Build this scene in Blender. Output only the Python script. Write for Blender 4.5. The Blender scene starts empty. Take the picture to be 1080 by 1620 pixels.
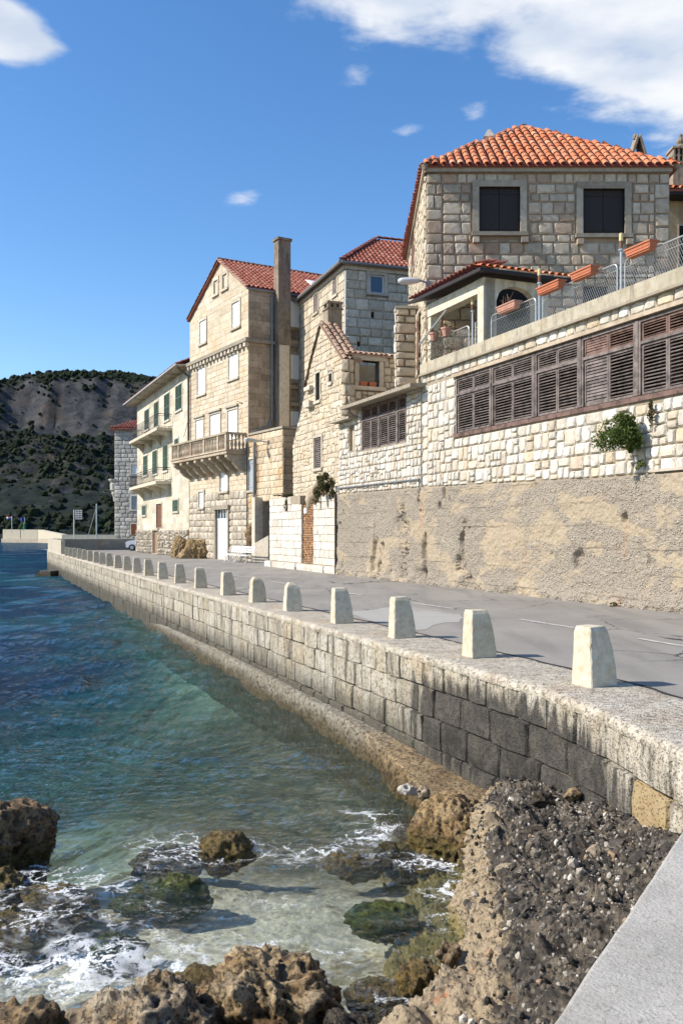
import bpy, bmesh, math, random
import numpy as np
from mathutils import Vector, Matrix, Euler

random.seed(7)
SC = bpy.context.scene
COL = SC.collection
R = math.radians

# ------------------------------------------------------------------ camera, sky, sun, exposure
EYE, FPX, HOR = 1.7, 1440.0, 843.0
cam_d = bpy.data.cameras.new('camera')
cam = bpy.data.objects.new('camera', cam_d); COL.objects.link(cam)
cam.location = (0, 0, EYE); cam.rotation_euler = (R(90), 0, 0)
cam_d.sensor_fit = 'VERTICAL'; cam_d.sensor_height = 36.0; cam_d.sensor_width = 24.0
cam_d.lens = 32.0; cam_d.shift_y = 33.0 / 1620.0
cam_d.clip_start = 0.1; cam_d.clip_end = 9000
SC.camera = cam

SUN_EL, TO_SUN = R(38), Vector((-1.0, -0.13))
SUN_STRENGTH, SKY_STRENGTH, EXPOSURE = 4.4, 0.132, 0.62
sd = bpy.data.lights.new('sun', 'SUN'); sd.energy = SUN_STRENGTH; sd.angle = R(0.53); sd.color = (1.0, 0.915, 0.79)
sun = bpy.data.objects.new('sun', sd); COL.objects.link(sun)
ts = Vector((TO_SUN.normalized().x * math.cos(SUN_EL), TO_SUN.normalized().y * math.cos(SUN_EL), math.sin(SUN_EL)))
sun.rotation_euler = ts.to_track_quat('Z', 'Y').to_euler(); sun.location = (-30, -5, 40)

world = bpy.data.worlds.new('World'); SC.world = world; world.use_nodes = True
SC.view_settings.view_transform = 'Standard'; SC.view_settings.look = 'None'
SC.view_settings.exposure = EXPOSURE; SC.view_settings.gamma = 1.0
SC.view_settings.use_curve_mapping = False
SC.render.engine = 'CYCLES'
SC.cycles.max_bounces = 8; SC.cycles.transparent_max_bounces = 12; SC.cycles.diffuse_bounces = 3
SC.cycles.caustics_reflective = False; SC.cycles.caustics_refractive = False
SC.cycles.sample_clamp_indirect = 4.0
SC.cycles.use_denoising = True

# ------------------------------------------------------------------ node helper
class NT:
    def __init__(s, tree): s.t = tree; s.n = tree.nodes; s.l = tree.links; s.n.clear()
    def node(s, typ, props=None, **ins):
        nd = s.n.new('ShaderNode' + typ)
        for k, v in (props or {}).items(): setattr(nd, k, v)
        for k, v in ins.items():
            key = int(k[1:]) if k[0] == 'i' and k[1:].isdigit() else k.replace('_', ' ')
            s.put(nd, key, v)
        return nd
    def put(s, nd, key, v):
        sock = nd.inputs[key]
        if isinstance(v, bpy.types.NodeSocket): s.l.new(v, sock)
        elif isinstance(v, bpy.types.Node): s.l.new(v.outputs[0], sock)
        elif isinstance(v, (tuple, list)) and len(v) == 3 and sock.type == 'RGBA': sock.default_value = (*v, 1)
        else: sock.default_value = v
    def math(s, op, a, b=0.0, c=None, clamp=False):
        nd = s.n.new('ShaderNodeMath'); nd.operation = op; nd.use_clamp = clamp
        s.put(nd, 0, a); s.put(nd, 1, b)
        if c is not None: s.put(nd, 2, c)
        return nd.outputs[0]
    def vmath(s, op, a, b=(0, 0, 0)):
        nd = s.n.new('ShaderNodeVectorMath'); nd.operation = op
        s.put(nd, 0, a)
        if op == 'SCALE': nd.inputs['Scale'].default_value = b
        else: s.put(nd, 1, b)
        return nd.outputs['Value'] if op in ('DOT_PRODUCT', 'LENGTH', 'DISTANCE') else nd.outputs[0]
    def ramp(s, f, stops, interp='LINEAR'):
        nd = s.n.new('ShaderNodeValToRGB'); s.put(nd, 0, f); cr = nd.color_ramp; cr.interpolation = interp
        if len(stops) == 1: stops = [(0, stops[0][1]), (1, stops[0][1])]
        while len(cr.elements) < len(stops): cr.elements.new(0.5)
        for e, (p, c) in zip(cr.elements, stops):
            e.position = p; e.color = (*c, 1) if isinstance(c, tuple) else (c, c, c, 1)
        return nd.outputs[0]
    def mix(s, f, a, b, mode='MIX'):
        nd = s.n.new('ShaderNodeMix'); nd.data_type = 'RGBA'; nd.blend_type = mode; nd.clamp_factor = True
        s.put(nd, 0, f); s.put(nd, 6, a); s.put(nd, 7, b)
        return nd.outputs[2]
    def sstep(s, f, lo, hi):
        nd = s.n.new('ShaderNodeMapRange'); nd.interpolation_type = 'SMOOTHSTEP'
        s.put(nd, 0, f); nd.inputs[1].default_value = lo; nd.inputs[2].default_value = hi
        return nd.outputs[0]
    def noise(s, vec, scale, detail=4, rough=0.55, dist=0.0, out=0):
        nd = s.n.new('ShaderNodeTexNoise'); s.put(nd, 'Vector', vec)
        nd.inputs['Scale'].default_value = scale; nd.inputs['Detail'].default_value = detail
        nd.inputs['Roughness'].default_value = rough; nd.inputs['Distortion'].default_value = dist
        return nd.outputs[out]
    def voro(s, vec, scale, feature='F1', out='Distance', rnd=1.0):
        nd = s.n.new('ShaderNodeTexVoronoi'); nd.feature = feature; s.put(nd, 'Vector', vec)
        nd.inputs['Scale'].default_value = scale; nd.inputs['Randomness'].default_value = rnd
        return nd.outputs[out]
    def pos(s): return s.n.new('ShaderNodeNewGeometry').outputs['Position']
    def scaled(s, vec, sc):
        nd = s.n.new('ShaderNodeMapping'); s.put(nd, 'Vector', vec); nd.inputs['Scale'].default_value = sc
        return nd.outputs[0]
    def rand(s):
        """one random number per piece, whether the piece is an object or an island of a mesh"""
        a = s.n.new('ShaderNodeObjectInfo').outputs['Random']; b = s.n.new('ShaderNodeNewGeometry').outputs['Random Per Island']
        return s.math('FRACT', s.math('ADD', s.math('MULTIPLY', a, 7.31), b))
    def xyz(s, vec):
        nd = s.n.new('ShaderNodeSeparateXYZ'); s.put(nd, 0, vec); return nd.outputs

def new_mat(name):
    m = bpy.data.materials.new(name); m.use_nodes = True
    return m, NT(m.node_tree)

def finish(t, color, rough=0.85, bump=None, bump_strength=0.4, bump_dist=0.02, spec=0.25, metal=0.0, **extra):
    b = t.node('BsdfPrincipled'); t.put(b, 'Base Color', color); t.put(b, 'Roughness', rough)
    t.put(b, 'Specular IOR Level', spec); t.put(b, 'Metallic', metal)
    for k, v in extra.items(): t.put(b, k.replace('_', ' '), v)
    if bump is not None:
        bn = t.node('Bump'); bn.inputs['Strength'].default_value = bump_strength
        bn.inputs['Distance'].default_value = bump_dist; t.put(bn, 'Height', bump)
        t.put(b, 'Normal', bn.outputs[0])
    o = t.node('OutputMaterial'); t.put(o, 'Surface', b.outputs[0])
    return b

# ------------------------------------------------------------------ world shader: physical sky with a broken cloud layer
t = NT(world.node_tree)
sky = t.node('TexSky', dict(sky_type='NISHITA', sun_disc=False, sun_elevation=SUN_EL,
                            sun_rotation=math.atan2(TO_SUN.x, TO_SUN.y), altitude=20,
                            air_density=1.0, dust_density=0.35, ozone_density=2.6))
d = t.vmath('NORMALIZE', t.node('TexCoord').outputs['Generated'])
sx = t.xyz(d); zc = t.math('MAXIMUM', sx[2], 0.02)
cmb = t.node('CombineXYZ'); t.put(cmb, 0, t.math('DIVIDE', sx[0], zc)); t.put(cmb, 1, t.math('DIVIDE', sx[1], zc))
p = cmb.outputs[0]
big = t.noise(p, 1.3, 2, 0.5)
fine = t.noise(p, 4.6, 14, 0.60, 0.1)
def blob(cx, cy, rx, ry):
    q = t.node('Mapping', dict(vector_type='TEXTURE')); t.put(q, 'Vector', p)
    q.inputs['Location'].default_value = (cx, cy, 0); q.inputs['Scale'].default_value = (rx, ry, 1)
    return t.math('SUBTRACT', 1.0, t.vmath('LENGTH', q.outputs[0]), clamp=True)
bl = t.math('ADD', blob(0.24, 1.48, 0.80, 0.62), t.math('ADD', blob(0.74, 1.86, 0.46, 0.62), blob(-0.67, 1.80, 0.17, 0.22)))
bl = t.math('MINIMUM', bl, 0.62)
for (wx, wy, wr) in ((.15, 2.27, .10), (-.72, 2.05, .12), (.03, 1.98, .14), (-.22, 1.72, .13), (.33, 2.15, .10), (-.30, 2.75, .16), (.9, 2.5, .2)): bl = t.math('MAXIMUM', bl, t.math('MULTIPLY', blob(wx, wy, wr, wr * 1.3), .40))
clear = t.math('SUBTRACT', 1.0, t.sstep(t.vmath('DISTANCE', p, (-0.25, 2.3, 0)), 0.5, 1.6))
dens = t.math('ADD', t.math('MULTIPLY', big, 0.75), t.math('MULTIPLY', fine, 0.6))
dens = t.math('SUBTRACT', t.math('ADD', dens, t.math('MULTIPLY', bl, 0.86)), t.math('MULTIPLY', clear, 0.10))
cm = t.sstep(dens, 0.84, 1.07)
cm = t.math('MULTIPLY', cm, t.sstep(sx[2], 0.22, 0.40))
shade = t.sstep(t.noise(t.scaled(p, (1, 1, 1)), 2.6, 7, 0.5), 0.36, 0.62)
ccol = t.mix(shade, (0.40, 0.46, 0.56), (0.63, 0.645, 0.67))
skc = t.node('HueSaturation'); skc.inputs['Saturation'].default_value = 1.24; skc.inputs['Hue'].default_value = 0.503; t.put(skc, 'Color', sky.outputs[0])
b1 = t.node('Background'); t.put(b1, 'Color', skc.outputs[0]); b1.inputs['Strength'].default_value = SKY_STRENGTH
b2 = t.node('Background'); t.put(b2, 'Color', ccol); b2.inputs['Strength'].default_value = 1.0
mx = t.node('MixShader'); t.put(mx, 0, cm); t.put(mx, 1, b1.outputs[0]); t.put(mx, 2, b2.outputs[0])
t.put(t.node('OutputWorld'), 'Surface', mx.outputs[0])

# ------------------------------------------------------------------ objects
WORIG = {}
def tag(o, label=None, cat=None, group=None, kind=None):
    if label: o['label'] = label
    if cat: o['category'] = cat
    if group: o['group'] = group
    if kind: o['kind'] = kind
    return o
def thing(name, label, cat, loc=(0, 0, 0), group=None):
    o = bpy.data.objects.new(name, None); COL.objects.link(o); o.empty_display_size = 0.3
    o.location = loc; WORIG[o.name] = Vector(loc)
    return tag(o, label, cat, group)
def link_mesh(name, me, parent=None, loc=(0, 0, 0), rot=None, scale=None):
    o = bpy.data.objects.new(name, me); COL.objects.link(o)
    base = Vector((0, 0, 0))
    if parent is not None:
        o.parent = parent; base = WORIG.get(parent.name, Vector((0, 0, 0)))
    o.location = Vector(loc) - base
    if rot is not None: o.rotation_euler = rot
    if scale is not None: o.scale = scale
    WORIG[o.name] = Vector(loc)
    return o

class MB:
    """collects boxes, tubes and sheets given in world coordinates into one mesh"""
    def __init__(s): s.v = []; s.f = []; s.smooth = False
    def add(s, vs, fs):
        b = len(s.v); s.v += [tuple(v) for v in vs]; s.f += [tuple(b + i for i in f) for f in fs]
    def hexa(s, c): s.add(c, [(0, 3, 2, 1), (4, 5, 6, 7), (0, 1, 5, 4), (1, 2, 6, 5), (2, 3, 7, 6), (3, 0, 4, 7)])
    def box(s, x0, x1, y0, y1, z0, z1):
        s.hexa([(x0, y0, z0), (x1, y0, z0), (x1, y1, z0), (x0, y1, z0), (x0, y0, z1), (x1, y0, z1), (x1, y1, z1), (x0, y1, z1)])
    def fbox(s, F, s0, s1, z0, z1, o0, o1):
        P = F.pt
        s.hexa([P(s0, z0, o1), P(s1, z0, o1), P(s1, z0, o0), P(s0, z0, o0), P(s0, z1, o1), P(s1, z1, o1), P(s1, z1, o0), P(s0, z1, o0)])
    def quad(s, a, b, c, d): s.add([a, b, c, d], [(0, 1, 2, 3)])
    def prism(s, pts, off):
        """closed outline pts (3-D) pushed by off"""
        n = len(pts); off = Vector(off)
        s.add([Vector(p) for p in pts] + [Vector(p) + off for p in pts],
              [tuple(range(n))[::-1], tuple(range(n, 2 * n))] + [(i, (i + 1) % n, n + (i + 1) % n, n + i) for i in range(n)])
    def tube(s, pts, r, n=6, caps=True):
        pts = [Vector(p) for p in pts]; rr = r if isinstance(r, (list, tuple)) else [r] * len(pts)
        vs = []; prev = None
        for i, p in enumerate(pts):
            a = pts[max(i - 1, 0)]; b = pts[min(i + 1, len(pts) - 1)]
            d = (b - a).normalized()
            if prev is None:
                up = Vector((0, 0, 1)) if abs(d.z) < 0.9 else Vector((1, 0, 0))
                e1 = d.cross(up).normalized()
            else: e1 = (prev - d * prev.dot(d)).normalized()
            prev = e1; e2 = d.cross(e1)
            for k in range(n):
                an = 2 * math.pi * k / n
                vs.append(p + (e1 * math.cos(an) + e2 * math.sin(an)) * rr[i])
        fs = []
        for i in range(len(pts) - 1):
            for k in range(n):
                a = i * n + k; b = i * n + (k + 1) % n
                fs.append((a, b, b + n, a + n))
        if caps: fs += [tuple(range(n))[::-1], tuple(range((len(pts) - 1) * n, len(pts) * n))]
        s.add(vs, fs)
    def lathe(s, c, prof, n=10):
        vs = []; fs = []
        for (r, z) in prof:
            for k in range(n):
                an = 2 * math.pi * k / n; vs.append((c[0] + r * math.cos(an), c[1] + r * math.sin(an), c[2] + z))
        for i in range(len(prof) - 1):
            for k in range(n):
                a = i * n + k; b = i * n + (k + 1) % n; fs.append((a, b, b + n, a + n))
        fs += [tuple(range(n))[::-1], tuple(range((len(prof) - 1) * n, len(prof) * n))]
        s.add(vs, fs)
    def mesh(s, name, mat, origin=(0, 0, 0), smooth=None):
        me = bpy.data.meshes.new(name); o = Vector(origin)
        me.from_pydata([(v[0] - o.x, v[1] - o.y, v[2] - o.z) for v in s.v], [], s.f)
        if mat: me.materials.append(mat)
        if smooth or s.smooth: me.polygons.foreach_set('use_smooth', [True] * len(me.polygons))
        me.update(); return me
    def build(s, name, mat, parent=None, label=None, cat=None, group=None, kind=None, smooth=None, origin=None):
        if origin is None:
            if parent is not None: origin = WORIG[parent.name]
            else: a = np.array(s.v); origin = (float(a[:, 0].mean()), float(a[:, 1].mean()), float(a[:, 2].min()))
        o = link_mesh(name, s.mesh(name, mat, origin, smooth), parent, origin)
        return tag(o, label, cat, group, kind)

def grid_mesh(name, V, mat, smooth=True, origin=None, attrs=None):
    """V: (n, m, 3) array"""
    n, m, _ = V.shape
    org = np.array(origin if origin is not None else V.reshape(-1, 3).mean(0))
    me = bpy.data.meshes.new(name)
    idx = np.arange(n * m).reshape(n, m)
    q = np.stack([idx[:-1, :-1], idx[:-1, 1:], idx[1:, 1:], idx[1:, :-1]], -1).reshape(-1, 4)
    me.vertices.add(n * m); me.vertices.foreach_set('co', (V.reshape(-1, 3) - org).astype(np.float32).ravel())
    me.loops.add(q.size); me.loops.foreach_set('vertex_index', q.astype(np.int32).ravel())
    me.polygons.add(len(q)); me.polygons.foreach_set('loop_start', np.arange(0, q.size, 4, dtype=np.int32))
    me.polygons.foreach_set('loop_total', np.full(len(q), 4, np.int32))
    me.update(calc_edges=True)
    if smooth: me.polygons.foreach_set('use_smooth', [True] * len(q))
    me.materials.append(mat)
    for k, a in (attrs or {}).items():
        at = me.attributes.new(k, 'FLOAT', 'POINT'); at.data.foreach_set('value', a.astype(np.float32).ravel())
    return me, tuple(org)

# ------------------------------------------------------------------ numpy noise
def _h(ix, iy, iz, k):
    a = (ix * 73856093) ^ (iy * 19349663) ^ (iz * 83492791) ^ (k * 2654435761)
    a = (a ^ (a >> 13)) * 1274126177 & 0xffffffff
    return ((a ^ (a >> 16)) & 0xffff) / 32767.5 - 1.0
def vnoise(P, k=0):
    P = np.asarray(P, float); I = np.floor(P).astype(np.int64); f = P - I; w = f * f * f * (f * (f * 6 - 15) + 10)
    r = 0
    for dx in (0, 1):
        for dy in (0, 1):
            for dz in (0, 1):
                wt = (w[..., 0] if dx else 1 - w[..., 0]) * (w[..., 1] if dy else 1 - w[..., 1]) * (w[..., 2] if dz else 1 - w[..., 2])
                r = r + wt * _h(I[..., 0] + dx, I[..., 1] + dy, I[..., 2] + dz, k)
    return r
def fbm(P, scale=1.0, octv=4, gain=0.5, k=0, ridged=False):
    P = np.asarray(P, float) * scale; r = 0; a = 1.0; tot = 0
    for i in range(octv):
        n = vnoise(P + i * 17.3, k + i)
        r = r + a * ((1 - 2 * np.abs(n)) if ridged else n); tot += a; a *= gain; P = P * 2.03
    return r / tot
def cellf(P, scale, k=0):
    """distance to the nearest of one jittered point per cell"""
    P = np.asarray(P, float) * scale; I = np.floor(P).astype(np.int64); best = np.full(P.shape[:-1], 9.0)
    for dx in (-1, 0, 1):
        for dy in (-1, 0, 1):
            for dz in (-1, 0, 1):
                J = I + np.array([dx, dy, dz])
                q = np.stack([J[..., c] + 0.5 + 0.45 * _h(J[..., 0], J[..., 1], J[..., 2], k + c) for c in range(3)], -1)
                best = np.minimum(best, np.sqrt(((P - q) ** 2).sum(-1)))
    return best
def ss(x, a, b):
    x = np.clip((np.asarray(x, float) - a) / (b - a), 0, 1); return x * x * (3 - 2 * x)

# ------------------------------------------------------------------ wall faces
class Face:
    """a vertical plane from A (left, seen from outside) to B (right)"""
    def __init__(s, A, B):
        s.A = Vector(A); s.B = Vector(B); s.U = (s.B - s.A).normalized(); s.L = (s.B - s.A).length
        s.N = Vector((s.U.y, -s.U.x)); s.rot = math.atan2(s.U.y, s.U.x)
    def pt(s, a, z, out=0.0):
        p = s.A + s.U * a + s.N * out; return Vector((p.x, p.y, z))
    def at(s, u, v=None):
        """survey: where the sight line of the photograph's column u (row v) meets this plane"""
        k = (u - 540) / FPX; a = (k * s.A.y - s.A.x) / (s.U.x - k * s.U.y)
        if v is None: return a
        D = s.A.y + s.U.y * a; return a, EYE + (HOR - v) * D / FPX
    def rect(s, u0, u1, v0, v1):
        a, b = s.at(u0), s.at(u1); D = s.A.y + s.U.y * (a + b) / 2
        return (a, b, EYE + (HOR - v1) * D / FPX, EYE + (HOR - v0) * D / FPX)
    def frame(s, a): return s.pt(a, 0), s.rot

def top_at(prof, a):
    if not isinstance(prof, list): return prof
    for (s0, z0), (s1, z1) in zip(prof, prof[1:]):
        if s0 <= a <= s1: return z0 + (z1 - z0) * (a - s0) / max(1e-6, s1 - s0)
    return prof[0][1] if a < prof[0][0] else prof[-1][1]

def wall(F, s0, s1, z0, top, holes, mat, parent, name='wall', depth=0.22, back=None, out=0.0, label=None):
    """mortar sheet with real openings, their reveals and a dark panel behind each"""
    mb = MB(); br = {s0, s1}
    for h in holes: br |= {max(s0, min(s1, h[0])), max(s0, min(s1, h[1]))}
    if isinstance(top, list): br |= {p[0] for p in top if s0 < p[0] < s1}
    br = sorted(br)
    for a, b in zip(br, br[1:]):
        if b - a < 1e-5: continue
        m = (a + b) / 2; lo = z0
        for h in sorted([h for h in holes if h[0] < m < h[1]], key=lambda h: h[2]):
            if h[2] > lo: mb.quad(F.pt(a, lo, out), F.pt(b, lo, out), F.pt(b, h[2], out), F.pt(a, h[2], out))
            lo = h[3]
        ta, tb = top_at(top, a + 1e-6), top_at(top, b - 1e-6)
        if max(ta, tb) > lo: mb.quad(F.pt(a, lo, out), F.pt(b, lo, out), F.pt(b, tb, out), F.pt(a, ta, out))
    for h in holes:
        a, b, c, d = h[:4]; o, i = out, out - depth
        mb.quad(F.pt(a, c, o), F.pt(a, c, i), F.pt(a, d, i), F.pt(a, d, o)); mb.quad(F.pt(b, c, i), F.pt(b, c, o), F.pt(b, d, o), F.pt(b, d, i))
        mb.quad(F.pt(a, d, i), F.pt(b, d, i), F.pt(b, d, o), F.pt(a, d, o)); mb.quad(F.pt(a, c, o), F.pt(b, c, o), F.pt(b, c, i), F.pt(a, c, i))
    w = mb.build(name, mat, parent, label=label)
    if holes and back is not None:
        m2 = MB()
        for h in holes: m2.quad(F.pt(h[0], h[2], out - depth), F.pt(h[1], h[2], out - depth), F.pt(h[1], h[3], out - depth), F.pt(h[0], h[3], out - depth))
        m2.build('window_recess', back, parent)
    return w

# ------------------------------------------------------------------ masonry
def stone_template(seed, ch=0.12, bulge=0.35, jit=0.05, n=3):
    """unit stone: x and z -0.5..0.5, y from 0 (back) to -1 (front), chamfered and uneven"""
    r = random.Random(seed); vs = []; fs = []
    pull = [r.uniform(.3, 1) * jit * 1.5 for _ in range(8)]
    def ring(k, y, j):
        c = []
        for (x, z) in ((-.5, -.5), (0, -.5), (.5, -.5), (.5, 0), (.5, .5), (0, .5), (-.5, .5), (-.5, 0)):
            c.append((x * k + r.uniform(-j, j), y, z * k + r.uniform(-j, j)))
        if j: c = [((x * (1 - 2 * pull[i]), y, z * (1 - 2 * pull[i])) if i % 2 == 0 else (x, y, z)) for i, (x, y, z) in enumerate(c)]
        return c
    vs += ring(1.0, 0, 0); rj = ring(1.0, -0.45, jit * 0.5)
    vs += rj
    inner = [(x * (1 - ch) + r.uniform(-jit, jit) * .4, -1 + r.uniform(-.12, .12) * 1.2, z * (1 - ch) + r.uniform(-jit, jit) * .4) for (x, _, z) in rj]
    vs += inner; vs.append((r.uniform(-.15, .15), -1 - bulge * r.uniform(.3, 1), r.uniform(-.15, .15)))
    for i in range(8):
        j = (i + 1) % 8
        fs.append((i, j, 8 + j, 8 + i)); fs.append((8 + i, 8 + j, 16 + j, 16 + i)); fs.append((16 + i, 16 + j, 24))
    return vs, fs
TPL = {}
def template_set(kind):
    if kind not in TPL:
        ch, bu, ji = dict(rubble=(.16, .30, .075), field=(.12, .16, .085), ashlar=(.06, .10, .018), rustic=(.22, .9, .05), block=(.05, .22, .02))[kind]
        TPL[kind] = [stone_template(i * 13 + len(TPL) * 101, ch, bu, ji) for i in range(7)]
    return TPL[kind]
TMESH = {}
def place_stones(F, rects, parent, mat, kind='rubble', name='stone', proud=0.045, out=0.0, gap=0.012, n_obj=300, rnd=random, key=None, depth_of=None):
    """the largest seen stones are objects of their own, the rest one joined part"""
    tp = template_set(kind)
    def seen(r):
        p = F.pt((r[0] + r[1]) / 2, 0); return (r[1] - r[0]) * (r[3] - r[2]) / max(4.0, p.y) ** 2
    rects = sorted(rects, key=key or seen, reverse=True)
    mb = MB()
    for i, (a, b, c, d) in enumerate(rects):
        w, h = b - a - gap, d - c - gap
        if w < .03 or h < .03: continue
        k = rnd.randrange(len(tp)); flip = -1 if rnd.random() < .5 else 1; py = proud * rnd.uniform(.75, 1.3)
        m = (a + b) / 2; z = (c + d) / 2
        if i < n_obj:
            mk = (kind, k, mat.name)
            if mk not in TMESH:
                q = MB(); q.add(*tp[k]); TMESH[mk] = q.mesh(name, mat)
            base, rot = F.frame(m); n = F.N if isinstance(F, Face) else F.normal(m)
            o = link_mesh(name, TMESH[mk], parent, (base.x + n.x * out, base.y + n.y * out, z), (0, 0, rot), (w, py, h * 1.0))
            if flip < 0: o.rotation_euler = (0, math.pi, 0); o.rotation_euler = (Matrix.Rotation(rot, 3, 'Z') @ Matrix.Rotation(math.pi, 3, 'Y')).to_euler()
        else:
            base, rot = F.frame(m); n = F.N if isinstance(F, Face) else F.normal(m)
            U = Vector((math.cos(rot), math.sin(rot), 0)); N3 = Vector((n.x, n.y, 0)); o3 = Vector((base.x, base.y, z)) + N3 * out
            mb.add([o3 + U * (x * w * flip) - N3 * (y * py) + Vector((0, 0, zz * h * flip)) for (x, y, zz) in tp[k][0]], tp[k][1])
    if mb.v: mb.build('small_' + name + 's' if name in ('stone', 'block') else name + '_courses', mat, parent, kind='stuff')

def clip_holes(rects, holes, top=None, margin=0.0, minw=.07):
    out = []
    for r in rects:
        todo = [r]
        for h in holes:
            nx = []
            for (a, b, c, d) in todo:
                ha, hb, hc, hd = h[0] - margin, h[1] + margin, h[2] - margin, h[3] + margin
                if b <= ha or a >= hb or d <= hc or c >= hd: nx.append((a, b, c, d)); continue
                if a < ha: nx.append((a, ha, c, d))
                if b > hb: nx.append((hb, b, c, d))
                aa, bb = max(a, ha), min(b, hb)
                if c < hc: nx.append((aa, bb, c, hc))
                if d > hd: nx.append((aa, bb, hd, d))
            todo = nx
        out += todo
    res = []
    for (a, b, c, d) in out:
        if top is not None:
            t_ = min(top_at(top, a + .001), top_at(top, b - .001)); d = min(d, t_)
        if b - a > minw and d - c > minw: res.append((a, b, c, d))
    return res
def coursed(s0, s1, z0, z1, hr, wr, rnd=random):
    out = []; z = z0
    while z < z1 - .02:
        h = rnd.uniform(*hr); h = h if z + h < z1 - hr[0] * .5 else z1 - z
        a = s0
        while a < s1 - .01:
            w = rnd.uniform(*wr); w = w if a + w < s1 - wr[0] * .6 else s1 - a
            out.append((a, a + w, z, z + h)); a += w
        z += h
    return out
def random_rubble(s0, s1, z0, z1, size, rnd=random):
    """irregular squared rubble: bands cut into panels, panels split again and again"""
    out = []
    def split(a, b, c, d):
        w, h = b - a, d - c
        if w * h < size * size * rnd.uniform(.55, 1.9) or (w < size * .75 and h < size * .75):
            if w > h * 2.3: m = a + w * rnd.uniform(.4, .6); split(a, m, c, d); split(m, b, c, d); return
            if h > w * 1.9: m = c + h * rnd.uniform(.4, .6); split(a, b, c, m); split(a, b, m, d); return
            out.append((a, b, c, d)); return
        if w > h * rnd.uniform(.8, 1.3): m = a + w * rnd.uniform(.3, .7); split(a, m, c, d); split(m, b, c, d)
        else: m = c + h * rnd.uniform(.35, .65); split(a, b, c, m); split(a, b, m, d)
    z = z0
    while z < z1 - .01:
        h = size * rnd.uniform(1.2, 2.2); h = h if z + h < z1 - size * .6 else z1 - z; a = s0
        while a < s1 - .01:
            w = size * rnd.uniform(1.6, 3.4); w = w if a + w < s1 - size else s1 - a
            split(a, a + w, z, z + h); a += w
        z += h
    return out
# ------------------------------------------------------------------ materials
def stone_mat(name, cols, dark=0.35, stain=0.25, stain_col=(.16, .12, .085), bump=.5, rough=.88, warm=None, scale=1.0, streak=0.0, pits=0.0, val=(.75, 1.12)):
    m, t = new_mat(name); P = t.pos(); r = t.rand()
    n = len(cols); base = t.ramp(r, [(i / max(1, n - 1) if n > 1 else 0, c) for i, c in enumerate(cols)])
    r2 = t.math('FRACT', t.math('MULTIPLY', r, 37.7))
    mot = t.noise(P, 5 * scale, 6, .65); fine = t.noise(P, 42 * scale, 5, .7); big = t.noise(P, .55 * scale, 4, .6)
    c = t.mix(t.sstep(mot, .35, .75), base, t.mix(1.0, base, (.74, .70, .64), 'MULTIPLY'))
    c = t.mix(t.math('MULTIPLY', t.sstep(big, .48, .72), stain), c, stain_col)
    if warm: c = t.mix(t.math('MULTIPLY', t.sstep(t.noise(P, .8 * scale, 5, .6, .6), .52, .70), warm[1]), c, warm[0])
    if streak:
        st = t.noise(t.scaled(P, (3.2, 3.2, .42)), 1.6, 7, .68)
        c = t.mix(t.math('MULTIPLY', t.sstep(st, .50, .68), streak), c, (.07, .062, .05))
    hv = t.node('HueSaturation'); t.put(hv, 'Color', c)
    t.put(hv, 'Value', t.math('ADD', t.math('MULTIPLY', r2, val[1] - val[0]), val[0]))
    c = t.mix(t.math('MULTIPLY', t.sstep(fine, .5, .8), dark), hv.outputs[0], t.mix(1.0, hv.outputs[0], (.5, .46, .4), 'MULTIPLY'))
    hgt = t.math('ADD', t.math('MULTIPLY', mot, .7), t.math('MULTIPLY', fine, .5))
    if pits:
        vv = t.voro(P, 26 * scale); pt_ = t.sstep(vv, .18, .42); hgt = t.math('ADD', hgt, t.math('MULTIPLY', pt_, pits))
        c = t.mix(t.math('MULTIPLY', t.math('SUBTRACT', 1.0, pt_), pits * .6), c, (.06, .05, .04))
    finish(t, c, rough, hgt, bump, .03)
    return m
M = {}
LIME = [(.60, .545, .45), (.65, .60, .52), (.54, .47, .37), (.68, .64, .56), (.57, .52, .44), (.64, .58, .48)]
M['lime_white'] = stone_mat('pale_limestone', [(.62, .585, .52), (.66, .635, .58), (.67, .64, .58), (.60, .55, .46), (.65, .62, .56), (.68, .66, .61), (.64, .61, .55), (.66, .64, .59), (.60, .50, .36), (.65, .62, .555), (.62, .585, .51), (.55, .47, .36), (.67, .65, .60), (.66, .63, .57)], stain=.16, warm=((.56, .40, .22), .18), bump=.6, val=(.82, 1.05))
M['lime_grey'] = stone_mat('grey_limestone', [(.50, .42, .32), (.55, .48, .38), (.44, .37, .285), (.50, .38, .28), (.58, .51, .41), (.51, .445, .355), (.43, .30, .21), (.55, .485, .39)], stain=.22, bump=.7, val=(.78, 1.2))
M['lime_tan'] = stone_mat('warm_limestone', [(.60, .51, .38), (.62, .55, .43), (.56, .47, .345), (.65, .585, .475), (.58, .50, .385)], stain=.14, warm=((.58, .37, .17), .5), bump=.45, val=(.88, 1.08))
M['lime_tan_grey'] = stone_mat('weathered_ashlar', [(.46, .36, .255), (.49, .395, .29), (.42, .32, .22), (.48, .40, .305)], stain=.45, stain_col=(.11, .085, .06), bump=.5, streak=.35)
M['lime_h2'] = stone_mat('cream_grey_limestone', [(.58, .50, .38), (.62, .55, .43), (.55, .47, .355), (.64, .575, .46), (.58, .49, .37)], stain=.22, bump=.6)
M['lime_h2f'] = stone_mat('shade_lifted_limestone', [(.68, .59, .45), (.72, .64, .50), (.64, .55, .41), (.74, .67, .545), (.67, .575, .44)], stain=.18, bump=.6)  # paler, warmer copy for the shaded front: extra light put into the colour
M['lime_orange'] = stone_mat('orange_stained_limestone', [(.60, .49, .34), (.62, .53, .40), (.56, .44, .29), (.64, .56, .44)], stain=.15, warm=((.60, .33, .12), .75), bump=.5)
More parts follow.
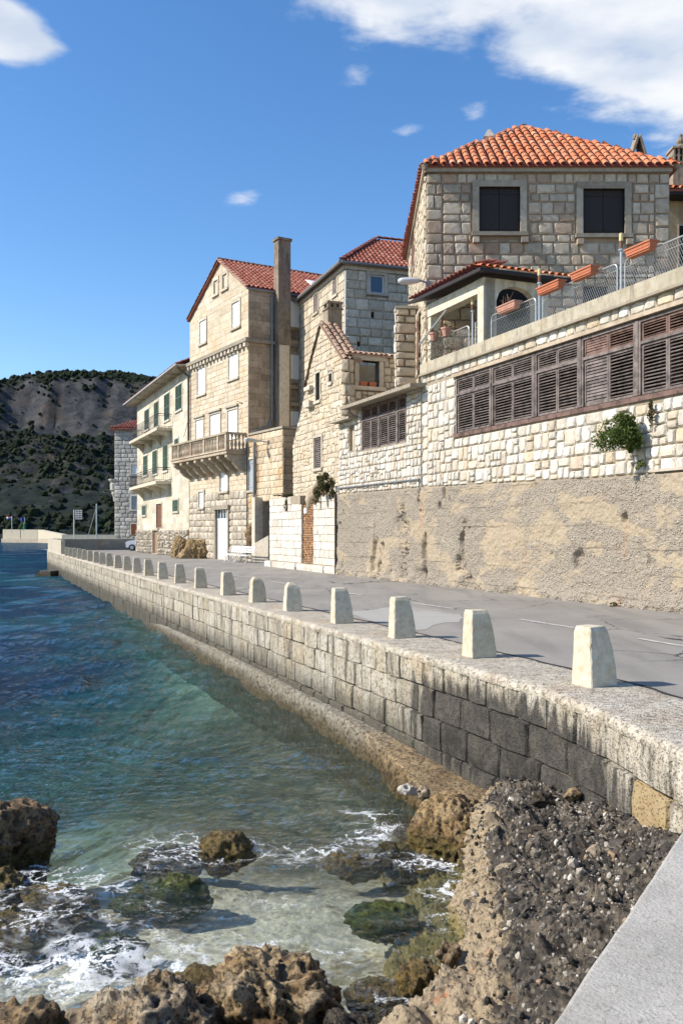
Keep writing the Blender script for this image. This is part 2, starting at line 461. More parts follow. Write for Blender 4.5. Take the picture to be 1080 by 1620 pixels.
M['lime_h5'] = stone_mat('grey_white_limestone', [(.50, .48, .44), (.56, .54, .50), (.45, .43, .39), (.58, .56, .52)], stain=.15, bump=.6)
M['rustic'] = stone_mat('bossed_limestone', [(.50, .44, .35), (.54, .49, .41), (.46, .40, .315), (.56, .52, .45)], stain=.3, bump=.8)
M['white_block'] = stone_mat('white_sawn_stone', [(.66, .62, .545), (.70, .67, .60), (.62, .57, .49), (.71, .685, .63), (.67, .63, .56)], stain=.28, stain_col=(.36, .30, .21), bump=.35, val=(.82, 1.04), dark=.4, warm=((.55, .44, .28), .25))
M['mortar'] = stone_mat('sandy_mortar', [(.27, .235, .185)], stain=.3, bump=.6, dark=.5)
M['mortar_h1'] = stone_mat('grey_mortar', [(.36, .275, .195)], stain=.25, bump=.7, dark=.5)
M['mortar_pale'] = stone_mat('pale_mortar', [(.36, .31, .235)], stain=.3, bump=.6, dark=.5)
M['mortar_dark'] = stone_mat('dark_joint', [(.11, .095, .075)], stain=.3, bump=.6)
M['cream_plaster'] = stone_mat('cream_plaster', [(.60, .545, .43), (.64, .585, .475)], stain=.10, bump=.15, dark=.12, warm=((.55, .48, .36), .3))
M['gable_plaster'] = stone_mat('warm_gable_ashlar', [(.58, .50, .385)], stain=.2, bump=.25, dark=.25, warm=((.62, .52, .38), .5))
M['trim'] = stone_mat('dressed_trim_stone', [(.55, .49, .40), (.60, .55, .46)], stain=.2, bump=.2)
M['trim_grey'] = stone_mat('grey_dressed_stone', [(.38, .335, .265), (.43, .385, .31)], stain=.25, bump=.3)
M['balcony'] = stone_mat('weathered_balcony_stone', [(.48, .40, .30), (.52, .45, .35)], stain=.5, stain_col=(.13, .10, .07), bump=.3, warm=((.5, .26, .12), .35))
M['render_tan'] = stone_mat('ochre_render', [(.46, .34, .20)], stain=.2, bump=.2)
M['brick'] = stone_mat('old_orange_brick', [(.42, .22, .11), (.50, .30, .16), (.36, .19, .11), (.52, .36, .22)], stain=.2, bump=.5)
M['chim'] = stone_mat('sooty_chimney_stone', [(.38, .31, .235), (.34, .28, .21), (.42, .35, .27)], stain=.75, stain_col=(.055, .045, .035), bump=.6, streak=.65)
M['bollard'] = stone_mat('bollard_stone', [(.60, .53, .40), (.64, .575, .455), (.58, .51, .385), (.64, .59, .48)], stain=.22, stain_col=(.40, .31, .18), bump=.25, warm=((.50, .36, .17), .32), pits=.22, scale=2.2, val=(.92, 1.05))

def plain(name, col, rough=.6, metal=0.0, var=.15, bump=.1, spec=.4, nscale=8):
    m, t = new_mat(name); P = t.pos(); r = t.rand(); nz = t.noise(P, nscale, 5, .6)
    c = t.mix(t.math('MULTIPLY', t.sstep(nz, .35, .75), min(1, var * 3)), col, tuple(max(0, x * (1 - var * 2)) for x in col))
    hv = t.node('HueSaturation'); t.put(hv, 'Color', c); t.put(hv, 'Value', t.math('ADD', 1 - var / 2, t.math('MULTIPLY', r, var)))
    finish(t, hv.outputs[0], rough, t.noise(P, nscale * 4, 4, .6), bump, .01, spec, metal)
    return m
M['white_paint'] = plain('white_shutter_paint', (.80, .80, .79), .5, var=.05)
M['green_paint'] = plain('green_shutter_paint', (.055, .095, .060), .55, var=.12)
M['dark_wood'] = plain('dark_brown_wood', (.022, .014, .012), .6, var=.2)
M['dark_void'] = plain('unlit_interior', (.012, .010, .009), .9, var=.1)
M['brown_wood'] = plain('brown_door_wood', (.17, .075, .035), .6, var=.25)
M['tan_wood'] = plain('tan_door_wood', (.33, .20, .11), .6, var=.25)
M['orange_wood'] = plain('orange_door_wood', (.42, .12, .035), .6, var=.15)
M['iron'] = plain('wrought_iron', (.03, .03, .032), .5, .4)
M['galv'] = plain('galvanised_steel', (.48, .49, .48), .42, .55, var=.12)
M['zinc'] = plain('grey_zinc_pipe', (.24, .25, .25), .5, .3, var=.2)
M['copper_pipe'] = plain('brown_pipe', (.085, .06, .045), .6, .1, var=.2)
M['terracotta_pot'] = plain('terracotta_planter', (.47, .155, .075), .7, var=.15)
M['pink_pot'] = plain('pale_terracotta_planter', (.50, .26, .19), .7, var=.2)
M['yellow_cap'] = plain('amber_lamp_cap', (.60, .50, .24), .5, var=.1)
M['lamp_grey'] = plain('lamp_housing', (.55, .56, .55), .45, .1, var=.08)
M['white_metal'] = plain('white_painted_metal', (.78, .78, .76), .45, var=.06)
M['car_white'] = plain('white_car_paint', (.80, .81, .82), .2, var=.02, bump=0, spec=.6)
M['car_glass'] = plain('car_glass', (.05, .065, .08), .08, var=.02, bump=0, spec=.8)
M['rubber'] = plain('black_rubber', (.02, .02, .02), .8)
M['glass_blue'] = plain('window_glass', (.035, .06, .10), .06, var=.05, bump=0, spec=.9)
M['grey_glass'] = plain('grey_window_film', (.30, .33, .36), .25, var=.1, bump=0)
M['red'] = plain('red_cloth', (.55, .04, .03), .8); M['blue'] = plain('blue_cloth', (.02, .05, .30), .8); M['white'] = plain('white_cloth', (.75, .75, .75), .8)
M['green_metal'] = plain('green_beacon', (.03, .20, .10), .5)
M['purple_wood'] = plain('sun_bleached_shutter_wood', (.190, .155, .140), .75, var=.35, bump=.3, nscale=5)
M['red_wood'] = plain('faded_red_shutter_wood', (.19, .115, .092), .75, var=.35, bump=.3, nscale=5)
M['deadwood'] = plain('bare_twigs', (.16, .10, .06), .9)

def tile_mat(name, cols, dirt=.3):
    m, t = new_mat(name); P = t.pos(); r = t.rand()
    c = t.ramp(r, [(i / (len(cols) - 1), q) for i, q in enumerate(cols)])
    c = t.mix(t.math('MULTIPLY', t.sstep(t.noise(P, 3.5, 6, .7), .45, .72), dirt), c, (.10, .055, .035))
    c = t.mix(t.math('MULTIPLY', t.sstep(t.noise(P, 14, 4, .6), .56, .7), dirt * .8), c, (.42, .33, .24))
    finish(t, c, .8, t.noise(P, 30, 5, .6), .25, .01)
    return m
M['tile'] = tile_mat('orange_roof_tile', [(.56, .17, .07), (.62, .22, .10), (.50, .145, .065), (.60, .25, .13), (.52, .21, .11), (.66, .33, .20)], .42)
M['tile_red'] = tile_mat('red_roof_tile', [(.29, .085, .058), (.34, .12, .082), (.25, .072, .052), (.40, .17, .12)], .35)
M['tile_old'] = tile_mat('old_mossy_tile', [(.36, .24, .17), (.42, .30, .22), (.27, .18, .13), (.46, .35, .27)], .6)
M['hip_mortar'] = stone_mat('roof_hip_mortar', [(.36, .33, .27), (.30, .27, .22)], stain=.4, bump=.6)

# asphalt: grey with tyre-polished lanes, cracks and one pale patch
m, t = new_mat('asphalt'); P = t.pos()
n1 = t.noise(P, .35, 5, .6); n2 = t.noise(P, 160, 3, .7); n3 = t.noise(t.scaled(P, (1, .12, 1)), 1.6, 5, .6)
c = t.ramp(n1, [(.3, (.205, .190, .168)), (.7, (.285, .265, .235))])
c = t.mix(t.math('MULTIPLY', t.sstep(n3, .45, .7), .5), c, (.115, .110, .102))
c = t.mix(t.math('MULTIPLY', t.sstep(n2, .42, .72), .55), c, (.36, .35, .32))
crk = t.math('SUBTRACT', 1.0, t.sstep(t.voro(t.vmath('ADD', P, t.vmath('SCALE', t.noise(P, 2.2, 4, .6, out=1), .5)), .38, 'DISTANCE_TO_EDGE'), .004, .014))
c = t.mix(t.math('MULTIPLY', crk, t.sstep(t.noise(P, .25, 2), .45, .6)), c, (.05, .048, .045))
finish(t, c, .9, n2, .35, .008, .3); M['asphalt'] = m
m, t = new_mat('concrete_patch'); P = t.pos()
q = t.node('Mapping', dict(vector_type='TEXTURE')); t.put(q, 'Vector', P); q.inputs['Location'].default_value = (1.35, 18.2, 0); q.inputs['Rotation'].default_value = (0, 0, R(22)); q.inputs['Scale'].default_value = (1.55, 4.0, 3)
ed_ = t.math('ADD', t.vmath('LENGTH', q.outputs[0]), t.math('MULTIPLY', t.math('SUBTRACT', t.noise(P, 1.6, 6, .7), .5), 1.1))
c = t.mix(t.noise(P, 2.2, 6, .65), (.29, .28, .255), (.40, .39, .36)); c = t.mix(t.sstep(ed_, .62, 1.0), c, (.245, .228, .20)); c = t.mix(t.math('MULTIPLY', t.sstep(t.noise(P, 160, 3, .7), .42, .72), .4), c, (.36, .35, .32)); finish(t, c, .9, t.noise(P, 70, 4), .25, .008); M['patch'] = m
m, t = new_mat('road_paint'); P = t.pos()
c = t.mix(t.sstep(t.noise(P, 9, 6, .75), .38, .62), (.30, .29, .27), (.58, .57, .54)); finish(t, c, .8); M['paint'] = m

# rough cast concrete of the slab the photographer stands on
m, t = new_mat('rough_concrete'); P = t.pos()
n1 = t.noise(P, 2.3, 9, .72); n2 = t.noise(P, 24, 8, .78, .8); n3 = t.voro(P, 60)
c = t.ramp(n1, [(.3, (.36, .335, .29)), (.7, (.50, .475, .425))])
c = t.mix(t.math('MULTIPLY', t.sstep(n2, .52, .66), .65), c, (.20, .19, .165))
c = t.mix(t.math('MULTIPLY', t.math('SUBTRACT', 1, t.sstep(t.voro(P, 75), .10, .26)), .7), c, (.13, .12, .105))
c = t.mix(t.math('MULTIPLY', t.sstep(t.noise(P, 4, 6, .7, .5), .56, .70), .45), c, (.24, .23, .21))
finish(t, c, .92, t.math('ADD', n2, t.math('MULTIPLY', n3, .3)), .8, .012); M['slab'] = m

# quay stones: pale, pitted, blackened by the sea low down and in one broad patch near the corner
def quay_mat(name, top):
    m, t = new_mat(name); P = t.pos(); r = t.rand(); z = t.xyz(P)[2]
    base = t.ramp(r, [(0, (.50, .45, .36)), (.2, (.57, .52, .43)), (.4, (.46, .41, .33)), (.6, (.60, .555, .47)), (.8, (.53, .47, .36)), (1, (.58, .535, .45))])
    mot = t.noise(P, 3.2, 7, .68); fine = t.noise(P, 38, 6, .72); st = t.noise(t.scaled(P, (2.6, 2.6, .34)), 1.7, 8, .7)
    c = t.mix(t.sstep(mot, .35, .7), base, t.mix(1.0, base, (.72, .69, .64), 'MULTIPLY'))
    c = t.mix(t.math('MULTIPLY', t.sstep(t.noise(P, .9, 5, .6), .54, .68), .4), c, (.44, .32, .17))
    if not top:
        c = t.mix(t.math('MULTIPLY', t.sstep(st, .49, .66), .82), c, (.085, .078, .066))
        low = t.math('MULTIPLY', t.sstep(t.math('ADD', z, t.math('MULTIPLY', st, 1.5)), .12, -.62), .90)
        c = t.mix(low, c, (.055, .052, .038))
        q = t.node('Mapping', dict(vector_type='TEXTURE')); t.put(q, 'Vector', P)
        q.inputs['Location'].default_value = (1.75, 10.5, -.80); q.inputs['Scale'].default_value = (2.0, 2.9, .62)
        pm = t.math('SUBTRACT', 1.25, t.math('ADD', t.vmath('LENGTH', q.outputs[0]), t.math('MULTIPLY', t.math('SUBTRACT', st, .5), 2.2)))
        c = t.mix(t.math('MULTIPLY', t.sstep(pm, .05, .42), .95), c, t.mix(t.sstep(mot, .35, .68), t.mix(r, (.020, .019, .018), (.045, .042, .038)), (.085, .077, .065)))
    else:
        c = t.mix(t.math('MULTIPLY', t.sstep(st, .56, .72), .4), c, (.16, .15, .13))
        c = t.mix(t.math('MULTIPLY', t.sstep(t.noise(P, 1.3, 6, .7, .4), .50, .66), .5), c, (.42, .33, .25))
    pit = t.sstep(t.voro(P, 30), .12, .40); pit2 = t.sstep(t.noise(P, 17, 6, .8), .36, .47)
    c = t.mix(t.math('MULTIPLY', t.math('SUBTRACT', 1, pit2), .7), c, (.09, .08, .065))
    c = t.mix(t.math('MULTIPLY', t.sstep(fine, .52, .75), .45), c, t.mix(1.0, c, (.42, .40, .36), 'MULTIPLY'))
    h = t.math('ADD', t.math('MULTIPLY', mot, .8), t.math('ADD', t.math('MULTIPLY', fine, .5), t.math('MULTIPLY', t.math('MULTIPLY', pit, pit2), .7)))
    finish(t, c, .88, h, .75, .035); return m
M['quay'] = quay_mat('quay_stone', False); M['quay_top'] = quay_mat('quay_coping_stone', True)
M['yellow_block'] = stone_mat('yellow_quay_block', [(.40, .30, .16)], stain=.35, bump=.9, pits=.4, warm=((.52, .45, .33), .7), streak=.3)

# pebbly old concrete of the retaining wall: aggregate left standing, smoother ochre patches
m, t = new_mat('pebbly_concrete'); P = t.pos()
pb = t.voro(P, 17); pc = t.voro(P, 17, out='Color'); pb2 = t.voro(P, 31)
base = t.mix(t.noise(P, .5, 5, .6), (.25, .215, .172), (.36, .31, .245))
pcs = t.xyz(pc)[0]; peb = t.ramp(pcs, [(0, (.50, .45, .37)), (.4, (.30, .265, .22)), (.7, (.56, .52, .45)), (1, (.40, .34, .26))])
c = t.mix(t.sstep(pb, .42, .22), base, peb)
och = t.sstep(t.noise(t.scaled(P, (1, 1, 2.2)), .50, 7, .62, .5), .51, .57)
sm = t.mix(t.noise(P, 3.3, 6, .65), (.34, .265, .17), (.42, .345, .24))
c = t.mix(t.math('MULTIPLY', och, .66), c, sm)
c = t.mix(t.math('MULTIPLY', t.sstep(t.noise(P, 1.5, 6, .7), .58, .72), .45), c, (.20, .17, .135))
c = t.mix(t.math('MULTIPLY', t.sstep(t.noise(t.scaled(P, (1, 1, .25)), .9, 5, .6), .60, .70), .4), c, (.40, .19, .09))
zl = t.math('FRACT', t.math('DIVIDE', t.math('ADD', t.xyz(P)[2], t.math('MULTIPLY', t.noise(P, 1.1, 4, .6), .14)), .56))
c = t.mix(t.math('MULTIPLY', t.math('MULTIPLY', t.math('SUBTRACT', 1, t.sstep(t.math('ABSOLUTE', t.math('SUBTRACT', zl, .5)), .015, .05)), t.sstep(t.noise(P, .7, 3), .42, .6)), .6), c, (.12, .10, .08))
c = t.mix(t.math('MULTIPLY', t.sstep(t.noise(P, 6.5, 6, .75), .60, .70), .6), c, (.11, .095, .078))
rel = t.math('MULTIPLY', t.math('SUBTRACT', 1, t.math('MULTIPLY', och, .8)), t.math('ADD', t.sstep(pb, .5, .05), t.math('MULTIPLY', t.sstep(pb2, .5, .1), .5)))
finish(t, c, .92, t.math('ADD', rel, t.math('MULTIPLY', t.noise(P, 24, 6, .7), .5)), .9, .035); M['pebbly'] = m

# foreground rock and rubble
def rock_mat(name, pal, dark=(.03, .027, .022), farpal=None, wet_z=-1.62, moss=None, bump=.9, darkness=.5, rough=.85, algae=.8):
    m, t = new_mat(name); P = t.pos(); z = t.xyz(P)[2]
    Pd = t.vmath('ADD', P, t.vmath('SCALE', t.noise(P, 6, 3, .6, out=1), .08))
    n1 = t.noise(P, 1.7, 8, .68); n2 = t.noise(P, 9, 8, .74, .3); n3 = t.noise(P, 60, 5, .7)
    c = t.ramp(n1, [(.25 + .5 * i / (len(pal) - 1), q) for i, q in enumerate(pal)])
    if farpal:
        c2 = t.ramp(n1, [(.25 + .5 * i / (len(farpal) - 1), q) for i, q in enumerate(farpal)]); yy_ = t.math('ADD', t.xyz(P)[1], t.math('MULTIPLY', t.math('SUBTRACT', n1, .5), 9))
        c = t.mix(t.sstep(yy_, 12.2, 15.5), c, c2)
    c = t.mix(t.math('MULTIPLY', t.sstep(n2, .56, .38), darkness), c, dark)
    c = t.mix(t.math('MULTIPLY', t.sstep(n2, .58, .70), .4), c, (.50, .45, .37))
    c = t.mix(t.math('MULTIPLY', t.sstep(n3, .45, .75), .4), c, t.mix(1.0, c, (.35, .33, .3), 'MULTIPLY'))
    pit = t.sstep(t.noise(Pd, 21, 6, .75), .38, .48); hol = t.sstep(t.voro(Pd, 8), .10, .30)
    c = t.mix(t.math('MULTIPLY', t.math('SUBTRACT', 1, t.math('MULTIPLY', pit, hol)), .75), c, dark)
    zz = t.math('ADD', z, t.math('MULTIPLY', t.math('SUBTRACT', n1, .5), .45))
    if moss: c = t.mix(t.math('MULTIPLY', t.sstep(zz, wet_z + .12, wet_z - .1), algae), c, t.mix(t.sstep(n2, .4, .6), moss, tuple(q * .35 for q in moss)))
    wet = t.sstep(zz, wet_z + .26, wet_z + .02)
    c = t.mix(wet, c, t.mix(1.0, c, (.55, .5, .42), 'MULTIPLY'))
    ro = t.mix(wet, (rough,) * 3, (.28,) * 3)
    h = t.math('ADD', t.math('MULTIPLY', n2, 1.0), t.math('ADD', t.math('MULTIPLY', n3, .25), t.math('MULTIPLY', t.math('MULTIPLY', pit, hol), .5)))
    finish(t, c, ro, h, bump, .05, .35); return m
M['rock_brown'] = rock_mat('brown_sea_rock', [(.12, .072, .036), (.25, .16, .08), (.33, .23, .13), (.17, .11, .06)], moss=(.18, .14, .03))
M['rock_tan'] = rock_mat('tan_sea_rock', [(.27, .175, .08), (.42, .30, .16), (.34, .22, .09), (.48, .37, .23)], moss=(.26, .22, .045), darkness=.35)
M['rock_grey'] = rock_mat('grey_pebble_rock', [(.34, .25, .14), (.50, .42, .30), (.30, .20, .10), (.56, .49, .37)], moss=(.20, .16, .05))
M['rock_red'] = rock_mat('red_brown_rock', [(.44, .31, .16), (.40, .20, .11), (.42, .29, .14), (.50, .39, .24), (.34, .22, .10)], moss=(.22, .17, .05), darkness=.6)
M['rock_black'] = rock_mat('wet_black_rock', [(.04, .035, .028), (.09, .07, .045), (.05, .045, .035)], moss=(.12, .11, .03), rough=.4)
M['rock_gold'] = rock_mat('weed_gold_rock', [(.34, .24, .09), (.42, .31, .13), (.24, .17, .07)], moss=(.30, .24, .05), rough=.5, algae=.6)
M['rock_green'] = rock_mat('green_weed_rock', [(.07, .11, .012), (.15, .21, .025), (.09, .13, .02)], moss=(.13, .19, .02), rough=.5, darkness=.3)
M['shelf'] = rock_mat('orange_shelf_rock', [(.29, .20, .10), (.42, .31, .17), (.22, .145, .07), (.46, .37, .24)], farpal=[(.26, .23, .17), (.38, .35, .29), (.30, .26, .19), (.42, .39, .33)], moss=(.20, .15, .04), darkness=.3, wet_z=-1.66)
m, t = new_mat('rubble_concrete'); P = t.pos(); xx = t.xyz(P)
n1 = t.noise(P, 1.9, 8, .7); n2 = t.noise(P, 11, 8, .75, .3); n3 = t.noise(P, 55, 5, .7)
tan = t.ramp(n1, [(.3, (.30, .225, .135)), (.5, (.40, .315, .205)), (.7, (.33, .26, .17))])
tan = t.mix(t.math('MULTIPLY', t.sstep(t.noise(P, 3.1, 4, .6), .62, .70), .8), tan, (.42, .17, .08))
v1 = t.voro(P, 22); v1c = t.xyz(t.voro(P, 22, out='Color'))[1]
pebc = t.ramp(v1c, [(0, (.03, .028, .025)), (.35, (.09, .082, .07)), (.5, (.30, .275, .235)), (.7, (.14, .12, .10)), (1, (.50, .47, .41))])
n5 = t.noise(P, 5.5, 6, .7); mtx = t.ramp(n5, [(.35, (.035, .031, .026)), (.47, (.07, .06, .048)), (.60, (.17, .14, .105)), (.72, (.045, .040, .034))])
blk = t.mix(t.sstep(v1, .40, .28), mtx, pebc)
zone = t.math('ADD', t.math('MULTIPLY', t.math('ADD', xx[2], 1.20), 3.2), t.math('MULTIPLY', t.math('SUBTRACT', t.noise(P, 1.1, 5, .65), .5), 2.8))
c = t.mix(t.sstep(zone, -.05, .35), tan, blk)
c = t.mix(t.math('MULTIPLY', t.sstep(n2, .52, .38), .6), c, (.03, .027, .022))
c = t.mix(t.math('MULTIPLY', t.sstep(n3, .5, .75), .35), c, t.mix(1.0, c, (.4, .38, .34), 'MULTIPLY'))
c = t.mix(t.math('MULTIPLY', t.sstep(t.math('ADD', xx[2], t.math('MULTIPLY', n1, .3)), -1.42, -1.66), .7), c, (.17, .15, .03))
finish(t, c, .8, t.math('ADD', t.math('ADD', n2, t.math('MULTIPLY', n3, .3)), t.math('MULTIPLY', t.sstep(v1, .5, .1), .5)), .9, .04); M['rubble'] = m
m, t = new_mat('loose_pebble'); P = t.pos(); r = t.rand()
c = t.ramp(r, [(0, (.030, .028, .025)), (.30, (.065, .058, .05)), (.50, (.20, .17, .13)), (.62, (.10, .085, .07)), (.78, (.40, .36, .30)), (.90, (.30, .21, .13)), (.95, (.55, .52, .46))], 'CONSTANT')
c = t.mix(t.sstep(t.noise(P, 30, 5, .7), .45, .7), c, t.mix(1.0, c, (.5, .48, .44), 'MULTIPLY'))
finish(t, c, .75, t.noise(P, 60, 4), .4, .01); M['pebble'] = m

# sea bed
m, t = new_mat('sea_bed'); P = t.pos(); xx = t.xyz(P)
v = t.voro(P, 7); vc = t.xyz(t.voro(P, 7, out='Color'))[0]; n1 = t.noise(P, .55, 6, .65, .5); n2 = t.noise(P, 3.4, 7, .7, .5)
c = t.mix(t.sstep(n2, .35, .65), (.44, .43, .34), (.66, .64, .52))
c = t.mix(t.math('MULTIPLY', t.sstep(v, .45, .2), .55), c, t.ramp(vc, [(0, (.62, .59, .50)), (.5, (.26, .24, .19)), (1, (.45, .42, .34))]))
weed = t.math('ADD', t.math('MULTIPLY', n1, 1.0), t.math('MULTIPLY', t.math('SUBTRACT', n2, .5), .5))
c = t.mix(t.math('MULTIPLY', t.sstep(weed, .50, .60), .75), c, t.mix(t.sstep(n2, .4, .6), (.045, .04, .015), (.15, .12, .03)))
q = t.node('Mapping', dict(vector_type='TEXTURE')); t.put(q, 'Vector', P)
q.inputs['Location'].default_value = (-1.5, 16.4, -3); q.inputs['Rotation'].default_value = (0, 0, R(21)); q.inputs['Scale'].default_value = (2.7, 7.0, 9)
dk = t.math('SUBTRACT', 1.1, t.math('ADD', t.vmath('LENGTH', q.outputs[0]), t.math('MULTIPLY', t.math('SUBTRACT', n1, .5), 1.6)))
c = t.mix(t.math('MULTIPLY', t.sstep(dk, -.1, .5), .88), c, t.mix(t.sstep(n2, .42, .6), (.030, .026, .012), (.13, .10, .05)))
finish(t, c, .9, t.math('ADD', n2, t.math('MULTIPLY', t.sstep(v, .5, .1), .4)), .5, .05); M['bed'] = m

# hill
m, t = new_mat('hill_ground'); P = t.pos(); g = t.node('NewGeometry'); nz = t.xyz(g.outputs['Normal'])[2]
n1 = t.noise(P, .018, 8, .65); n2 = t.noise(P, .09, 8, .72, .6); n3 = t.noise(t.vmath('ADD', t.scaled(P, (1, 1, 1.7)), t.vmath('SCALE', t.noise(P, .03, 3, .6, out=1), 30)), .085, 9, .78)
veg = t.mix(t.sstep(n2, .38, .62), (.012, .019, .018), (.026, .034, .026))
veg = t.mix(t.math('MULTIPLY', t.sstep(n1, .50, .62), .75), veg, (.046, .042, .034))
rk = t.mix(t.sstep(n3, .36, .64), (.026, .029, .036), (.085, .084, .086))
rk = t.mix(t.math('MULTIPLY', t.sstep(t.noise(P, .035, 4, .6), .55, .65), .5), rk, (.10, .072, .052))
steep = t.sstep(t.math('ADD', nz, t.math('MULTIPLY', t.math('SUBTRACT', n2, .5), 1.3)), .74, .56)
patch = t.math('MULTIPLY', t.sstep(n2, .56, .64), .55)
c = t.mix(t.math('MAXIMUM', steep, patch), veg, rk)
finish(t, c, .95, n3, .7, 1.5, .1); M['hill'] = m
m, t = new_mat('hill_shrub'); P = t.pos(); r = t.rand()
c = t.ramp(r, [(0, (.010, .016, .009)), (.4, (.018, .027, .013)), (.7, (.028, .034, .017)), (1, (.016, .024, .015))])
finish(t, c, .95, t.noise(P, 1.2, 4, .7), .8, .5, .1); M['shrub'] = m
def leaf_mat(name, cols):
    m, t = new_mat(name); r = t.rand()
    c = t.ramp(r, [(i / (len(cols) - 1), q) for i, q in enumerate(cols)])
    b = t.node('BsdfPrincipled'); t.put(b, 'Base Color', c); t.put(b, 'Roughness', .6); t.put(b, 'Specular IOR Level', .3)
    tr = t.node('BsdfTranslucent'); t.put(tr, 'Color', c); mx = t.node('MixShader'); t.put(mx, 0, .3); t.put(mx, 1, b.outputs[0]); t.put(mx, 2, tr.outputs[0])
    t.put(t.node('OutputMaterial'), 'Surface', mx.outputs[0]); return m
M['leaf'] = leaf_mat('caper_leaf', [(.06, .10, .02), (.11, .16, .035), (.17, .21, .06), (.09, .12, .03)])
M['leaf_dark'] = leaf_mat('dark_shrub_leaf', [(.05, .065, .02), (.09, .10, .03), (.16, .13, .06), (.07, .08, .025)])
M['dry'] = leaf_mat('dry_grass', [(.34, .27, .15), (.42, .35, .22), (.25, .19, .10)])

# water: surface reflection over a body whose clarity falls with the depth below it
m, t = new_mat('sea_water'); P = t.pos()
dep = t.node('Attribute', dict(attribute_name='depth')).outputs['Fac']; fo = t.node('Attribute', dict(attribute_name='foam')).outputs['Fac']
far = t.sstep(t.xyz(P)[1], 14, 70)
w1 = t.noise(t.scaled(P, (1, 1.5, 1)), 1.9, 5, .6, .5); w2 = t.noise(t.scaled(P, (1, 1.3, 1)), 6.5, 5, .62, .4); w3 = t.noise(t.scaled(P, (1, 1.5, 1)), .42, 5, .62, .3)
hh = t.math('ADD', t.math('MULTIPLY', w1, .55), t.math('ADD', t.math('MULTIPLY', w2, .20), t.math('MULTIPLY', w3, 1.1)))
bn = t.node('Bump'); bn.inputs['Strength'].default_value = 1.0; bn.inputs['Distance'].default_value = .62; t.put(bn, 'Height', hh)
patch = t.noise(P, .10, 5, .6, .6)
deepc = t.mix(t.sstep(patch, .42, .62), (.002, .026, .062), (.005, .062, .085))
midc = t.mix(t.sstep(t.noise(P, .5, 4, .6), .4, .6), (.014, .090, .092), (.040, .140, .122))
body = t.mix(t.sstep(dep, 1.0, 3.0), midc, deepc)
opa = t.math('SUBTRACT', 1.0, t.math('POWER', 2.718, t.math('MULTIPLY', dep, -.33)))
opa = t.sstep(opa, .02, .82)
tint = t.mix(t.sstep(dep, .1, 2.2), (.98, 1.0, .98), (.60, .90, .82))
tr = t.node('BsdfTransparent'); t.put(tr, 'Color', tint)
df = t.node('BsdfDiffuse'); t.put(df, 'Color', body); t.put(df, 'Normal', bn.outputs[0])
gl = t.node('BsdfGlossy'); t.put(gl, 'Roughness', .04); t.put(gl, 'Normal', bn.outputs[0]); gl.inputs[0].default_value = (1, 1, 1, 1)
mb_ = t.node('MixShader'); t.put(mb_, 0, opa); t.put(mb_, 1, tr.outputs[0]); t.put(mb_, 2, df.outputs[0])
fr = t.node('Fresnel'); fr.inputs['IOR'].default_value = 1.33; t.put(fr, 'Normal', bn.outputs[0])
mg = t.node('MixShader'); t.put(mg, 0, t.math('MINIMUM', fr.outputs[0], .55)); t.put(mg, 1, mb_.outputs[0]); t.put(mg, 2, gl.outputs[0])
Pf = t.vmath('ADD', t.scaled(P, (1, 1.35, 1)), t.vmath('SCALE', t.vmath('SUBTRACT', t.noise(P, 2.6, 5, .65, out=1), (.5, .5, .5)), .62)); fn2 = t.noise(P, 30, 6, .75, .6)
lace = t.math('MINIMUM', t.math('MULTIPLY', t.voro(Pf, 3.4, 'DISTANCE_TO_EDGE'), .36), t.math('ADD', t.math('MULTIPLY', t.voro(Pf, 9.5, 'DISTANCE_TO_EDGE'), .42), .022))
fm = t.math('SUBTRACT', t.math('MULTIPLY', fo, .064), t.math('ADD', lace, t.math('MULTIPLY', t.math('ABSOLUTE', t.math('SUBTRACT', fn2, .45)), .30)))
fm = t.math('MULTIPLY', t.sstep(fm, 0.0, .03), t.sstep(t.noise(P, 1.3, 3, .6), .38, .56))
fd = t.node('BsdfDiffuse'); fd.inputs[0].default_value = (.72, .75, .76, 1)
ms = t.node('MixShader'); t.put(ms, 0, t.math('MULTIPLY', fm, .9)); t.put(ms, 1, mg.outputs[0]); t.put(ms, 2, fd.outputs[0])
t.put(t.node('OutputMaterial'), 'Surface', ms.outputs[0]); M['water'] = m
M['kerb'] = stone_mat('lichen_stained_kerb', [(.44, .40, .315)], stain=.65, stain_col=(.20, .19, .12), bump=.6, streak=.5, warm=((.55, .42, .24), .35))
M['joint'] = plain('tarry_joint', (.045, .042, .038), .95, var=.3, bump=.5, nscale=30)
m, t = new_mat('rubble_chunk'); P = t.pos(); r = t.rand()
c = t.ramp(r, [(0, (.045, .040, .034)), (.30, (.095, .082, .066)), (.5, (.17, .14, .105)), (.65, (.07, .062, .052)), (.8, (.28, .225, .16)), (.93, (.42, .37, .30))], 'CONSTANT')
n_ = t.noise(P, 22, 6, .75); c = t.mix(t.sstep(n_, .42, .66), c, t.mix(1.0, c, (1.9, 1.85, 1.75), 'MULTIPLY')); c = t.mix(t.math('MULTIPLY', t.sstep(t.noise(P, 60, 4, .7), .55, .7), .5), c, (.02, .018, .016))
finish(t, c, .85, n_, .9, .03); M['chunk'] = m
M['wall_wet'] = rock_mat('weedy_submerged_stone', [(.06, .05, .025), (.11, .09, .045), (.05, .045, .02)], moss=(.09, .075, .03), bump=.6)
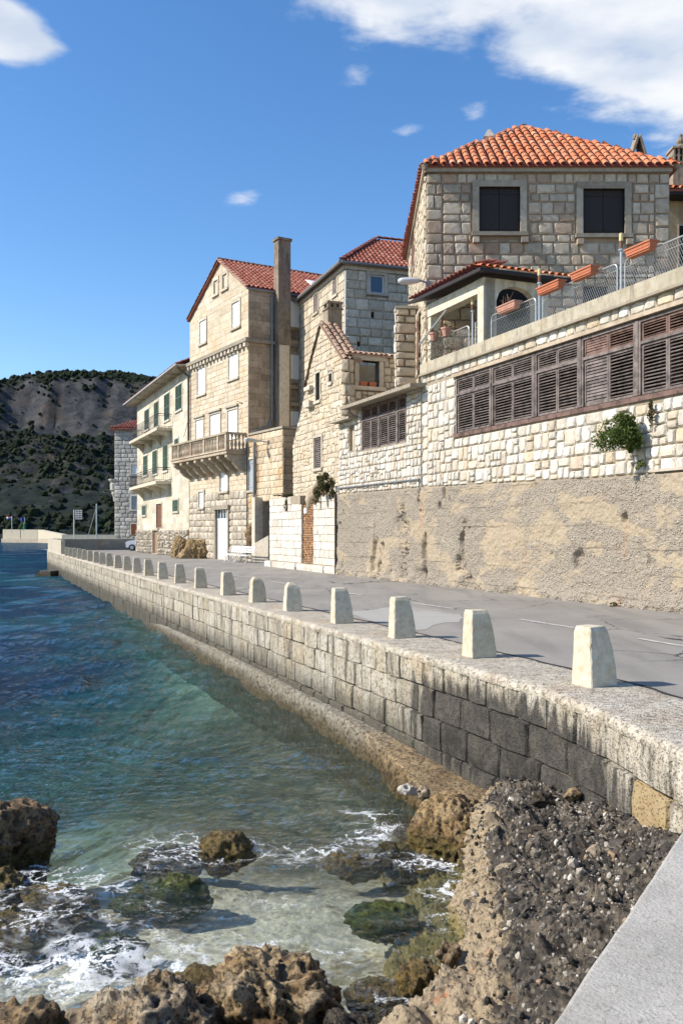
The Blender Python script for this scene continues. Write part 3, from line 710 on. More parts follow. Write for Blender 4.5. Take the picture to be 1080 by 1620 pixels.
# ------------------------------------------------------------------ quay line
WATER = -1.8
class Path:
    """a vertical wall following a polyline, left to right seen from the sea"""
    def __init__(s, pts):
        s.p = [Vector(q) for q in pts]; s.c = [0.0]
        for a, b in zip(s.p, s.p[1:]): s.c.append(s.c[-1] + (b - a).length)
        s.L = s.c[-1]
    def seg(s, a):
        for i in range(len(s.p) - 1):
            if a <= s.c[i + 1] or i == len(s.p) - 2: return i
    def base(s, a):
        i = s.seg(a); u = (s.p[i + 1] - s.p[i]).normalized(); return s.p[i] + u * (a - s.c[i]), u
    def normal(s, a):
        """blended round the bends"""
        n = Vector((0, 0))
        for d_ in (-.3, 0, .3):
            u = s.base(min(s.L, max(0, a + d_)))[1]; n += Vector((u.y, -u.x))
        return n.normalized()
    def frame(s, a):
        p, _ = s.base(a); n = s.normal(a); return Vector((p.x, p.y, 0)), math.atan2(n.x, -n.y)
    def pt(s, a, z, out=0.0):
        p, _ = s.base(a); p = p + s.normal(a) * out; return Vector((p.x, p.y, z))
QX = lambda D: 6.12 - .392 * D
QP = Path([(QX(88), 88), (QX(10), 10), (2.47, 8.8), (2.62, 7.6), (2.68, 7.1), (2.78, 6.45)])
def path_s_at_y(y):
    for i in range(len(QP.p) - 1):
        a, b = QP.p[i], QP.p[i + 1]
        if b.y <= y <= a.y: return QP.c[i] + (a.y - y) / (a.y - b.y) * (QP.c[i + 1] - QP.c[i])
    return QP.L
def quay_x(y):
    ys = [6.45, 7.1, 7.6, 8.8, 10, 88]; xs = [2.78, 2.68, 2.62, 2.47, QX(10), QX(88)]
    return np.interp(y, ys, xs)
SLABX = lambda y: .74 + .596 * (y - 3.15)

# ------------------------------------------------------------------ ground, road, kerb strip
mb = MB(); inner = [QP.pt(a, 0, -.25) for a in QP.c]
poly = [(p.x, p.y, -.02) for p in inner] + [(3.2, 6.3, -.02), (SLABX(0) + .4, 0, -.02), (-30, -50, -.02), (60, -60, -.02), (60, 6.4, -.02), (60, 120, -.02), (-20, 130, -.02), (QX(95), 95, -.02)]
mb.add(poly[::-1], [tuple(range(len(poly)))]); mb.build('ground', M['asphalt'], kind='structure')
# the quay's stone strip along the edge, uneven and worn
N_S, N_W = 900, 16; sv = np.concatenate([np.linspace(0, QP.L - 12, 400), np.linspace(QP.L - 11.97, QP.L, 500)])
V = np.zeros((N_S, N_W, 3))
prof = [(.045, -.115), (.06, -.075), (.045, -.03), (.01, -.006)] + [(-.06 - .0985 * i, 0) for i in range(12)]
for i, a in enumerate(sv):
    for j, (o, z) in enumerate(prof):
        p = QP.pt(a, z, o); V[i, j] = (p.x, p.y, p.z)
nn = fbm(V, 2.2, 4, k=3); n2 = fbm(V, 11, 3, k=9)
outw = np.array([QP.normal(a)[:] for a in sv])
wt = np.array([1, 1, 1, .8, .3, .1] + [0] * 10)
V[..., 0] += outw[:, None, 0] * wt * (nn * .05 + n2 * .025); V[..., 1] += outw[:, None, 1] * wt * (nn * .05 + n2 * .025)
V[..., 2] += .012 + nn * .012 + n2 * .006; V[:, -1, 2] = -.03
me, org = grid_mesh('kerb_strip', V, M['quay_top']); o = link_mesh('kerb_strip', me, None, org); tag(o, kind='structure')
mb = MB(); mb.quad((SLABX(.25) + .05, .25, .004), (-30.5, -50, .004), (9, -50, .004), (9, .25, .004)); mb.build('bounce_ground', M['slab'], kind='structure')  # unseen pale ground behind the camera, added to bounce warm sunlight onto walls
mb = MB(); mb.quad((SLABX(.25) + .05, .25, .0), (SLABX(.25) + .05, .25, -3.2), (-30.5, -50, -3.2), (-30.5, -50, .0)); mb.build('bounce_ground_side', M['slab'], kind='structure')  # seaward side of that added, unseen ground
def strip_line(off, z, a0=0, a1=None, n=60):
    return [QP.pt(a, z, -off) for a in np.linspace(a0, a1 or QP.L, n)]
mb = MB(); near = strip_line(1.06, .004, 0, QP.L, 80); near[-1] = Vector((3.9, 6.4, .004))
land = [(34, 6.4, .004), (34, 14, .004)] + [(15.02 - .405 * y + .6, y, .004) for y in np.linspace(15, 48, 10)] + [(-2.2, 52, .004), (-7.8, 62, .004), (-15.5, 80, .004), (-18, 92, .004), (-30, 97, .004)]
vs = [tuple(p) for p in near] + land
mb.add(vs[::-1], [tuple(range(len(vs)))]); mb.build('road', M['asphalt'], kind='structure')
# worn repair patch and dashed markings
def Zp(u, v, z=0.0):
    D = (EYE - z) * FPX / (v - HOR); return Vector(((u - 540) / FPX * D, D, z))
mb = MB(); cor = [Zp(u, v, .008) for u, v in ((545, 970), (662, 953), (744, 978), (660, 997))]; pts = []; rp_ = random.Random(8)
for i in range(4):
    for k in range(9): q_ = cor[i].lerp(cor[(i + 1) % 4], k / 9); pts.append(q_ + Vector((rp_.uniform(-.09, .09), rp_.uniform(-.22, .22), 0)))
mb.add(pts, [tuple(range(len(pts)))[::-1]]); mb.build('concrete_patch', M['patch'], kind='structure')
mk = thing('road_marking', 'broken row of worn white centre line dashes painted along the quay road', 'road marking', (4, 14, 0))
for (a, b) in [((822, 979.5), (918, 994.5)), ((652, 953.3), (716, 962.5)), ((541, 936.5), (572, 941.2)), ((465, 926), (480, 928)), ((426, 919), (454, 923)), ((356, 908.5), (384, 912)), ((310, 902), (330, 904)), ((1010, 1010), (1140, 1032))]:
    p, q = Zp(*a, .012), Zp(*b, .012); n = Vector((-(q - p).y, (q - p).x, 0)).normalized() * .055
    mb = MB(); mb.quad(p - n, q - n, q + n, p + n); mb.build('dash', M['paint'], mk)
# the concrete slab in the corner where the photographer stands
V = np.zeros((130, 70, 3))
for i in range(130):
    y = .2 + 6.3 * i / 129
    for j in range(70):
        w = j / 69; x = SLABX(y) + (w ** 1.6) * 7; V[i, j] = (x, y, .02)
V[:, 0, 2] -= .05; V[:, 0, 0] -= .0
V[..., 2] += fbm(V, 4, 5, k=5) * .012; V[:, 0, 0] += fbm(V[:, 0], 2.2, 5, .65, k=2) * .06
V = np.concatenate([V[:, :1] * 1.0 + np.array([.03, 0, -.5]), V[:, :1] + np.array([.0, 0, -.02]), V[:, 1:]], 1)
me, org = grid_mesh('concrete_slab', V[:, ::-1], M['slab']); tag(link_mesh('concrete_slab', me, None, org), kind='structure')

# ------------------------------------------------------------------ quay wall
qw = thing('quay_wall', 'long pale limestone block quay wall dropping to the sea under the bollards', 'quay wall', (QX(50), 50, WATER))
mb = MB()
for i in range(len(QP.c) - 1):
    for a, b in zip(np.linspace(QP.c[i], QP.c[i + 1], 8)[:-1], np.linspace(QP.c[i], QP.c[i + 1], 8)[1:]):
        mb.quad(QP.pt(a, -1.7, -.02), QP.pt(b, -1.7, -.02), QP.pt(b, -.03, -.02), QP.pt(a, -.03, -.02))
e = QP.pt(0, 0); mb.quad((e.x + 8, e.y + 3.2, -3.2), (e.x, e.y, -3.2), (e.x, e.y, 0), (e.x + 8, e.y + 3.2, 0))
mb.build('core', M['mortar_dark'], qw)
mb = MB()
for a, b in zip(np.linspace(0, QP.L, 60)[:-1], np.linspace(0, QP.L, 60)[1:]): mb.quad(QP.pt(a, -13, .02), QP.pt(b, -13, .02), QP.pt(b, -1.75, -.015), QP.pt(a, -1.75, -.015))
mb.build('footing', M['wall_wet'], qw)
rq = random.Random(5); rects = []; y5 = path_s_at_y(9.3)
for (z1, z0, wr) in ((-.07, -.43, (.42, .85)), (-.43, -.82, (.45, .95)), (-.82, -1.22, (.45, 1.0)), (-1.22, -1.95, (.5, 1.1))):
    a = rq.uniform(-.5, 0)
    while a < QP.L:
        w = rq.uniform(*wr); b = min(a + w, QP.L)
        if b - max(a, 0) > .15 and not (z1 < -.8 and max(a, 0) > y5 + .5): rects.append((max(a, 0), b, z0 + rq.uniform(-.012, .012), z1 + rq.uniform(-.004, .004)))
        a = b
special = []
yb = path_s_at_y(7.75)
keep = []
for r in rects:
    if r[0] < yb < r[1] and r[3] < -.4 and r[3] > -.5: special.append(r)
    else: keep.append(r)
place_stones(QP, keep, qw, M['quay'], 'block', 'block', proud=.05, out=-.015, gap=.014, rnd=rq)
tp = template_set('block'); 
for r in special[:1]:
    m_ = (r[0] + r[1]) / 2; base, rot = QP.frame(m_); q = MB(); q.add(*tp[2]); me = q.mesh('block', M['yellow_block'])
    o = link_mesh('block', me, qw, (base.x, base.y, (r[2] + r[3]) / 2), (0, 0, rot), (r[1] - r[0] - .03, .055, .37)); tag(o, 'yellowish block near the corner')

# ------------------------------------------------------------------ bollards
BY = [10.13, 12.45, 14.7, 17.1, 19.75, 22.2, 24.8, 27.8, 30.6, 33.4, 36.1, 38.7, 41.2, 43.9, 46.6, 49.1, 51.7, 54.4, 57.2, 59.9, 62.6, 65.3, 68.0]
ORD = ['nearest', 'second', 'third', 'fourth', 'fifth', 'sixth', 'seventh', 'eighth', 'ninth', 'tenth', 'eleventh', 'twelfth', 'thirteenth', 'fourteenth', 'fifteenth', 'sixteenth', 'seventeenth', 'eighteenth', 'nineteenth', 'twentieth', 'twenty-first', 'twenty-second', 'farthest']
def bollard_mesh(k, rounded):
    r = random.Random(k); n = 12; vs = []; H = .655
    for i in range(n + 1):
        t_ = i / n; z = H * t_
        xl = -.18 + .022 * t_; xr = .19 - .035 * t_ - .075 * t_ ** 2.4; yf = .175 - .04 * t_; 
        if rounded and t_ > .8: q = (t_ - .8) / .2; xl += .05 * q * q; xr -= .07 * q * q; yf -= .04 * q * q
        if i == n: xl += .012; xr -= .012; yf -= .012
        m_ = .012
        for (x, y) in ((xl + m_, -yf), (0, -yf - .001), (xr - m_, -yf), (xr, -yf + m_), (xr, 0), (xr, yf - m_), (xr - m_, yf), (0, yf), (xl + m_, yf), (xl, yf - m_), (xl, 0), (xl, -yf + m_)):
            vs.append((x + r.uniform(-.0035, .0035) * (2 if rounded else 1), y + r.uniform(-.0035, .0035), z + r.uniform(-.003, .003)))
    k_ = 12; fs = [tuple(range(k_))[::-1], tuple(range(n * k_, (n + 1) * k_))]
    for i in range(n):
        for j in range(k_): a = i * k_ + j; b = i * k_ + (j + 1) % k_; fs.append((a, b, b + k_, a + k_))
    q = MB(); q.add(vs, fs); return q.mesh('bollard', M['bollard'])
bm_ = [bollard_mesh(1, False), bollard_mesh(2, True), bollard_mesh(3, False)]
for i, y in enumerate(BY):
    D0 = y; x0 = 2.86 - .402 * (D0 - 10.0)
    o = link_mesh('bollard', bm_[1 if i in (4, 5) else (2 if i % 2 else 0)], None, (x0, D0, .012), (random.uniform(-.025, .025), random.uniform(-.02, .02), math.atan2(-.402, 1) * -1 + R(-5 if i else 2) + random.uniform(-.06, .06)), (1, 1, [1, .97, 1, 1, .93, .93][i] if i < 6 else random.uniform(.95, 1.02)))
    extra = ['standing closest to the camera, with its long shadow on the road', 'between the nearest one and the concrete patch', 'standing in front of the pale concrete patch', 'at the far end of the pale concrete patch', 'with a chipped, rounded and weathered top', 'smaller and round shouldered'][i] if i < 6 else None
    w = ORD[i]
    lab = f'{w} pale stone bollard, {extra}' if extra else (f'{w} pale stone bollard of the quay edge row, counted from the camera end' if i < 22 else 'farthest pale stone bollard of the row, beside the white parapet')
    tag(o, lab, 'bollard', 'stone bollards along the quay edge')

# ------------------------------------------------------------------ end parapet, breakwater, far poles and flags
pp = thing('end_parapet', 'low white concrete parapet turning the far corner of the quay', 'parapet', (QX(80), 80, 0))
A = QP.pt(0, 0, -.03); B = QP.pt(path_s_at_y(73), 0, -.03)
FQ = Face((A.x, A.y), (B.x, B.y)); mb = MB(); mb.fbox(FQ, 0, FQ.L, 0, 1.12, -.32, 0); mb.build('seaward_wall', M['cream_plaster'], pp)
FE = Face((A.x, A.y), (A.x + 14, A.y + 5.5)); mb = MB(); mb.fbox(FE, .34, FE.L, -.02, 1.06, -.35, 0); mb.build('end_wall', M['pebbly'], pp)
mb = MB(); mb.fbox(FE, .34, FE.L, 1.062, 1.14, -.38, .03); mb.build('coping', M['cream_plaster'], pp)
bw = thing('breakwater', 'long white harbour breakwater wall out on the water below the hill', 'breakwater', (-100, 310, WATER))
mb = MB(); mb.prism([(-123, 331, -.35), (-107.3, 322, -.35), (-107.3, 322, 2.85), (-123, 331, 2.95)], (1.5, 2.4, 0)); mb.build('outer_wall', M['cream_plaster'], bw)
mb = MB(); mb.prism([(-107.2, 322, -.35), (-92, 300, -.3), (-92, 300, 1.15), (-107.2, 322, 2.83)], (1.5, 1, 0)); mb.build('sloping_wall', M['cream_plaster'], bw)
mb = MB(); mb.prism([(-91.9, 300, -.8), (-40, 296, -.8), (-40, 296, 1.05), (-91.9, 300, 1.1)], (.1, 1.5, 0)); mb.build('inner_wall', M['cream_plaster'], bw)
mb = MB(); mb.prism([(-123.4, 330.6, -3), (-107, 321.4, -3), (-91.8, 299.5, -3), (-40, 295, -3), (-40, 306, -3), (-85, 312, -3), (-104, 330, -3), (-121, 338, -3)], (0, 0, 2.64)); mb.build('base', M['lime_grey'], bw)
sg = thing('lattice_signboard', 'small pale lattice board on a tall post behind the far parapet', 'signboard', (-29.3, 100, 0))
mb = MB(); mb.tube([(-29.35, 100, 0), (-29.35, 100, 4.25)], .06, 6); mb.build('post', M['galv'], sg)
mb = MB()
for i in range(5): x = -29.2 + i * .17; mb.box(x, x + .05, 99.98, 100.02, 3.2, 4.2)
for i in range(5): z = 3.2 + i * .24; mb.box(-29.2, -28.45, 99.94, 99.975, z, z + .05)
mb.build('lattice', M['white_metal'], sg)
mast = thing('harbour_mast', 'thin grey harbour mast with stay wire against the dark hill', 'mast', (-40.3, 150, -.5))
mb = MB(); mb.tube([(-40.3, 150, -.5), (-40.3, 150, 6.5)], .11, 6); mb.build('pole', M['galv'], mast)
mb = MB(); mb.tube([(-40.4, 150, 5.6), (-42.2, 150, -.5)], .05, 5); mb.build('stay', M['zinc'], mast)
for (nm, u, top, mats, lab) in (('flag', 19.3, 816.5, ('red', 'white', 'blue'), 'red white and blue flag on a pole at the breakwater'), ('flag', 39.5, 818.5, ('blue',), 'plain blue flag on a pole beside the green beacon')):
    D = 326; x = (u - 540) / FPX * D; z1 = EYE + (HOR - top) * D / FPX
    f = thing(nm, lab, 'flag', (x, D, 2)); mb = MB(); mb.tube([(x, D, 1.5), (x, D, z1)], .12, 6); mb.build('flagpole', M['galv'], f)
    w, h = (1.9, 1.15) if len(mats) == 3 else (1.4, 1.3)
    for i, mm in enumerate(mats):
        mb = MB(); hh = h / len(mats); zt = z1 - i * hh; n = 6
        for j in range(n):
            xa, xb = x - w * j / n - .12, x - w * (j + 1) / n - .12; ya, yb = D + .25 * math.sin(j * 1.3), D + .25 * math.sin((j + 1) * 1.3)
            mb.prism([(xa, ya, zt - hh), (xb, yb, zt - hh), (xb, yb, zt), (xa, ya, zt)], (0, .05, 0))
        mb.build('stripe' if len(mats) == 3 else 'cloth', M[mm], f)
bc = thing('beacon', 'small green harbour beacon on the breakwater', 'beacon', (-113.5, 326, 2.8))
mb = MB(); mb.lathe((-113.5, 326, 2.7), [(.5, 0), (.42, 1.6), (.6, 1.7), (.3, 1.8), (.3, 2.4), (.1, 2.7)], 8); mb.build('tower', M['green_metal'], bc)
mb = MB(); mb.hexa([(-23.9, 72.2, -1.95), (-22.9, 71.7, -1.95), (-22.6, 72.9, -1.95), (-23.6, 73.3, -1.95), (-23.9, 72.2, -1.28), (-22.9, 71.7, -1.32), (-22.6, 72.9, -1.3), (-23.6, 73.3, -1.27)])
mb.hexa([(-24.3, 72.3, -1.95), (-23.92, 72.2, -1.95), (-23.7, 73.2, -1.95), (-24.1, 73.3, -1.95), (-24.3, 72.3, -1.5), (-23.92, 72.2, -1.47), (-23.7, 73.2, -1.46), (-24.1, 73.3, -1.5)])
mb.build('mooring_block', M['rock_black'], label='dark concrete mooring block in the water at the far foot of the quay', cat='mooring block')

# ------------------------------------------------------------------ sea bed and water
ROCKS = []   # (x, y, radius) used for foam and depth
def bed_h(X, Y):
    P = np.stack([X, Y, np.zeros_like(X)], -1)
    b = -2.16 - .8 * ss(Y, 9.6, 13) - 2.0 * ss(Y, 14, 23) - 3 * ss(Y, 24, 50) - 5 * ss(Y, 60, 150) - .9 * ss(-X, 1.8, 6) * ss(Y, 8.2, 12) + .22 * ss(Y, 8, 6)
    b = b + .16 * fbm(P, .55, 4, k=20) + .05 * fbm(P, 2.8, 3, k=24)
    dq = np.clip(quay_x(np.clip(Y, 6.45, 88)) - X, 0, None)
    rise = (1.9 * np.exp(-dq / 1.9) * ss(Y, 10, 13) + .4 * np.exp(-dq / .8)) * ss(Y, 9, 11) * ss(-Y, -60, -24)
    gap_b = np.clip(-2.3 - b, 0, 99); b = b + gap_b * (1 - np.exp(-rise * 1.1))
    return b
xs = np.concatenate([-8 - (np.linspace(1, 0, 50) ** 2) * 60, np.linspace(-7.9, 4, 170)]); ys = np.concatenate([np.linspace(1.5, 22, 230), 22 + np.linspace(.02, 1, 60) ** 1.7 * 90])
X, Y = np.meshgrid(xs, ys); Z = bed_h(X, Y)
me, org = grid_mesh('sea_bed', np.stack([X, Y, Z], -1), M['bed']); tag(link_mesh('sea_bed', me, None, org), kind='structure')
FOAM = [(-3.0, 8.7, .8, 1.0), (-2.5, 7.7, .9, 1.25), (-1.75, 7.3, .7, 1.2), (-3.2, 7.7, .6, 1.1), (.15, 11.2, .5, 1.15), (.45, 10.4, .6, 1.0), (-.55, 9.9, .55, 1.0), (1.1, 8.9, .35, 1.25), (.95, 9.7, .45, 1.1), (.25, 7.3, .6, .8), (-.9, 7.5, .5, 1.15), (-1.35, 7.0, .5, 1.25), (-.3, 7.3, .5, .8), (1.0, 8.2, .3, .9),
        (-1.9, 9.7, .5, .85), (-.35, 6.9, .4, .9), (.55, 6.9, .35, .9), (-3.4, 9.4, .6, .9), (-2.2, 9.0, .5, .7), (0, 12.3, .7, .5), (-.6, 8.6, .7, .45), (-1.6, 8.6, .6, .6)]
def make_water():
    xs = np.concatenate([-9 - (np.linspace(1, .004, 110) ** 3) * 900, np.linspace(-9, 3.4, 300)])
    ys = np.concatenate([np.linspace(-60, 1, 20), np.linspace(1.5, 5, 20)[:-1], np.linspace(5, 15, 250), 15 * np.exp(np.linspace(.004, 4.4, 300))])
    X, Y = np.meshgrid(xs, ys)
    dep = WATER - bed_h(X, Y); fo = np.zeros_like(X)
    P = np.stack([X, Y * 1.25, 0 * X], -1)
    Pw = P + np.stack([fbm(P, .5, 2, k=40), fbm(P, .5, 2, k=41), 0 * X], -1) * .6
    amp = .058 + .085 * ss(Y, 9, 24)
    amp = amp * (1 - .85 * ss(Y, 120, 300))
    h = amp * (1.1 * fbm(Pw, .9, 4, k=42) + .55 * fbm(Pw * np.array([.8, 1.6, 1]), 2.1, 3, k=43, ridged=True) + .9 * np.sin(1.15 * X + 1.9 * Y + 1.6 * fbm(P, .3, 2, k=44)) * .4)
    for (rx, ry, rr) in ROCKS:
        d_ = np.sqrt((X - rx) ** 2 + (Y - ry) ** 2) - rr
        dep = np.minimum(dep, np.where(d_ < .35, .04 + np.clip(d_, 0, 1) * 1.1, 99)); fo = np.maximum(fo, .62 * np.exp(-(np.clip(d_, 0, 9) / .16) ** 2) * ss(14 - Y, 0, 4))
    dq = quay_x(np.clip(Y, 6.45, 88)) - X
    for (fx, fy, fr, fs_) in FOAM: fo = np.maximum(fo, fs_ * np.exp(-((X - fx) ** 2 + (Y - fy) ** 2 * 1.6) / fr ** 2))
    h = h + .02 * np.clip(fo, 0, 1) * fbm(P, 7, 3, k=47)
    fo = np.maximum(fo, .42 * np.exp(-(np.clip(dq - .3, 0, 9) / .2) ** 2) * ss(Y, 16, 24) * ss(60 - Y, 0, 20))
    V = np.stack([X, Y, WATER + h], -1)
    keepx = X < quay_x(np.clip(Y, 6.45, 88)) + .6
    V[..., 0] = np.where(Y > 95, X, np.minimum(X, np.where(Y < 6.45, np.where(Y < 1.5, SLABX(Y) - .05, 3.6), quay_x(np.clip(Y, 6.45, 88)) + .5)))
    me, org = grid_mesh('water', V, M['water'], attrs=dict(depth=np.clip(dep, 0, 20), foam=fo))
    tag(link_mesh('water', me, None, org), kind='structure')

# ------------------------------------------------------------------ hill
HXs = np.linspace(-760, 420, 420); HYs = np.concatenate([np.linspace(425, 700, 230), np.linspace(704, 1150, 60)])
def hill_h(X, Y):
    P = np.stack([X, Y, 0 * X], -1); H = np.interp(X, [-760, -600, -420, -285, -250, -222, -185, -158, -100, 100, 420], [20, 60, 104, 124, 131, 136, 134.5, 129, 120, 95, 70])
    w = 16 * fbm(P, .012, 4, k=60) + 5 * fbm(P, .05, 3, k=61); Yw = Y + w
    c0 = 600 + 14 * np.sin(X * .021); hs = .30 + .62 * ss(fbm(P * np.array([1, 0, 0]), .014, 3, k=66), -.35, .1)
    pr = np.interp(Yw, [440, 446, 470, 540, 596], [-.05, .0, .07, .27, .46]); pr = pr + ss(Yw, c0, c0 + 26) * .34 * hs + np.clip((Yw - c0 - 20) / 140, 0, 1) * (.54 - .34 * hs)
    pr = np.where(Yw > c0 + 160, 1.0 - (Yw - c0 - 160) / 1200, np.minimum(pr, 1.0))
    z = H * pr + (8 * fbm(P, .022, 6, .6, k=62, ridged=True) + 3.2 * fbm(P, .14, 4, k=63, ridged=True)) * np.clip(pr * 4, 0, 1) * (1 - .6 * ss(pr, .8, 1))
    return z
X, Y = np.meshgrid(HXs, HYs); Z = hill_h(X, Y)
me, org = grid_mesh('hill', np.stack([X, Y, Z], -1), M['hill']); tag(link_mesh('hill', me, None, org), kind='structure')
def make_shrubs():
    rg = np.random.default_rng(4); n = 34000
    x = rg.uniform(-420, -40, n); y = 445 + rg.random(n) ** .9 * 330; z = hill_h(x, y); zx = hill_h(x + 3, y); zy = hill_h(x, y + 3)
    sl = np.sqrt(((zx - z) / 3) ** 2 + ((zy - z) / 3) ** 2); den = fbm(np.stack([x, y, 0 * x], -1), .022, 4, k=70)
    ok = (sl < 2.4) & (z > 1.5) & (den + rg.uniform(-.5, .5, n) > -.10 + .10 * (y < 520) * (z > 12) + .42 * np.clip(sl - .75, 0, 1.2)); x, y, z = x[ok], y[ok], z[ok]; n = len(x)
    bmx = bmesh.new(); bmesh.ops.create_icosphere(bmx, subdivisions=1, radius=1); base = np.array([v.co[:] for v in bmx.verts]); fc = np.array([[v.index for v in f.verts] for f in bmx.faces]); bmx.free()
    r = .55 + 1.6 * rg.random(n) ** 2 * np.where(z < 14, 1.5, 1); jit = rg.uniform(.65, 1.25, (n, len(base), 1))
    V = base[None] * jit * np.stack([r * rg.uniform(.9, 1.4, n), r * 1.2, r * rg.uniform(.8, 1.3, n)], -1)[:, None] + np.stack([x, y, z + r * .25], -1)[:, None]
    F = fc[None] + (np.arange(n) * len(base))[:, None, None]
    me = bpy.data.meshes.new('hill_scrub'); me.from_pydata(V.reshape(-1, 3).tolist(), [], F.reshape(-1, 3).tolist()); me.materials.append(M['shrub']); me.update()
    tag(link_mesh('hill_scrub', me), kind='stuff')
make_shrubs()

# ------------------------------------------------------------------ sea rocks
def rock(c, r, seed, mat, label, cat='rock', group=None, sub=5, cuts=16, rough=.16, flat=.0, name='sea_rock', foam=True):
    bmx = bmesh.new(); bmesh.ops.create_icosphere(bmx, subdivisions=sub, radius=1)
    P = np.array([v.co[:] for v in bmx.verts]); rg = np.random.default_rng(seed)
    n = rg.normal(size=(cuts, 3)); n /= np.linalg.norm(n, axis=1)[:, None]; d_ = rg.uniform(.66, .98, cuts)
    dots = P @ n.T; rad = np.where(dots > .05, d_ / np.maximum(dots, .05), 9)
    k = 14.0; rr = -np.log(np.exp(-k * np.minimum(rad, 3)).sum(1) + np.exp(-k * 1.12)) / k
    Q = P * rr[:, None] * np.array(r)
    Q = Q * .86; s0 = float(np.mean(r)); off = seed * 7.7
    d1 = fbm(Q / s0 + off, 1.5, 5, .6, k=seed) * rough * s0 * 1.5 + fbm(Q / s0 + off, 3.0, 6, .65, k=seed + 3, ridged=True) * rough * s0 * .95
    pit = np.clip(.42 - cellf(Q + off, 8, k=seed), 0, 1) * .20 - np.clip(.42 - cellf(Q - off, 13, k=seed + 1), 0, 1) * .09
    Q = Q + P * (d1 - pit)[:, None]
    for v, q in zip(bmx.verts, Q): v.co = q
    me = bpy.data.meshes.new(name); bmx.to_mesh(me); bmx.free(); me.polygons.foreach_set('use_smooth', [True] * len(me.polygons)); me.materials.append(mat)
    o = link_mesh(name, me, None, c, (0, 0, rg.uniform(0, 6))) if False else link_mesh(name, me, None, c)
    tag(o, label, cat, group)
    if foam: ROCKS.append((c[0], c[1], max(r[0], r[1]) * .9))
    return o
G = 'rocks in and at the edge of the sea'
rock((-3.72, 9.75, -1.72), (.80, .62, .62), 3, M['rock_brown'], 'big dark brown angular boulder standing in the sea at the left edge', group=G, sub=6, cuts=11)
rock((-3.42, 9.0, -1.84), (.30, .22, .20), 5, M['rock_gold'], 'small golden rock just in front of the big brown boulder', group=G)
rock((-3.0, 8.35, -1.96), (.62, .42, .24), 6, M['rock_gold'], 'flat weedy golden rock awash below the brown boulder, at the left', group=G, sub=5)
rock((-2.75, 8.9, -1.96), (.5, .3, .20), 12, M['rock_gold'], 'narrow weedy rock washed by foam right of the brown boulder', group=G)
rock((-2.0, 8.0, -2.0), (.28, .22, .18), 14, M['rock_green'], 'small submerged greenish rock amid foam, lower left', group=G, foam=False)
rock((-1.3, 10.1, -1.86), (.42, .30, .26), 8, M['rock_gold'], 'golden rock breaking the water in the middle of the cove', group=G)
rock((-1.95, 10.2, -2.05), (.42, .24, .25), 9, M['rock_black'], 'dark wet rock just left of the golden one in the cove', group=G)
rock((-1.75, 9.25, -2.02), (.62, .26, .24), 15, M['rock_green'], 'low green ridge of rock awash in front of the golden rock', group=G, foam=False)
rock((.12, 9.95, -1.95), (.36, .24, .20), 10, M['rock_gold'], 'weedy brown rock washed by surf left of the tan ledge', group=G)
rock((.72, 10.15, -1.95), (.42, .22, .22), 11, M['rock_black'], 'wet dark rock in the surf under the tan ledge', group=G)
rock((.42, 8.5, -1.90), (.42, .33, .17), 16, M['rock_green'], 'rounded bright green weed covered rock awash alone in the shallows', group=G, rough=.08, foam=False)
rock((-2.15, 6.1, -1.93), (.66, .52, .46), 21, M['rock_tan'], 'tan rock in the bottom left corner', group=G, sub=6)
rock((-1.22, 6.05, -1.78), (.72, .55, .62), 22, M['rock_grey'], 'large grey and white pebbly boulder at the bottom edge', group=G, sub=6)
rock((-.52, 6.45, -1.80), (.54, .46, .60), 23, M['rock_red'], 'reddish brown craggy boulder right of the pebbly grey one', group=G, sub=6, rough=.24)
rock((-1.0, 6.9, -1.96), (.55, .26, .32), 24, M['rock_gold'], 'golden rock behind the grey and red boulders, washed by foam', group=G)
rock((.10, 5.95, -1.80), (.50, .38, .42), 25, M['rock_black'], 'wet black rock at the bottom edge beside the red boulder', group=G, sub=6, rough=.2)
rock((.30, 7.05, -1.93), (.30, .16, .17), 26, M['rock_gold'], 'small golden rock awash behind the wet black one', group=G)
rock((.62, 6.95, -1.80), (.26, .20, .24), 27, M['rock_gold'], 'yellow brown rock at the foot of the rubble slope', group=G)
rock((.93, 6.65, -1.66), (.27, .22, .24), 28, M['rock_tan'], 'rounded tan boulder lying on the foot of the rubble slope', group=G, foam=False)
rock((.80, 6.9, -1.50), (.12, .10, .13), 29, M['rock_grey'], 'small grey stone perched behind the rounded tan boulder', group=G, foam=False, sub=4)
rock((1.45, 9.55, -1.66), (.27, .20, .25), 30, M['rock_tan'], 'smooth tan boulder tucked between the ledge and the rubble', group=G, rough=.08)
rock((1.22, 10.15, -1.68), (.62, .50, .42), 51, M['rock_tan'], 'pitted tan block of rock ending the ledge beside the rubble bank', group=G, sub=6, cuts=9, rough=.13)
rock((.76, 10.75, -1.33), (.12, .09, .09), 31, M['lime_white'], 'white stone on the seaward edge of the tan ledge', group=G, sub=4, foam=False)
rock((.95, 10.72, -1.35), (.11, .08, .07), 32, M['rock_grey'], 'smaller grey stone beside the white one on the ledge', group=G, sub=4, foam=False)
rock((1.80, 8.15, -1.02), (.20, .13, .12), 33, M['rock_black'], 'black wedge shaped stone lying on the rubble', group=G, sub=5, foam=False, rough=.1)
rock((2.02, 9.15, -.98), (.15, .12, .11), 34, M['rock_black'], 'dark stone near the back of the rubble, below the blackened wall', group=G, sub=4, foam=False)
rock((2.30, 9.05, -.90), (.11, .08, .08), 35, M['rock_tan'], 'pale stone on the rubble below the blackened wall', group=G, sub=4, foam=False)
rock((2.0, 7.3, -.98), (.12, .09, .08), 36, M['rock_grey'], 'grey stone in the middle of the black rubble', group=G, sub=4, foam=False)

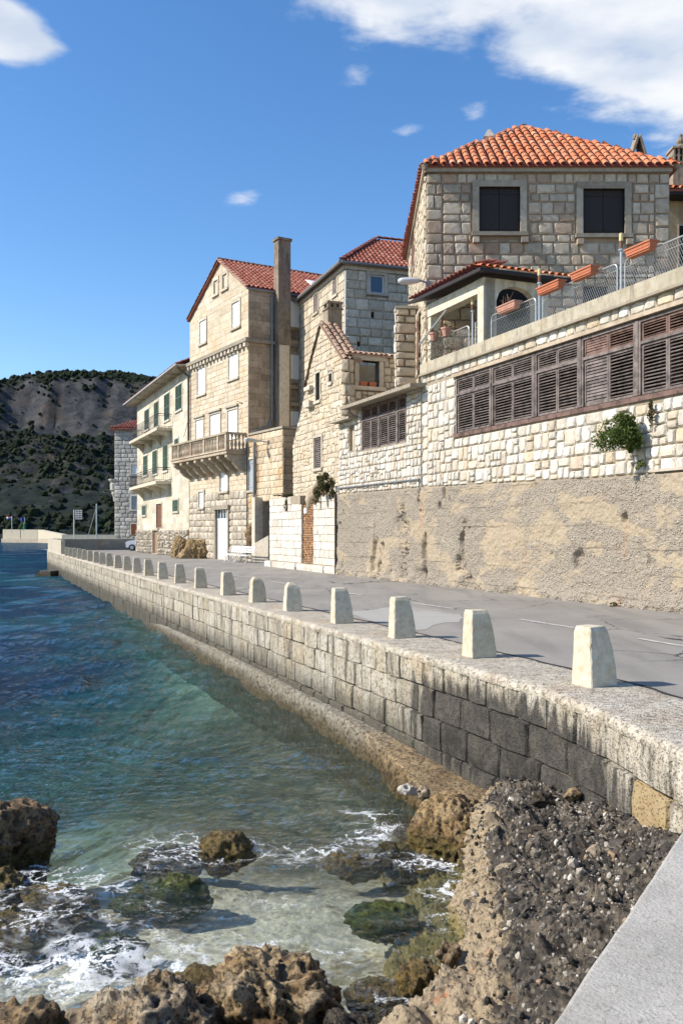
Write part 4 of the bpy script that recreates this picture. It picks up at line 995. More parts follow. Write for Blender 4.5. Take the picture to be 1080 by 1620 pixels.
def make_shore():
    xs_ = np.linspace(-3.4, 1.3, 420); ys_ = np.linspace(4.3, 7.1, 250); X, Y = np.meshgrid(xs_, ys_); P = np.stack([X, Y, 0 * X], -1)
    Y2 = Y + .30 * fbm(P, 1.1, 3, k=131); z = -1.56 - .34 * ss(Y2, 5.0, 6.0) - .45 * ss(Y2, 5.9, 6.7) + .12 * ss(X, .2, 1.2)
    z = z + .17 * fbm(P, 1.5, 5, .6, k=130, ridged=True) + .05 * fbm(P, 6, 5, .6, k=134, ridged=True) + .035 * fbm(P, 17, 3, k=136) - .20 * np.clip(.42 - cellf(P + 3, 3.3, k=3), 0, 1) + .12 * np.clip(.5 - cellf(P, 5.5, k=5), 0, 1)
    me, org = grid_mesh('shore_rock', np.stack([X, Y, z], -1), M['rock_tan']); tag(link_mesh('shore_rock', me, None, org), 'jagged tan shore rock spreading between the boulders along the bottom edge', 'shore rock')
make_shore()

# shelf along the foot of the quay wall
def make_shelf():
    yy = np.concatenate([np.linspace(9.75, 10.05, 16)[:-1], np.linspace(10.05, 20, 420), np.linspace(20.05, 34, 180), np.linspace(34.2, 84, 120)])
    V = []
    for y in yy:
        a = path_s_at_y(y); w = float(np.interp(y, [9.7, 10.6, 12, 13.5, 16, 24, 30, 34, 84], [.98, .95, .52, .30, .15, .10, .08, .05, .04]))
        zt = float(np.interp(y, [9.75, 10.1, 12, 14, 24, 31, 35, 84], [-1.64, -1.42, -1.44, -1.36, -1.34, -1.44, -1.72, -1.78]))
        pr = [(-.05, zt + .02)] + [(w * q, zt + .015 * (1 - q)) for q in np.linspace(0.02, .985, 16)] + [(w * .995, zt - .012), (w + .004, zt - .04)] + [(w + .006 + .05 * q, zt - .05 - (zt + 2.7 - .05) * q) for q in np.linspace(.03, 1, 18)]
        V.append([tuple(QP.pt(a, z, o)) for o, z in pr])
    V = np.array(V); n1 = fbm(V, 1.1, 5, k=80); n2 = fbm(V, 4.5, 5, .6, k=83, ridged=True); n3 = np.clip(.45 - cellf(V, 6.5, k=5), 0, 1)
    near = ss(14.5 - V[..., 1], 0, 3)[..., None]; nrm = np.array([QP.normal(path_s_at_y(y))[:] for y in yy])
    out_w = np.zeros(V.shape[:2]); out_w[:, 17:] = 1; out_w[:, 12:17] = np.linspace(.2, .9, 5)
    n4 = fbm(V * np.array([1, 1, .3]), 2.6, 4, .6, k=86, ridged=True); amt = (n1 * .10 + n2 * .035 + n4 * .05 - n3 * .15) * (.45 + 1.3 * near[..., 0])
    V[..., 0] += nrm[:, None, 0] * out_w * amt; V[..., 1] += nrm[:, None, 1] * out_w * amt
    V[..., 2] += (n1 * .05 + n2 * .02) * (.35 + near[..., 0]) * (1 - out_w * .5)
    V[0, :, 2] = -2.9
    me, org = grid_mesh('rock_shelf', V, M['shelf']); tag(link_mesh('rock_shelf', me, None, org), 'worn orange and grey rock ledge running along the foot of the quay wall', 'rock ledge')
make_shelf()
def rub_x(y, k):
    ye = [1.5, 4.5, 5.4, 6.4, 7.0, 7.8, 8.5, 9.2, 10.0, 11.2]
    return np.interp(y, ye, dict(top=[.9, 1.10, 1.22, 1.36, 1.36, 1.38, 1.45, 1.55, 1.68, 1.85], foot=[-1.2, -.7, -.2, .42, .80, 1.1, 1.26, 1.35, 1.40, 1.55])[k])
def make_rubble():
    yy = np.linspace(2.2, 11.0, 500); nx = 330; V = np.zeros((500, nx, 3))
    for i, y in enumerate(yy):
        xin = (quay_x(y) + .06) if y > 6.45 else SLABX(y) + .1
        zin = float(np.interp(y, [2, 5, 6.4, 7.4, 9, 10.6, 11], [-.4, -.42, -.52, -.66, -.93, -1.18, -1.5])); xt, xf = float(rub_x(y, 'top')), float(rub_x(y, 'foot'))
        zt = min(zin - .08, float(np.interp(y, [2, 6, 8, 9.8, 11], [-1.0, -1.06, -1.12, -1.12, -1.5])))
        key = [(xin, zin), (xin * .45 + xt * .55, zin * .3 + zt * .7 + .03), (xt, zt), (xt * .8 + xf * .2 - .06, zt - .22), (xt * .35 + xf * .65 - .05, -1.55), (xf, -1.86), (xf - .5, -2.12), (xf - 1.2, -2.5)]
        d_ = np.array([0] + list(np.cumsum([math.dist(a, b) for a, b in zip(key, key[1:])]))); t_ = np.linspace(0, d_[-1], nx)
        V[i, :, 0] = np.interp(t_, d_, [k[0] for k in key]); V[i, :, 2] = np.interp(t_, d_, [k[1] for k in key]); V[i, :, 1] = y
    gy = np.gradient(V, axis=0); gx = np.gradient(V, axis=1); n = np.cross(gx, gy); n /= np.linalg.norm(n, axis=-1, keepdims=True) + 1e-9
    n = np.where(n[..., 2:3] < 0, -n, n)
    k = np.ones(9) / 9
    d_ = .20 * fbm(V, 1.2, 5, .55, k=90) + .15 * fbm(V, 3.0, 5, .6, k=93, ridged=True) + .045 * fbm(V, 9, 4, .65, k=95) - .26 * np.clip(.42 - cellf(V, 3.6, k=7), 0, 1) + .10 * np.clip(.5 - cellf(V, 7.5, k=9), 0, 1) + .06 * np.clip(.5 - cellf(V, 14, k=19), 0, 1)
    d_ = d_ * np.minimum(1, np.linspace(0, 12, nx))[None]
    V = V + n * d_[..., None]
    me, org = grid_mesh('rubble_bank', V, M['rubble']); tag(link_mesh('rubble_bank', me, None, org), 'steep bank of black and tan rubble concrete in the corner below the quay', 'rubble bank')
    return V, n
RV, RN = make_rubble()
def make_pebbles():
    rg = np.random.default_rng(9); bmx = bmesh.new(); bmesh.ops.create_icosphere(bmx, subdivisions=1, radius=1)
    base = np.array([v.co[:] for v in bmx.verts]); fc = np.array([[v.index for v in f.verts] for f in bmx.faces]); bmx.free()
    m_ = 27000; i = rg.integers(0, RV.shape[0], m_); j = (rg.random(m_) ** 1.3 * RV.shape[1] * .72).astype(int)
    P = RV[i, j]; r = .005 + .032 * rg.random(m_) ** 7.0; ok = (P[:, 2] > -1.75); P, r, i, j = P[ok], r[ok], i[ok], j[ok]; n = len(P)
    den = fbm(P, 2.2, 3, k=99); ok = (den + rg.uniform(-.6, .6, n) > -.25) & ((P[:, 2] > -1.3) | (rg.random(n) < .3)); P, r = P[ok], r[ok]; n = len(P)
    sc = rg.uniform(.6, 1.35, (n, 1, 3)) * r[:, None, None]; jit = rg.uniform(.8, 1.15, (n, len(base), 1))
    ang = rg.uniform(0, 6.28, n); ca, sa = np.cos(ang), np.sin(ang); V = base[None] * jit * sc
    V = np.stack([V[..., 0] * ca[:, None] - V[..., 2] * sa[:, None], V[..., 1], V[..., 0] * sa[:, None] + V[..., 2] * ca[:, None]], -1) + P[:, None]
    F = fc[None] + (np.arange(n) * len(base))[:, None, None]
    me = bpy.data.meshes.new('loose_pebbles'); me.from_pydata(V.reshape(-1, 3).tolist(), [], F.reshape(-1, 3).tolist()); me.materials.append(M['pebble']); me.update()
    tag(link_mesh('loose_pebbles', me), kind='stuff')
make_pebbles()
def make_chunks():
    rg = np.random.default_rng(19); bmx = bmesh.new(); bmesh.ops.create_icosphere(bmx, subdivisions=2, radius=1)
    base = np.array([v.co[:] for v in bmx.verts]); fc = np.array([[v.index for v in f.verts] for f in bmx.faces]); bmx.free(); Vs = []; Fs = []; n = 0
    for k in range(240):
        i, j = rg.integers(20, RV.shape[0] - 8), int(rg.random() ** 1.2 * RV.shape[1] * .66) + 3; p = RV[i, j]
        r = .020 + .070 * rg.random() ** 3.5; pl_ = rg.normal(size=(9, 3)); pl_ /= np.linalg.norm(pl_, axis=1)[:, None]; dd = rg.uniform(.55, .95, 9); dots = base @ pl_.T
        rad = np.minimum(1.1, np.where(dots > .05, dd / np.maximum(dots, .05), 9).min(1)); Q = base * rad[:, None] * r * rg.uniform(.65, 1.3, 3) + p - RN[i, j] * r * .42
        Q = Q + base * (fbm(Q, 16, 3, k=int(k) % 7) * r * .3)[:, None]; Vs.append(Q); Fs.append(fc + n); n += len(base)
    me = bpy.data.meshes.new('rubble_chunks'); me.from_pydata(np.concatenate(Vs).tolist(), [], np.concatenate(Fs).tolist()); me.materials.append(M['chunk']); me.update()
    tag(link_mesh('rubble_chunks', me), kind='stuff')
make_chunks()
make_water()
# tarry open joint between the kerb strip and the asphalt
mb = MB(); av = np.linspace(0, QP.L - .3, 900); rj_ = random.Random(3); L_, R_ = [], []
wv = fbm(np.stack([av, 0 * av, 0 * av], -1), 2.2, 4, k=5)
for a, w in zip(av, wv):
    c_ = -1.10 - .05 * w; h_ = .012 + .018 * abs(w) + rj_.random() * .014; L_.append(QP.pt(a, .013, c_ + h_)); R_.append(QP.pt(a, .013, c_ - h_))
vs = L_ + R_; n = len(L_); mb.add(vs, [(i, i + 1, n + i + 1, n + i) for i in range(n - 1)]); mb.build('road_joint', M['joint'], kind='structure')

# ------------------------------------------------------------------ building helpers
def fbox_part(F, r, o0, o1, name, mat, parent, label=None):
    mb = MB(); mb.fbox(F, r[0], r[1], r[2], r[3], o0, o1); return mb.build(name, mat, parent, label=label)
def window_unit(F, r, parent, leaf='white_paint', frame='trim', fw=.16, style='panel', depth=.10, proud=.05, sill=True, leaves=2, label=None, name='window'):
    """r is the clear opening. frame stones round it, leaves set a little back"""
    a, b, c, d = r; fr = None
    mb = MB()
    mb.fbox(F, a - fw, a, c, d, -.2, proud); mb.fbox(F, b, b + fw, c, d, -.2, proud)
    mb.fbox(F, a - fw, b + fw, d, d + fw, -.2, proud + .004)
    if not sill: mb.fbox(F, a - fw, b + fw, c - fw * .2, c, -.2, proud)
    fr = mb.build(name, M[frame], parent, label=label)
    if sill: mb = MB(); mb.fbox(F, a - fw - .04, b + fw + .04, c - .13, c, -.2, proud + .07); mb.build('sill', M[frame], fr)
    w = (b - a) / leaves; g = .008
    if style == 'glass':
        mb = MB(); mb.fbox(F, a, b, c, d, -depth - .02, -depth); mb.build('pane', M['glass_blue'], fr)
        mb = MB(); mb.fbox(F, a, a + .06, c, d, -depth, -depth + .05); mb.fbox(F, b - .06, b, c, d, -depth, -depth + .05); mb.fbox(F, a + .06, b - .06, c, c + .06, -depth, -depth + .05); mb.fbox(F, a + .06, b - .06, d - .06, d, -depth, -depth + .05)
        mb.build('casement', M['white_paint'], fr); return fr
    if style == 'dark':
        mb = MB(); mb.fbox(F, a, b, c, d, -depth - .2, -depth - .15); mb.build('recess', M['dark_void'], fr); return fr
    for i in range(leaves):
        l, rr = a + i * w + g, a + (i + 1) * w - g
        if style == 'panel':
            mb = MB(); mb.fbox(F, l, rr, c + g, d - g, -depth, -depth + .04)
            for z in (c + .12 * (d - c), c + .88 * (d - c)): mb.fbox(F, l, rr, z - .04, z + .04, -depth + .04, -depth + .058)
            mb.build('shutter', M[leaf], fr)
        else:
            mb = MB(); t_ = min(.07, w * .18)
            mb.fbox(F, l, l + t_, c + g, d - g, -depth, -depth + .05); mb.fbox(F, rr - t_, rr, c + g, d - g, -depth, -depth + .05)
            for z in (c + g, (c + d) / 2 - t_ / 2, d - t_ - g): mb.fbox(F, l + t_, rr - t_, z, z + t_, -depth, -depth + .05)
            n = max(4, int((d - c) / .085)); hh = (d - c - .06) / n
            for k in range(n):
                z = c + .03 + k * hh
                P = F.pt; o0, o1 = -depth + .005, -depth + .045
                mb.hexa([P(l + t_, z, o1), P(rr - t_, z, o1), P(rr - t_, z + hh * .6, o0), P(l + t_, z + hh * .6, o0), P(l + t_, z + .014, o1), P(rr - t_, z + .014, o1), P(rr - t_, z + hh * .6 + .014, o0), P(l + t_, z + hh * .6 + .014, o0)])
            mb.fbox(F, l + t_, rr - t_, c + g, d - g, -depth - .02, -depth - .012)
            mb.build('shutter', M[leaf], fr)
    return fr

def tile_mesh(name, mat, w=.5, n=5):
    """one barrel tile, unit length along y, nose at y=0"""
    vs = []; 
    for (y, k, lift) in ((0, 1.0, .10), (1.12, .82, .0)):
        for rr in (1.0, .84):
            for i in range(n + 1):
                an = math.pi * i / n; vs.append((-math.cos(an) * w * k * rr, y, math.sin(an) * w * k * rr * .85 + lift))
    m_ = n + 1; fs = []
    for i in range(n):
        fs.append((i, i + 1, 2 * m_ + i + 1, 2 * m_ + i)); fs.append((m_ + i + 1, m_ + i, 3 * m_ + i, 3 * m_ + i + 1)); fs.append((i + 1, i, m_ + i, m_ + i + 1))
    q = MB(); q.add(vs, fs); return q, vs, fs
TILE_ME = {}
def tiles_on(O, U, S, inside, na, nb, pitch, row, parent, mat, n_obj=0, name='roof_tile', rnd=random, a0=0, prio=None):
    """barrel tiles on the plane through O, U along the eave, S up the slope"""
    O, U, S = Vector(O), Vector(U).normalized(), Vector(S).normalized(); N = U.cross(S).normalized()
    if N.z < 0: N = -N
    q, tv, tf = tile_mesh(name, mat); cells = []
    for i in range(a0, na):
        for j in range(nb):
            a, b = (i + .5) * pitch, j * row
            if inside(a, b + row * .3): cells.append((a, b))
    if prio: cells.sort(key=prio)
    mb = MB(); flip = U.cross(S).z < 0
    for k, (a, b) in enumerate(cells):
        a += rnd.uniform(-.012, .012); b += rnd.uniform(-.02, .02); p = O + U * a + S * b + N * .02; yaw = rnd.uniform(-.03, .03)
        sx, sy, sz = pitch * .80, row, pitch * .72
        if k < n_obj:
            if (name, mat.name) not in TILE_ME:
                if name not in TILE_ME: pass
                TILE_ME[(name, mat.name)] = q.mesh(name, mat)
            X_ = U if not flip else -U
            Rm = Matrix((X_, S, N)).transposed() @ Matrix.Rotation(yaw, 3, 'Z')
            link_mesh(name, TILE_ME[(name, mat.name)], parent, p, Rm.to_euler(), (sx, sy, sz))
        else:
            U2 = (U * math.cos(yaw) + S * math.sin(yaw)); S2 = S
            mb.add([p + U2 * (x * sx) + S2 * (y * sy) + N * (z * sz) for x, y, z in tv], tf)
    if mb.v: mb.build('tile_rows', mat, parent, kind='stuff')
def ridge_tiles(p, q, mat, parent, w=.17, step=.38, name='ridge_tile', lift=.05, mortar=None):
    p, q = Vector(p), Vector(q); S = (q - p).normalized(); U = S.cross(Vector((0, 0, 1))).normalized(); N = U.cross(S).normalized()
    qq, tv, tf = tile_mesh(name, mat); n = max(1, int((q - p).length / step)); st = (q - p).length / n
    if mortar:
        mb = MB(); m_ = int(n * 3); L = (q - p).length
        pts = [p + S * (L * i / m_) + N * (lift - .04 + random.uniform(-.012, .018)) + U * random.uniform(-.012, .012) for i in range(m_ + 1)]
        mb.tube(pts, [w * random.uniform(.62, .86) for _ in pts], 7); mb.build('hip_mortar', M[mortar], parent, kind='stuff')
    for i in range(n):
        o = p + S * (i * st) + N * lift
        me = TILE_ME.setdefault((name, mat.name), qq.mesh(name, mat))
        Rm = Matrix((U, S, N)).transposed(); link_mesh(name, me, parent, o, (Rm @ Matrix.Rotation(random.uniform(-.04, .04), 3, 'Z')).to_euler(), (w * 2 * .9, st, w * 1.5))
def plane_sheet(pts, th, name, mat, parent):
    mb = MB(); mb.prism(pts, (0, 0, -th)); return mb.build(name, mat, parent)

def bush(name, c, r, n, mat, label, seed, leaf=.05, cat='plant', droop=0, lobes=7, N=None, tex=None, group=None, stemmat='deadwood'):
    rg = np.random.default_rng(seed); t0 = thing(name, label, cat, c, group)
    L = rg.normal(size=(lobes, 3)) * .45; L[:, 2] -= droop * np.abs(rg.normal(size=lobes)) * .5; lr = rg.uniform(.3, .62, lobes)
    k = rg.integers(0, lobes, n); dirs = rg.normal(size=(n, 3)); dirs /= np.linalg.norm(dirs, axis=1)[:, None]
    P = (L[k] + dirs * (lr[k] * rg.random(n) ** .45)[:, None]) * np.array(r) + np.array(c)
    if N is not None:
        dd = (P - np.array(c)) @ np.array(N); P = P - np.array(N)[None] * np.minimum(dd + .0, 0)[:, None] * .9 + np.array(N) * .03
    t1 = rg.normal(size=(n, 3)); t1 /= np.linalg.norm(t1, axis=1)[:, None]; t2 = np.cross(t1, rg.normal(size=(n, 3))); t2 /= np.linalg.norm(t2, axis=1)[:, None]
    s_ = leaf * rg.uniform(.6, 1.3, (n, 1)); V = np.stack([P - t1 * s_, P - t2 * s_ * .55, P + t1 * s_, P + t2 * s_ * .55], 1) - np.array(c)
    F = (np.arange(n) * 4)[:, None] + np.arange(4)[None]
    me = bpy.data.meshes.new('foliage'); me.from_pydata(V.reshape(-1, 3).tolist(), [], F.tolist()); me.materials.append(mat); me.update()
    link_mesh('foliage', me, t0, c)
    mb = MB(); root = Vector(c) - (Vector(N) * .05 if N is not None else Vector((0, 0, r[2])))
    for i in range(lobes):
        e_ = Vector(L[i] * np.array(r)) + Vector(c)
        if N is not None: e_ = e_ + Vector(N) * max(0, -(e_ - Vector(c)).dot(Vector(N)) + .05)
        mb.tube([root, (root + e_) / 2 + Vector(rg.normal(size=3) * .04), e_], [.02, .012, .005], 5)
    mb.build('stems', M[stemmat], t0); return t0

# ------------------------------------------------------------------ the long street wall: pebbly retaining wall, terrace building, annex
WX = lambda D: 15.02 - .405 * D
FW = Face((WX(37.3), 37.3), (WX(13.5), 13.5)); N3 = Vector((FW.N.x, FW.N.y, 0))
sW = FW.at
rt = thing('retaining_wall', 'rough pebbly concrete retaining wall with ochre patches along the road', 'retaining wall', tuple(FW.pt(12, 0)))
nx, nz = 900, 150; V = np.zeros((nz, nx, 3)); ss_ = np.linspace(0, FW.L, nx)
for i, a in enumerate(ss_):
    zt = float(np.interp(a, [0, sW(600), sW(672), sW(800), sW(940), FW.L], [3.28, 3.24, 3.22, 3.12, 3.02, 2.95]))
    p = FW.pt(a, 0); V[:, i, 0] = p.x; V[:, i, 1] = p.y; V[:, i, 2] = np.linspace(-.05, zt, nz)
n1 = fbm(V, .7, 4, k=110); n2 = fbm(V, 3.2, 4, .6, k=112); n3 = fbm(V, 14, 3, .7, k=115)
d_ = .10 + .05 * n1 + .035 * n2 + .022 * n3 + .05 * np.clip(.45 - cellf(V, 9, k=4), 0, 1)
pit = fbm(V * np.array([1, 1, .6]), 1.5, 3, k=118); d_ -= .16 * ss(pit, .38, .6)
for (cu, w_, zz0, zz1) in ((603, .10, .0, 1.0), (640, .28, .1, 2.6), (668, .10, 2.4, 3.2), (735, .22, .5, 2.0), (742, .3, .0, .35), (670, .3, .0, .4)):
    a0 = sW(cu); A_ = np.broadcast_to(ss_[None], V.shape[:2]); wob = .22 * fbm(V, 1.6, 3, k=120 + cu)
    d_ -= .20 * np.exp(-((A_ + wob * 2 - a0) / w_) ** 2) * ss(V[..., 2], zz0 - .1, zz0 + .1) * ss(-V[..., 2], -zz1 - .2, -zz1 + .1) * ss(n2 + n3 * .6, -.45, .25)
d_ += .10 * ss(-V[..., 2], -.45, -.05) * (.6 + n2)
d_[-1] = -.08; d_[-2] -= .02
V[..., 0] += FW.N.x * d_; V[..., 1] += FW.N.y * d_
me, org = grid_mesh('concrete_face', V, M['pebbly']); o = link_mesh('concrete_face', me, rt, org)
mb = MB(); mb.fbox(FW, -.0, .06, 0, 3.28, -.3, .22); mb.build('edge_strip', M['mortar_dark'], rt)

# terrace building
tb = thing('terrace_building', 'whitish rubble stone building with long row of louvred shutters under a terrace', 'building', tuple(FW.pt(15, 3)))
TZ = 7.0
s67, s72 = sW(669), sW(720.5); sEnd = FW.L
hole = [s72, sEnd - .3, 4.78, 6.52]
ztop_conc = lambda a: float(np.interp(a, [0, sW(600), sW(672), sW(800), sW(940), FW.L], [3.28, 3.24, 3.22, 3.12, 3.02, 2.95]))
wall(FW, s67, sEnd, 2.6, 6.98, [hole], M['mortar_pale'], tb, depth=.35, back=M['dark_void'])
rr_ = random.Random(12)
R1 = random_rubble(s67 + .42, sEnd, 2.98, 6.55, .375, rr_)
R1 = [(a, b, max(c, ztop_conc((a + b) / 2) + .01), d) for a, b, c, d in R1 if d > ztop_conc((a + b) / 2) + .08]
R1 = clip_holes(R1, [(hole[0] - .02, hole[1], hole[2] - .16, hole[3] + .1)])
Q1 = coursed(s67, s67 + .42, 3.25, 6.6, (.30, .46), (.42, .42), rr_)
B1 = coursed(s67, sEnd, 6.64, 6.93, (.29, .29), (.28, .62), rr_)
place_stones(FW, R1 + Q1 + B1, tb, M['lime_white'], 'rubble', 'stone', proud=.05, n_obj=300, gap=.026, rnd=rr_)
fbox_part(FW, (s67 - .0, sEnd, 6.965, 7.30), -.45, .13, 'terrace_kerb', M['kerb'], tb)
fbox_part(FW, (s67 - .0, sEnd, 6.90, 6.962), -.05, .17, 'terrace_kerb', M['trim_grey'], tb)
fbox_part(FW, (s72 - .1, sEnd, 6.53, 6.63), -.05, .10, 'lintel', M['balcony'], tb)
fbox_part(FW, (s72 - .02, sEnd, 4.66, 4.775), -.2, .06, 'window_sill', M['red_wood'], tb)
mb = MB(); pts = [FW.pt(s67, 6.95, -.02), FW.pt(sEnd, 6.95, -.02), Vector((14, 33, 6.95)), Vector((14, 36, 6.95)), Vector((2.9, 36, 6.95))]
mb.prism(pts, (0, 0, .06)); mb.build('terrace_floor', M['mortar_pale'], tb)
# side and interior walls so the building stands as a volume
mb = MB(); A_, B_ = FW.pt(s67, 0, -.03), Vector((2.9, 36, 0)); mb.quad((A_.x, A_.y, 2.5), (B_.x, B_.y, 2.5), (B_.x, B_.y, 6.94), (A_.x, A_.y, 6.94)); mb.build('side_wall', M['mortar_pale'], tb)
SLAT = MB(); SLAT.hexa([(-.5, -.5, -.5), (.5, -.5, -.5), (.5, .5, -.5), (-.5, .5, -.5), (-.5, -.5, .5), (.5, -.5, .5), (.5, .5, .5), (-.5, .5, .5)])
slat_me = {}
def slat(F, a, b, z, out, mat, parent, h=.075, tilt=42):
    me = slat_me.setdefault(mat, SLAT.mesh('slat', M[mat])); p = F.pt((a + b) / 2, z, out)
    Rm = Matrix.Rotation(F.rot, 3, 'Z') @ Matrix.Rotation(R(tilt + random.uniform(-5, 5)), 3, 'X') @ Matrix.Rotation(random.uniform(-.012, .012), 3, 'Y')
    link_mesh('slat', me, parent, p, Rm.to_euler(), (b - a, h, .014))
def louvre_bay(F, a, b, z0, z1, parent, lower='purple_wood', upper='purple_wood', n_low=13, n_up=5, leaves=2, label=None, ajar=None, trans=.30, closed=False):
    zt = z1 - (z1 - z0) * trans; mb = MB()
    mb.fbox(F, a, a + .07, z0, z1, -.10, .02); mb.fbox(F, b - .07, b, z0, z1, -.10, .02); mb.fbox(F, a + .07, b - .07, z1 - .06, z1, -.10, .018); mb.fbox(F, a + .07, b - .07, zt - .05, zt + .02, -.10, .022)
    w = mb.build('window', M['purple_wood'], parent, label=label); ww = (b - a - .14) / leaves
    for i in range(leaves):
        l, r_ = a + .07 + i * ww + .006, a + .07 + (i + 1) * ww - .006
        for (c, d, mat, n, nm) in ((zt + .022, z1 - .065, upper, n_up, 'transom_frame'), (z0 + .005, zt - .055, lower, n_low, 'leaf_frame')):
            mb = MB(); t_ = .055; o0, o1 = -.07, -.02
            mb.fbox(F, l, l + t_, c, d, o0, o1); mb.fbox(F, r_ - t_, r_, c, d, o0, o1); mb.fbox(F, l + t_, r_ - t_, c, c + t_, o0, o1); mb.fbox(F, l + t_, r_ - t_, d - t_, d, o0, o1)
            mb.build(nm, M[mat], w); hh = (d - c - 2 * t_) / n
            for k in range(n):
                slat(F, l + t_, r_ - t_, c + t_ + (k + .5) * hh, -.045, mat, w, h=.056 if not closed or i else hh * 1.15, tilt=30 if not closed or i else 68)
    return w
bays = [(721, 776), (778, 843.5), (846.5, 916), (920, 1005.5), (1010, 1103)]
names = ['leftmost louvred bay with a slightly gappy left leaf', 'second louvred bay from the left', 'middle louvred bay', 'louvred bay with reddish upper louvres and closed left leaf', 'rightmost louvred bay in view with reddish upper louvres']
for i, (u0, u1) in enumerate(bays):
    louvre_bay(FW, sW(u0), sW(u1), 4.80, 6.50, tb, upper='red_wood' if i >= 3 else 'purple_wood', label=names[i], closed=(i == 3))
w_ = sW(1010) - sW(920)
a = sW(1107)
for k in range(2):
    if a + 2.1 < sEnd - .3:
        mb = MB(); mb.fbox(FW, a, a + 2.1, 4.8, 6.5, -.08, .0); mb.build('closed_shutter', M['purple_wood'], tb); a += 2.2
for i in range(len(bays) - 1): mb = MB(); mb.fbox(FW, sW(bays[i][1]), sW(bays[i + 1][0]), 4.8, 6.5, -.16, .035); mb.build('window_post', M['purple_wood'], tb)
# conduit on the seam, and the little ledge at the right
mb = MB(); mb.tube([FW.pt(s67 + .02, z, .09 + .01 * math.sin(z * 5)) for z in np.linspace(3.3, 7.6, 12)], .018, 5); mb.build('conduit', M['zinc'], tb)
fbox_part(FW, (sW(1035), sEnd, 3.03, 3.09), -.0, .14, 'stone_ledge', M['trim'], tb)

# annex left of the seam
an = thing('shuttered_annex', 'low white rubble annex with one shuttered window beneath a sloping concrete eave', 'building', tuple(FW.pt(3, 3.2)))
z_an = 6.66; holes = [FW.rect(572.5, 643, 645, 712)[:2] + (4.88, 6.52), FW.rect(553, 561.5, 675, 713)]
s0 = .02; sl = sW(566); prof = [(s0, 6.22), (sl, 6.22), (sl + .001, z_an), (s67, z_an)]
wall(FW, s0, s67 - .01, 2.9, prof, holes, M['mortar_pale'], an, depth=.3, back=M['dark_void'])
R2 = random_rubble(s0, s67 - .02, 3.2, z_an, .31, rr_)
R2 = [(a, b, max(c, ztop_conc((a + b) / 2) + .02), d) for a, b, c, d in R2 if d > ztop_conc((a + b) / 2) + .1]
place_stones(FW, clip_holes(R2, [(h[0] - .04, h[1] + .04, h[2] - .05, h[3] + .05) for h in holes], prof), an, M['lime_white'], 'rubble', proud=.05, gap=.026, rnd=rr_)
mb = MB(); a0, a1 = sW(560.5), sW(675); P = FW.pt
mb.hexa([P(a0, 6.50, .62), P(a1, 6.50, .62), P(a1, 6.72, -3), P(a0, 6.72, -3), P(a0, 6.62, .62), P(a1, 6.62, .62), P(a1, 6.92, -3), P(a0, 6.92, -3)]); mb.build('eave_slab', M['trim_grey'], an)
mb = MB(); mb.hexa([P(-.15, 6.16, .4), P(sl - .02, 6.16, .4), P(sl - .02, 6.3, -3), P(-.15, 6.3, -3), P(-.15, 6.24, .4), P(sl - .02, 6.24, .4), P(sl - .02, 6.42, -3), P(-.15, 6.42, -3)]); mb.build('eave_slab', M['trim_grey'], an)
h = holes[0]; w3 = (h[1] - h[0]) / 5
louvre_bay(FW, h[0], h[0] + 2 * w3, h[2], h[3], an, upper='red_wood', leaves=2, n_low=13, label='left pair of louvred leaves')
louvre_bay(FW, h[0] + 2 * w3, h[0] + 4 * w3, h[2], h[3], an, upper='red_wood', leaves=2, n_low=13, label='middle pair of louvred leaves')
louvre_bay(FW, h[0] + 4 * w3, h[1], h[2], h[3], an, upper='red_wood', leaves=1, n_low=13, label='single right leaf')
h = holes[1]; fbox_part(FW, (h[0], h[1], h[2], h[3]), -.14, -.1, 'narrow_shutter', M['trim_grey'], an)
mb = MB(); mb.tube([P(.1, 3.52, .1), P(s67 - .1, 3.50, .1), P(s67 - .08, 3.1, .1)], .03, 6); mb.build('water_pipe', M['zinc'], an)
mb = MB(); mb.tube([P(sl + .1, 6.5, .45), P(sl + .05, 6.32, .3), P(sl - .05, 6.25, .1)], .04, 6); mb.build('gutter_spout', M['zinc'], an)
mb = MB(); a_ = FW.pt(0, 0, -.02); mb.quad((a_.x + 3, a_.y + 1.2, 2.9), (a_.x, a_.y, 2.9), (a_.x, a_.y, 6.2), (a_.x + 3, a_.y + 1.2, 6.2)); mb.build('end_wall', M['mortar_pale'], an)

# ------------------------------------------------------------------ white sawn block wall with the bricked-up doorway
FB = Face((WX(46.0), 46.0), (WX(37.35), 37.35)); sB = FB.at
wb = thing('block_wall', 'white sawn stone block wall with a narrow doorway filled with orange brick', 'wall', tuple(FB.pt(4, 0)))
d0, d1 = sB(477.5), sB(496.5); topL, topR = 3.42, 3.32
prof = [(0, topL), (d0 - .25, topL), (d0 - .249, 3.0), (d1 - .02, 3.0), (d1, topR), (FB.L - .9, topR), (FB.L - .899, 3.65), (FB.L, 3.65)]
hb = [(d0, d1, 0.32, 3.02)]
wall(FB, 0, FB.L, 0, prof, hb, M['mortar_pale'], wb, depth=.10, back=M['mortar'])
mb = MB(); mb.fbox(FB, 0, d0 - .25, 0, topL - .01, -.5, -.02); mb.fbox(FB, d0 - .25, d1, 0, 2.98, -.5, -.12); mb.fbox(FB, d1, FB.L - .9, 0, topR - .01, -.5, -.02); mb.fbox(FB, FB.L - .9, FB.L, 0, 3.64, -.5, -.02); mb.build('core', M['mortar_pale'], wb)
RB = clip_holes(coursed(.02, FB.L - .02, .32, 3.66, (.29, .37), (.45, 1.35), rr_), hb, prof, minw=.12)
place_stones(FB, RB, wb, M['white_block'], 'ashlar', 'block', proud=.035, gap=.012, rnd=rr_)
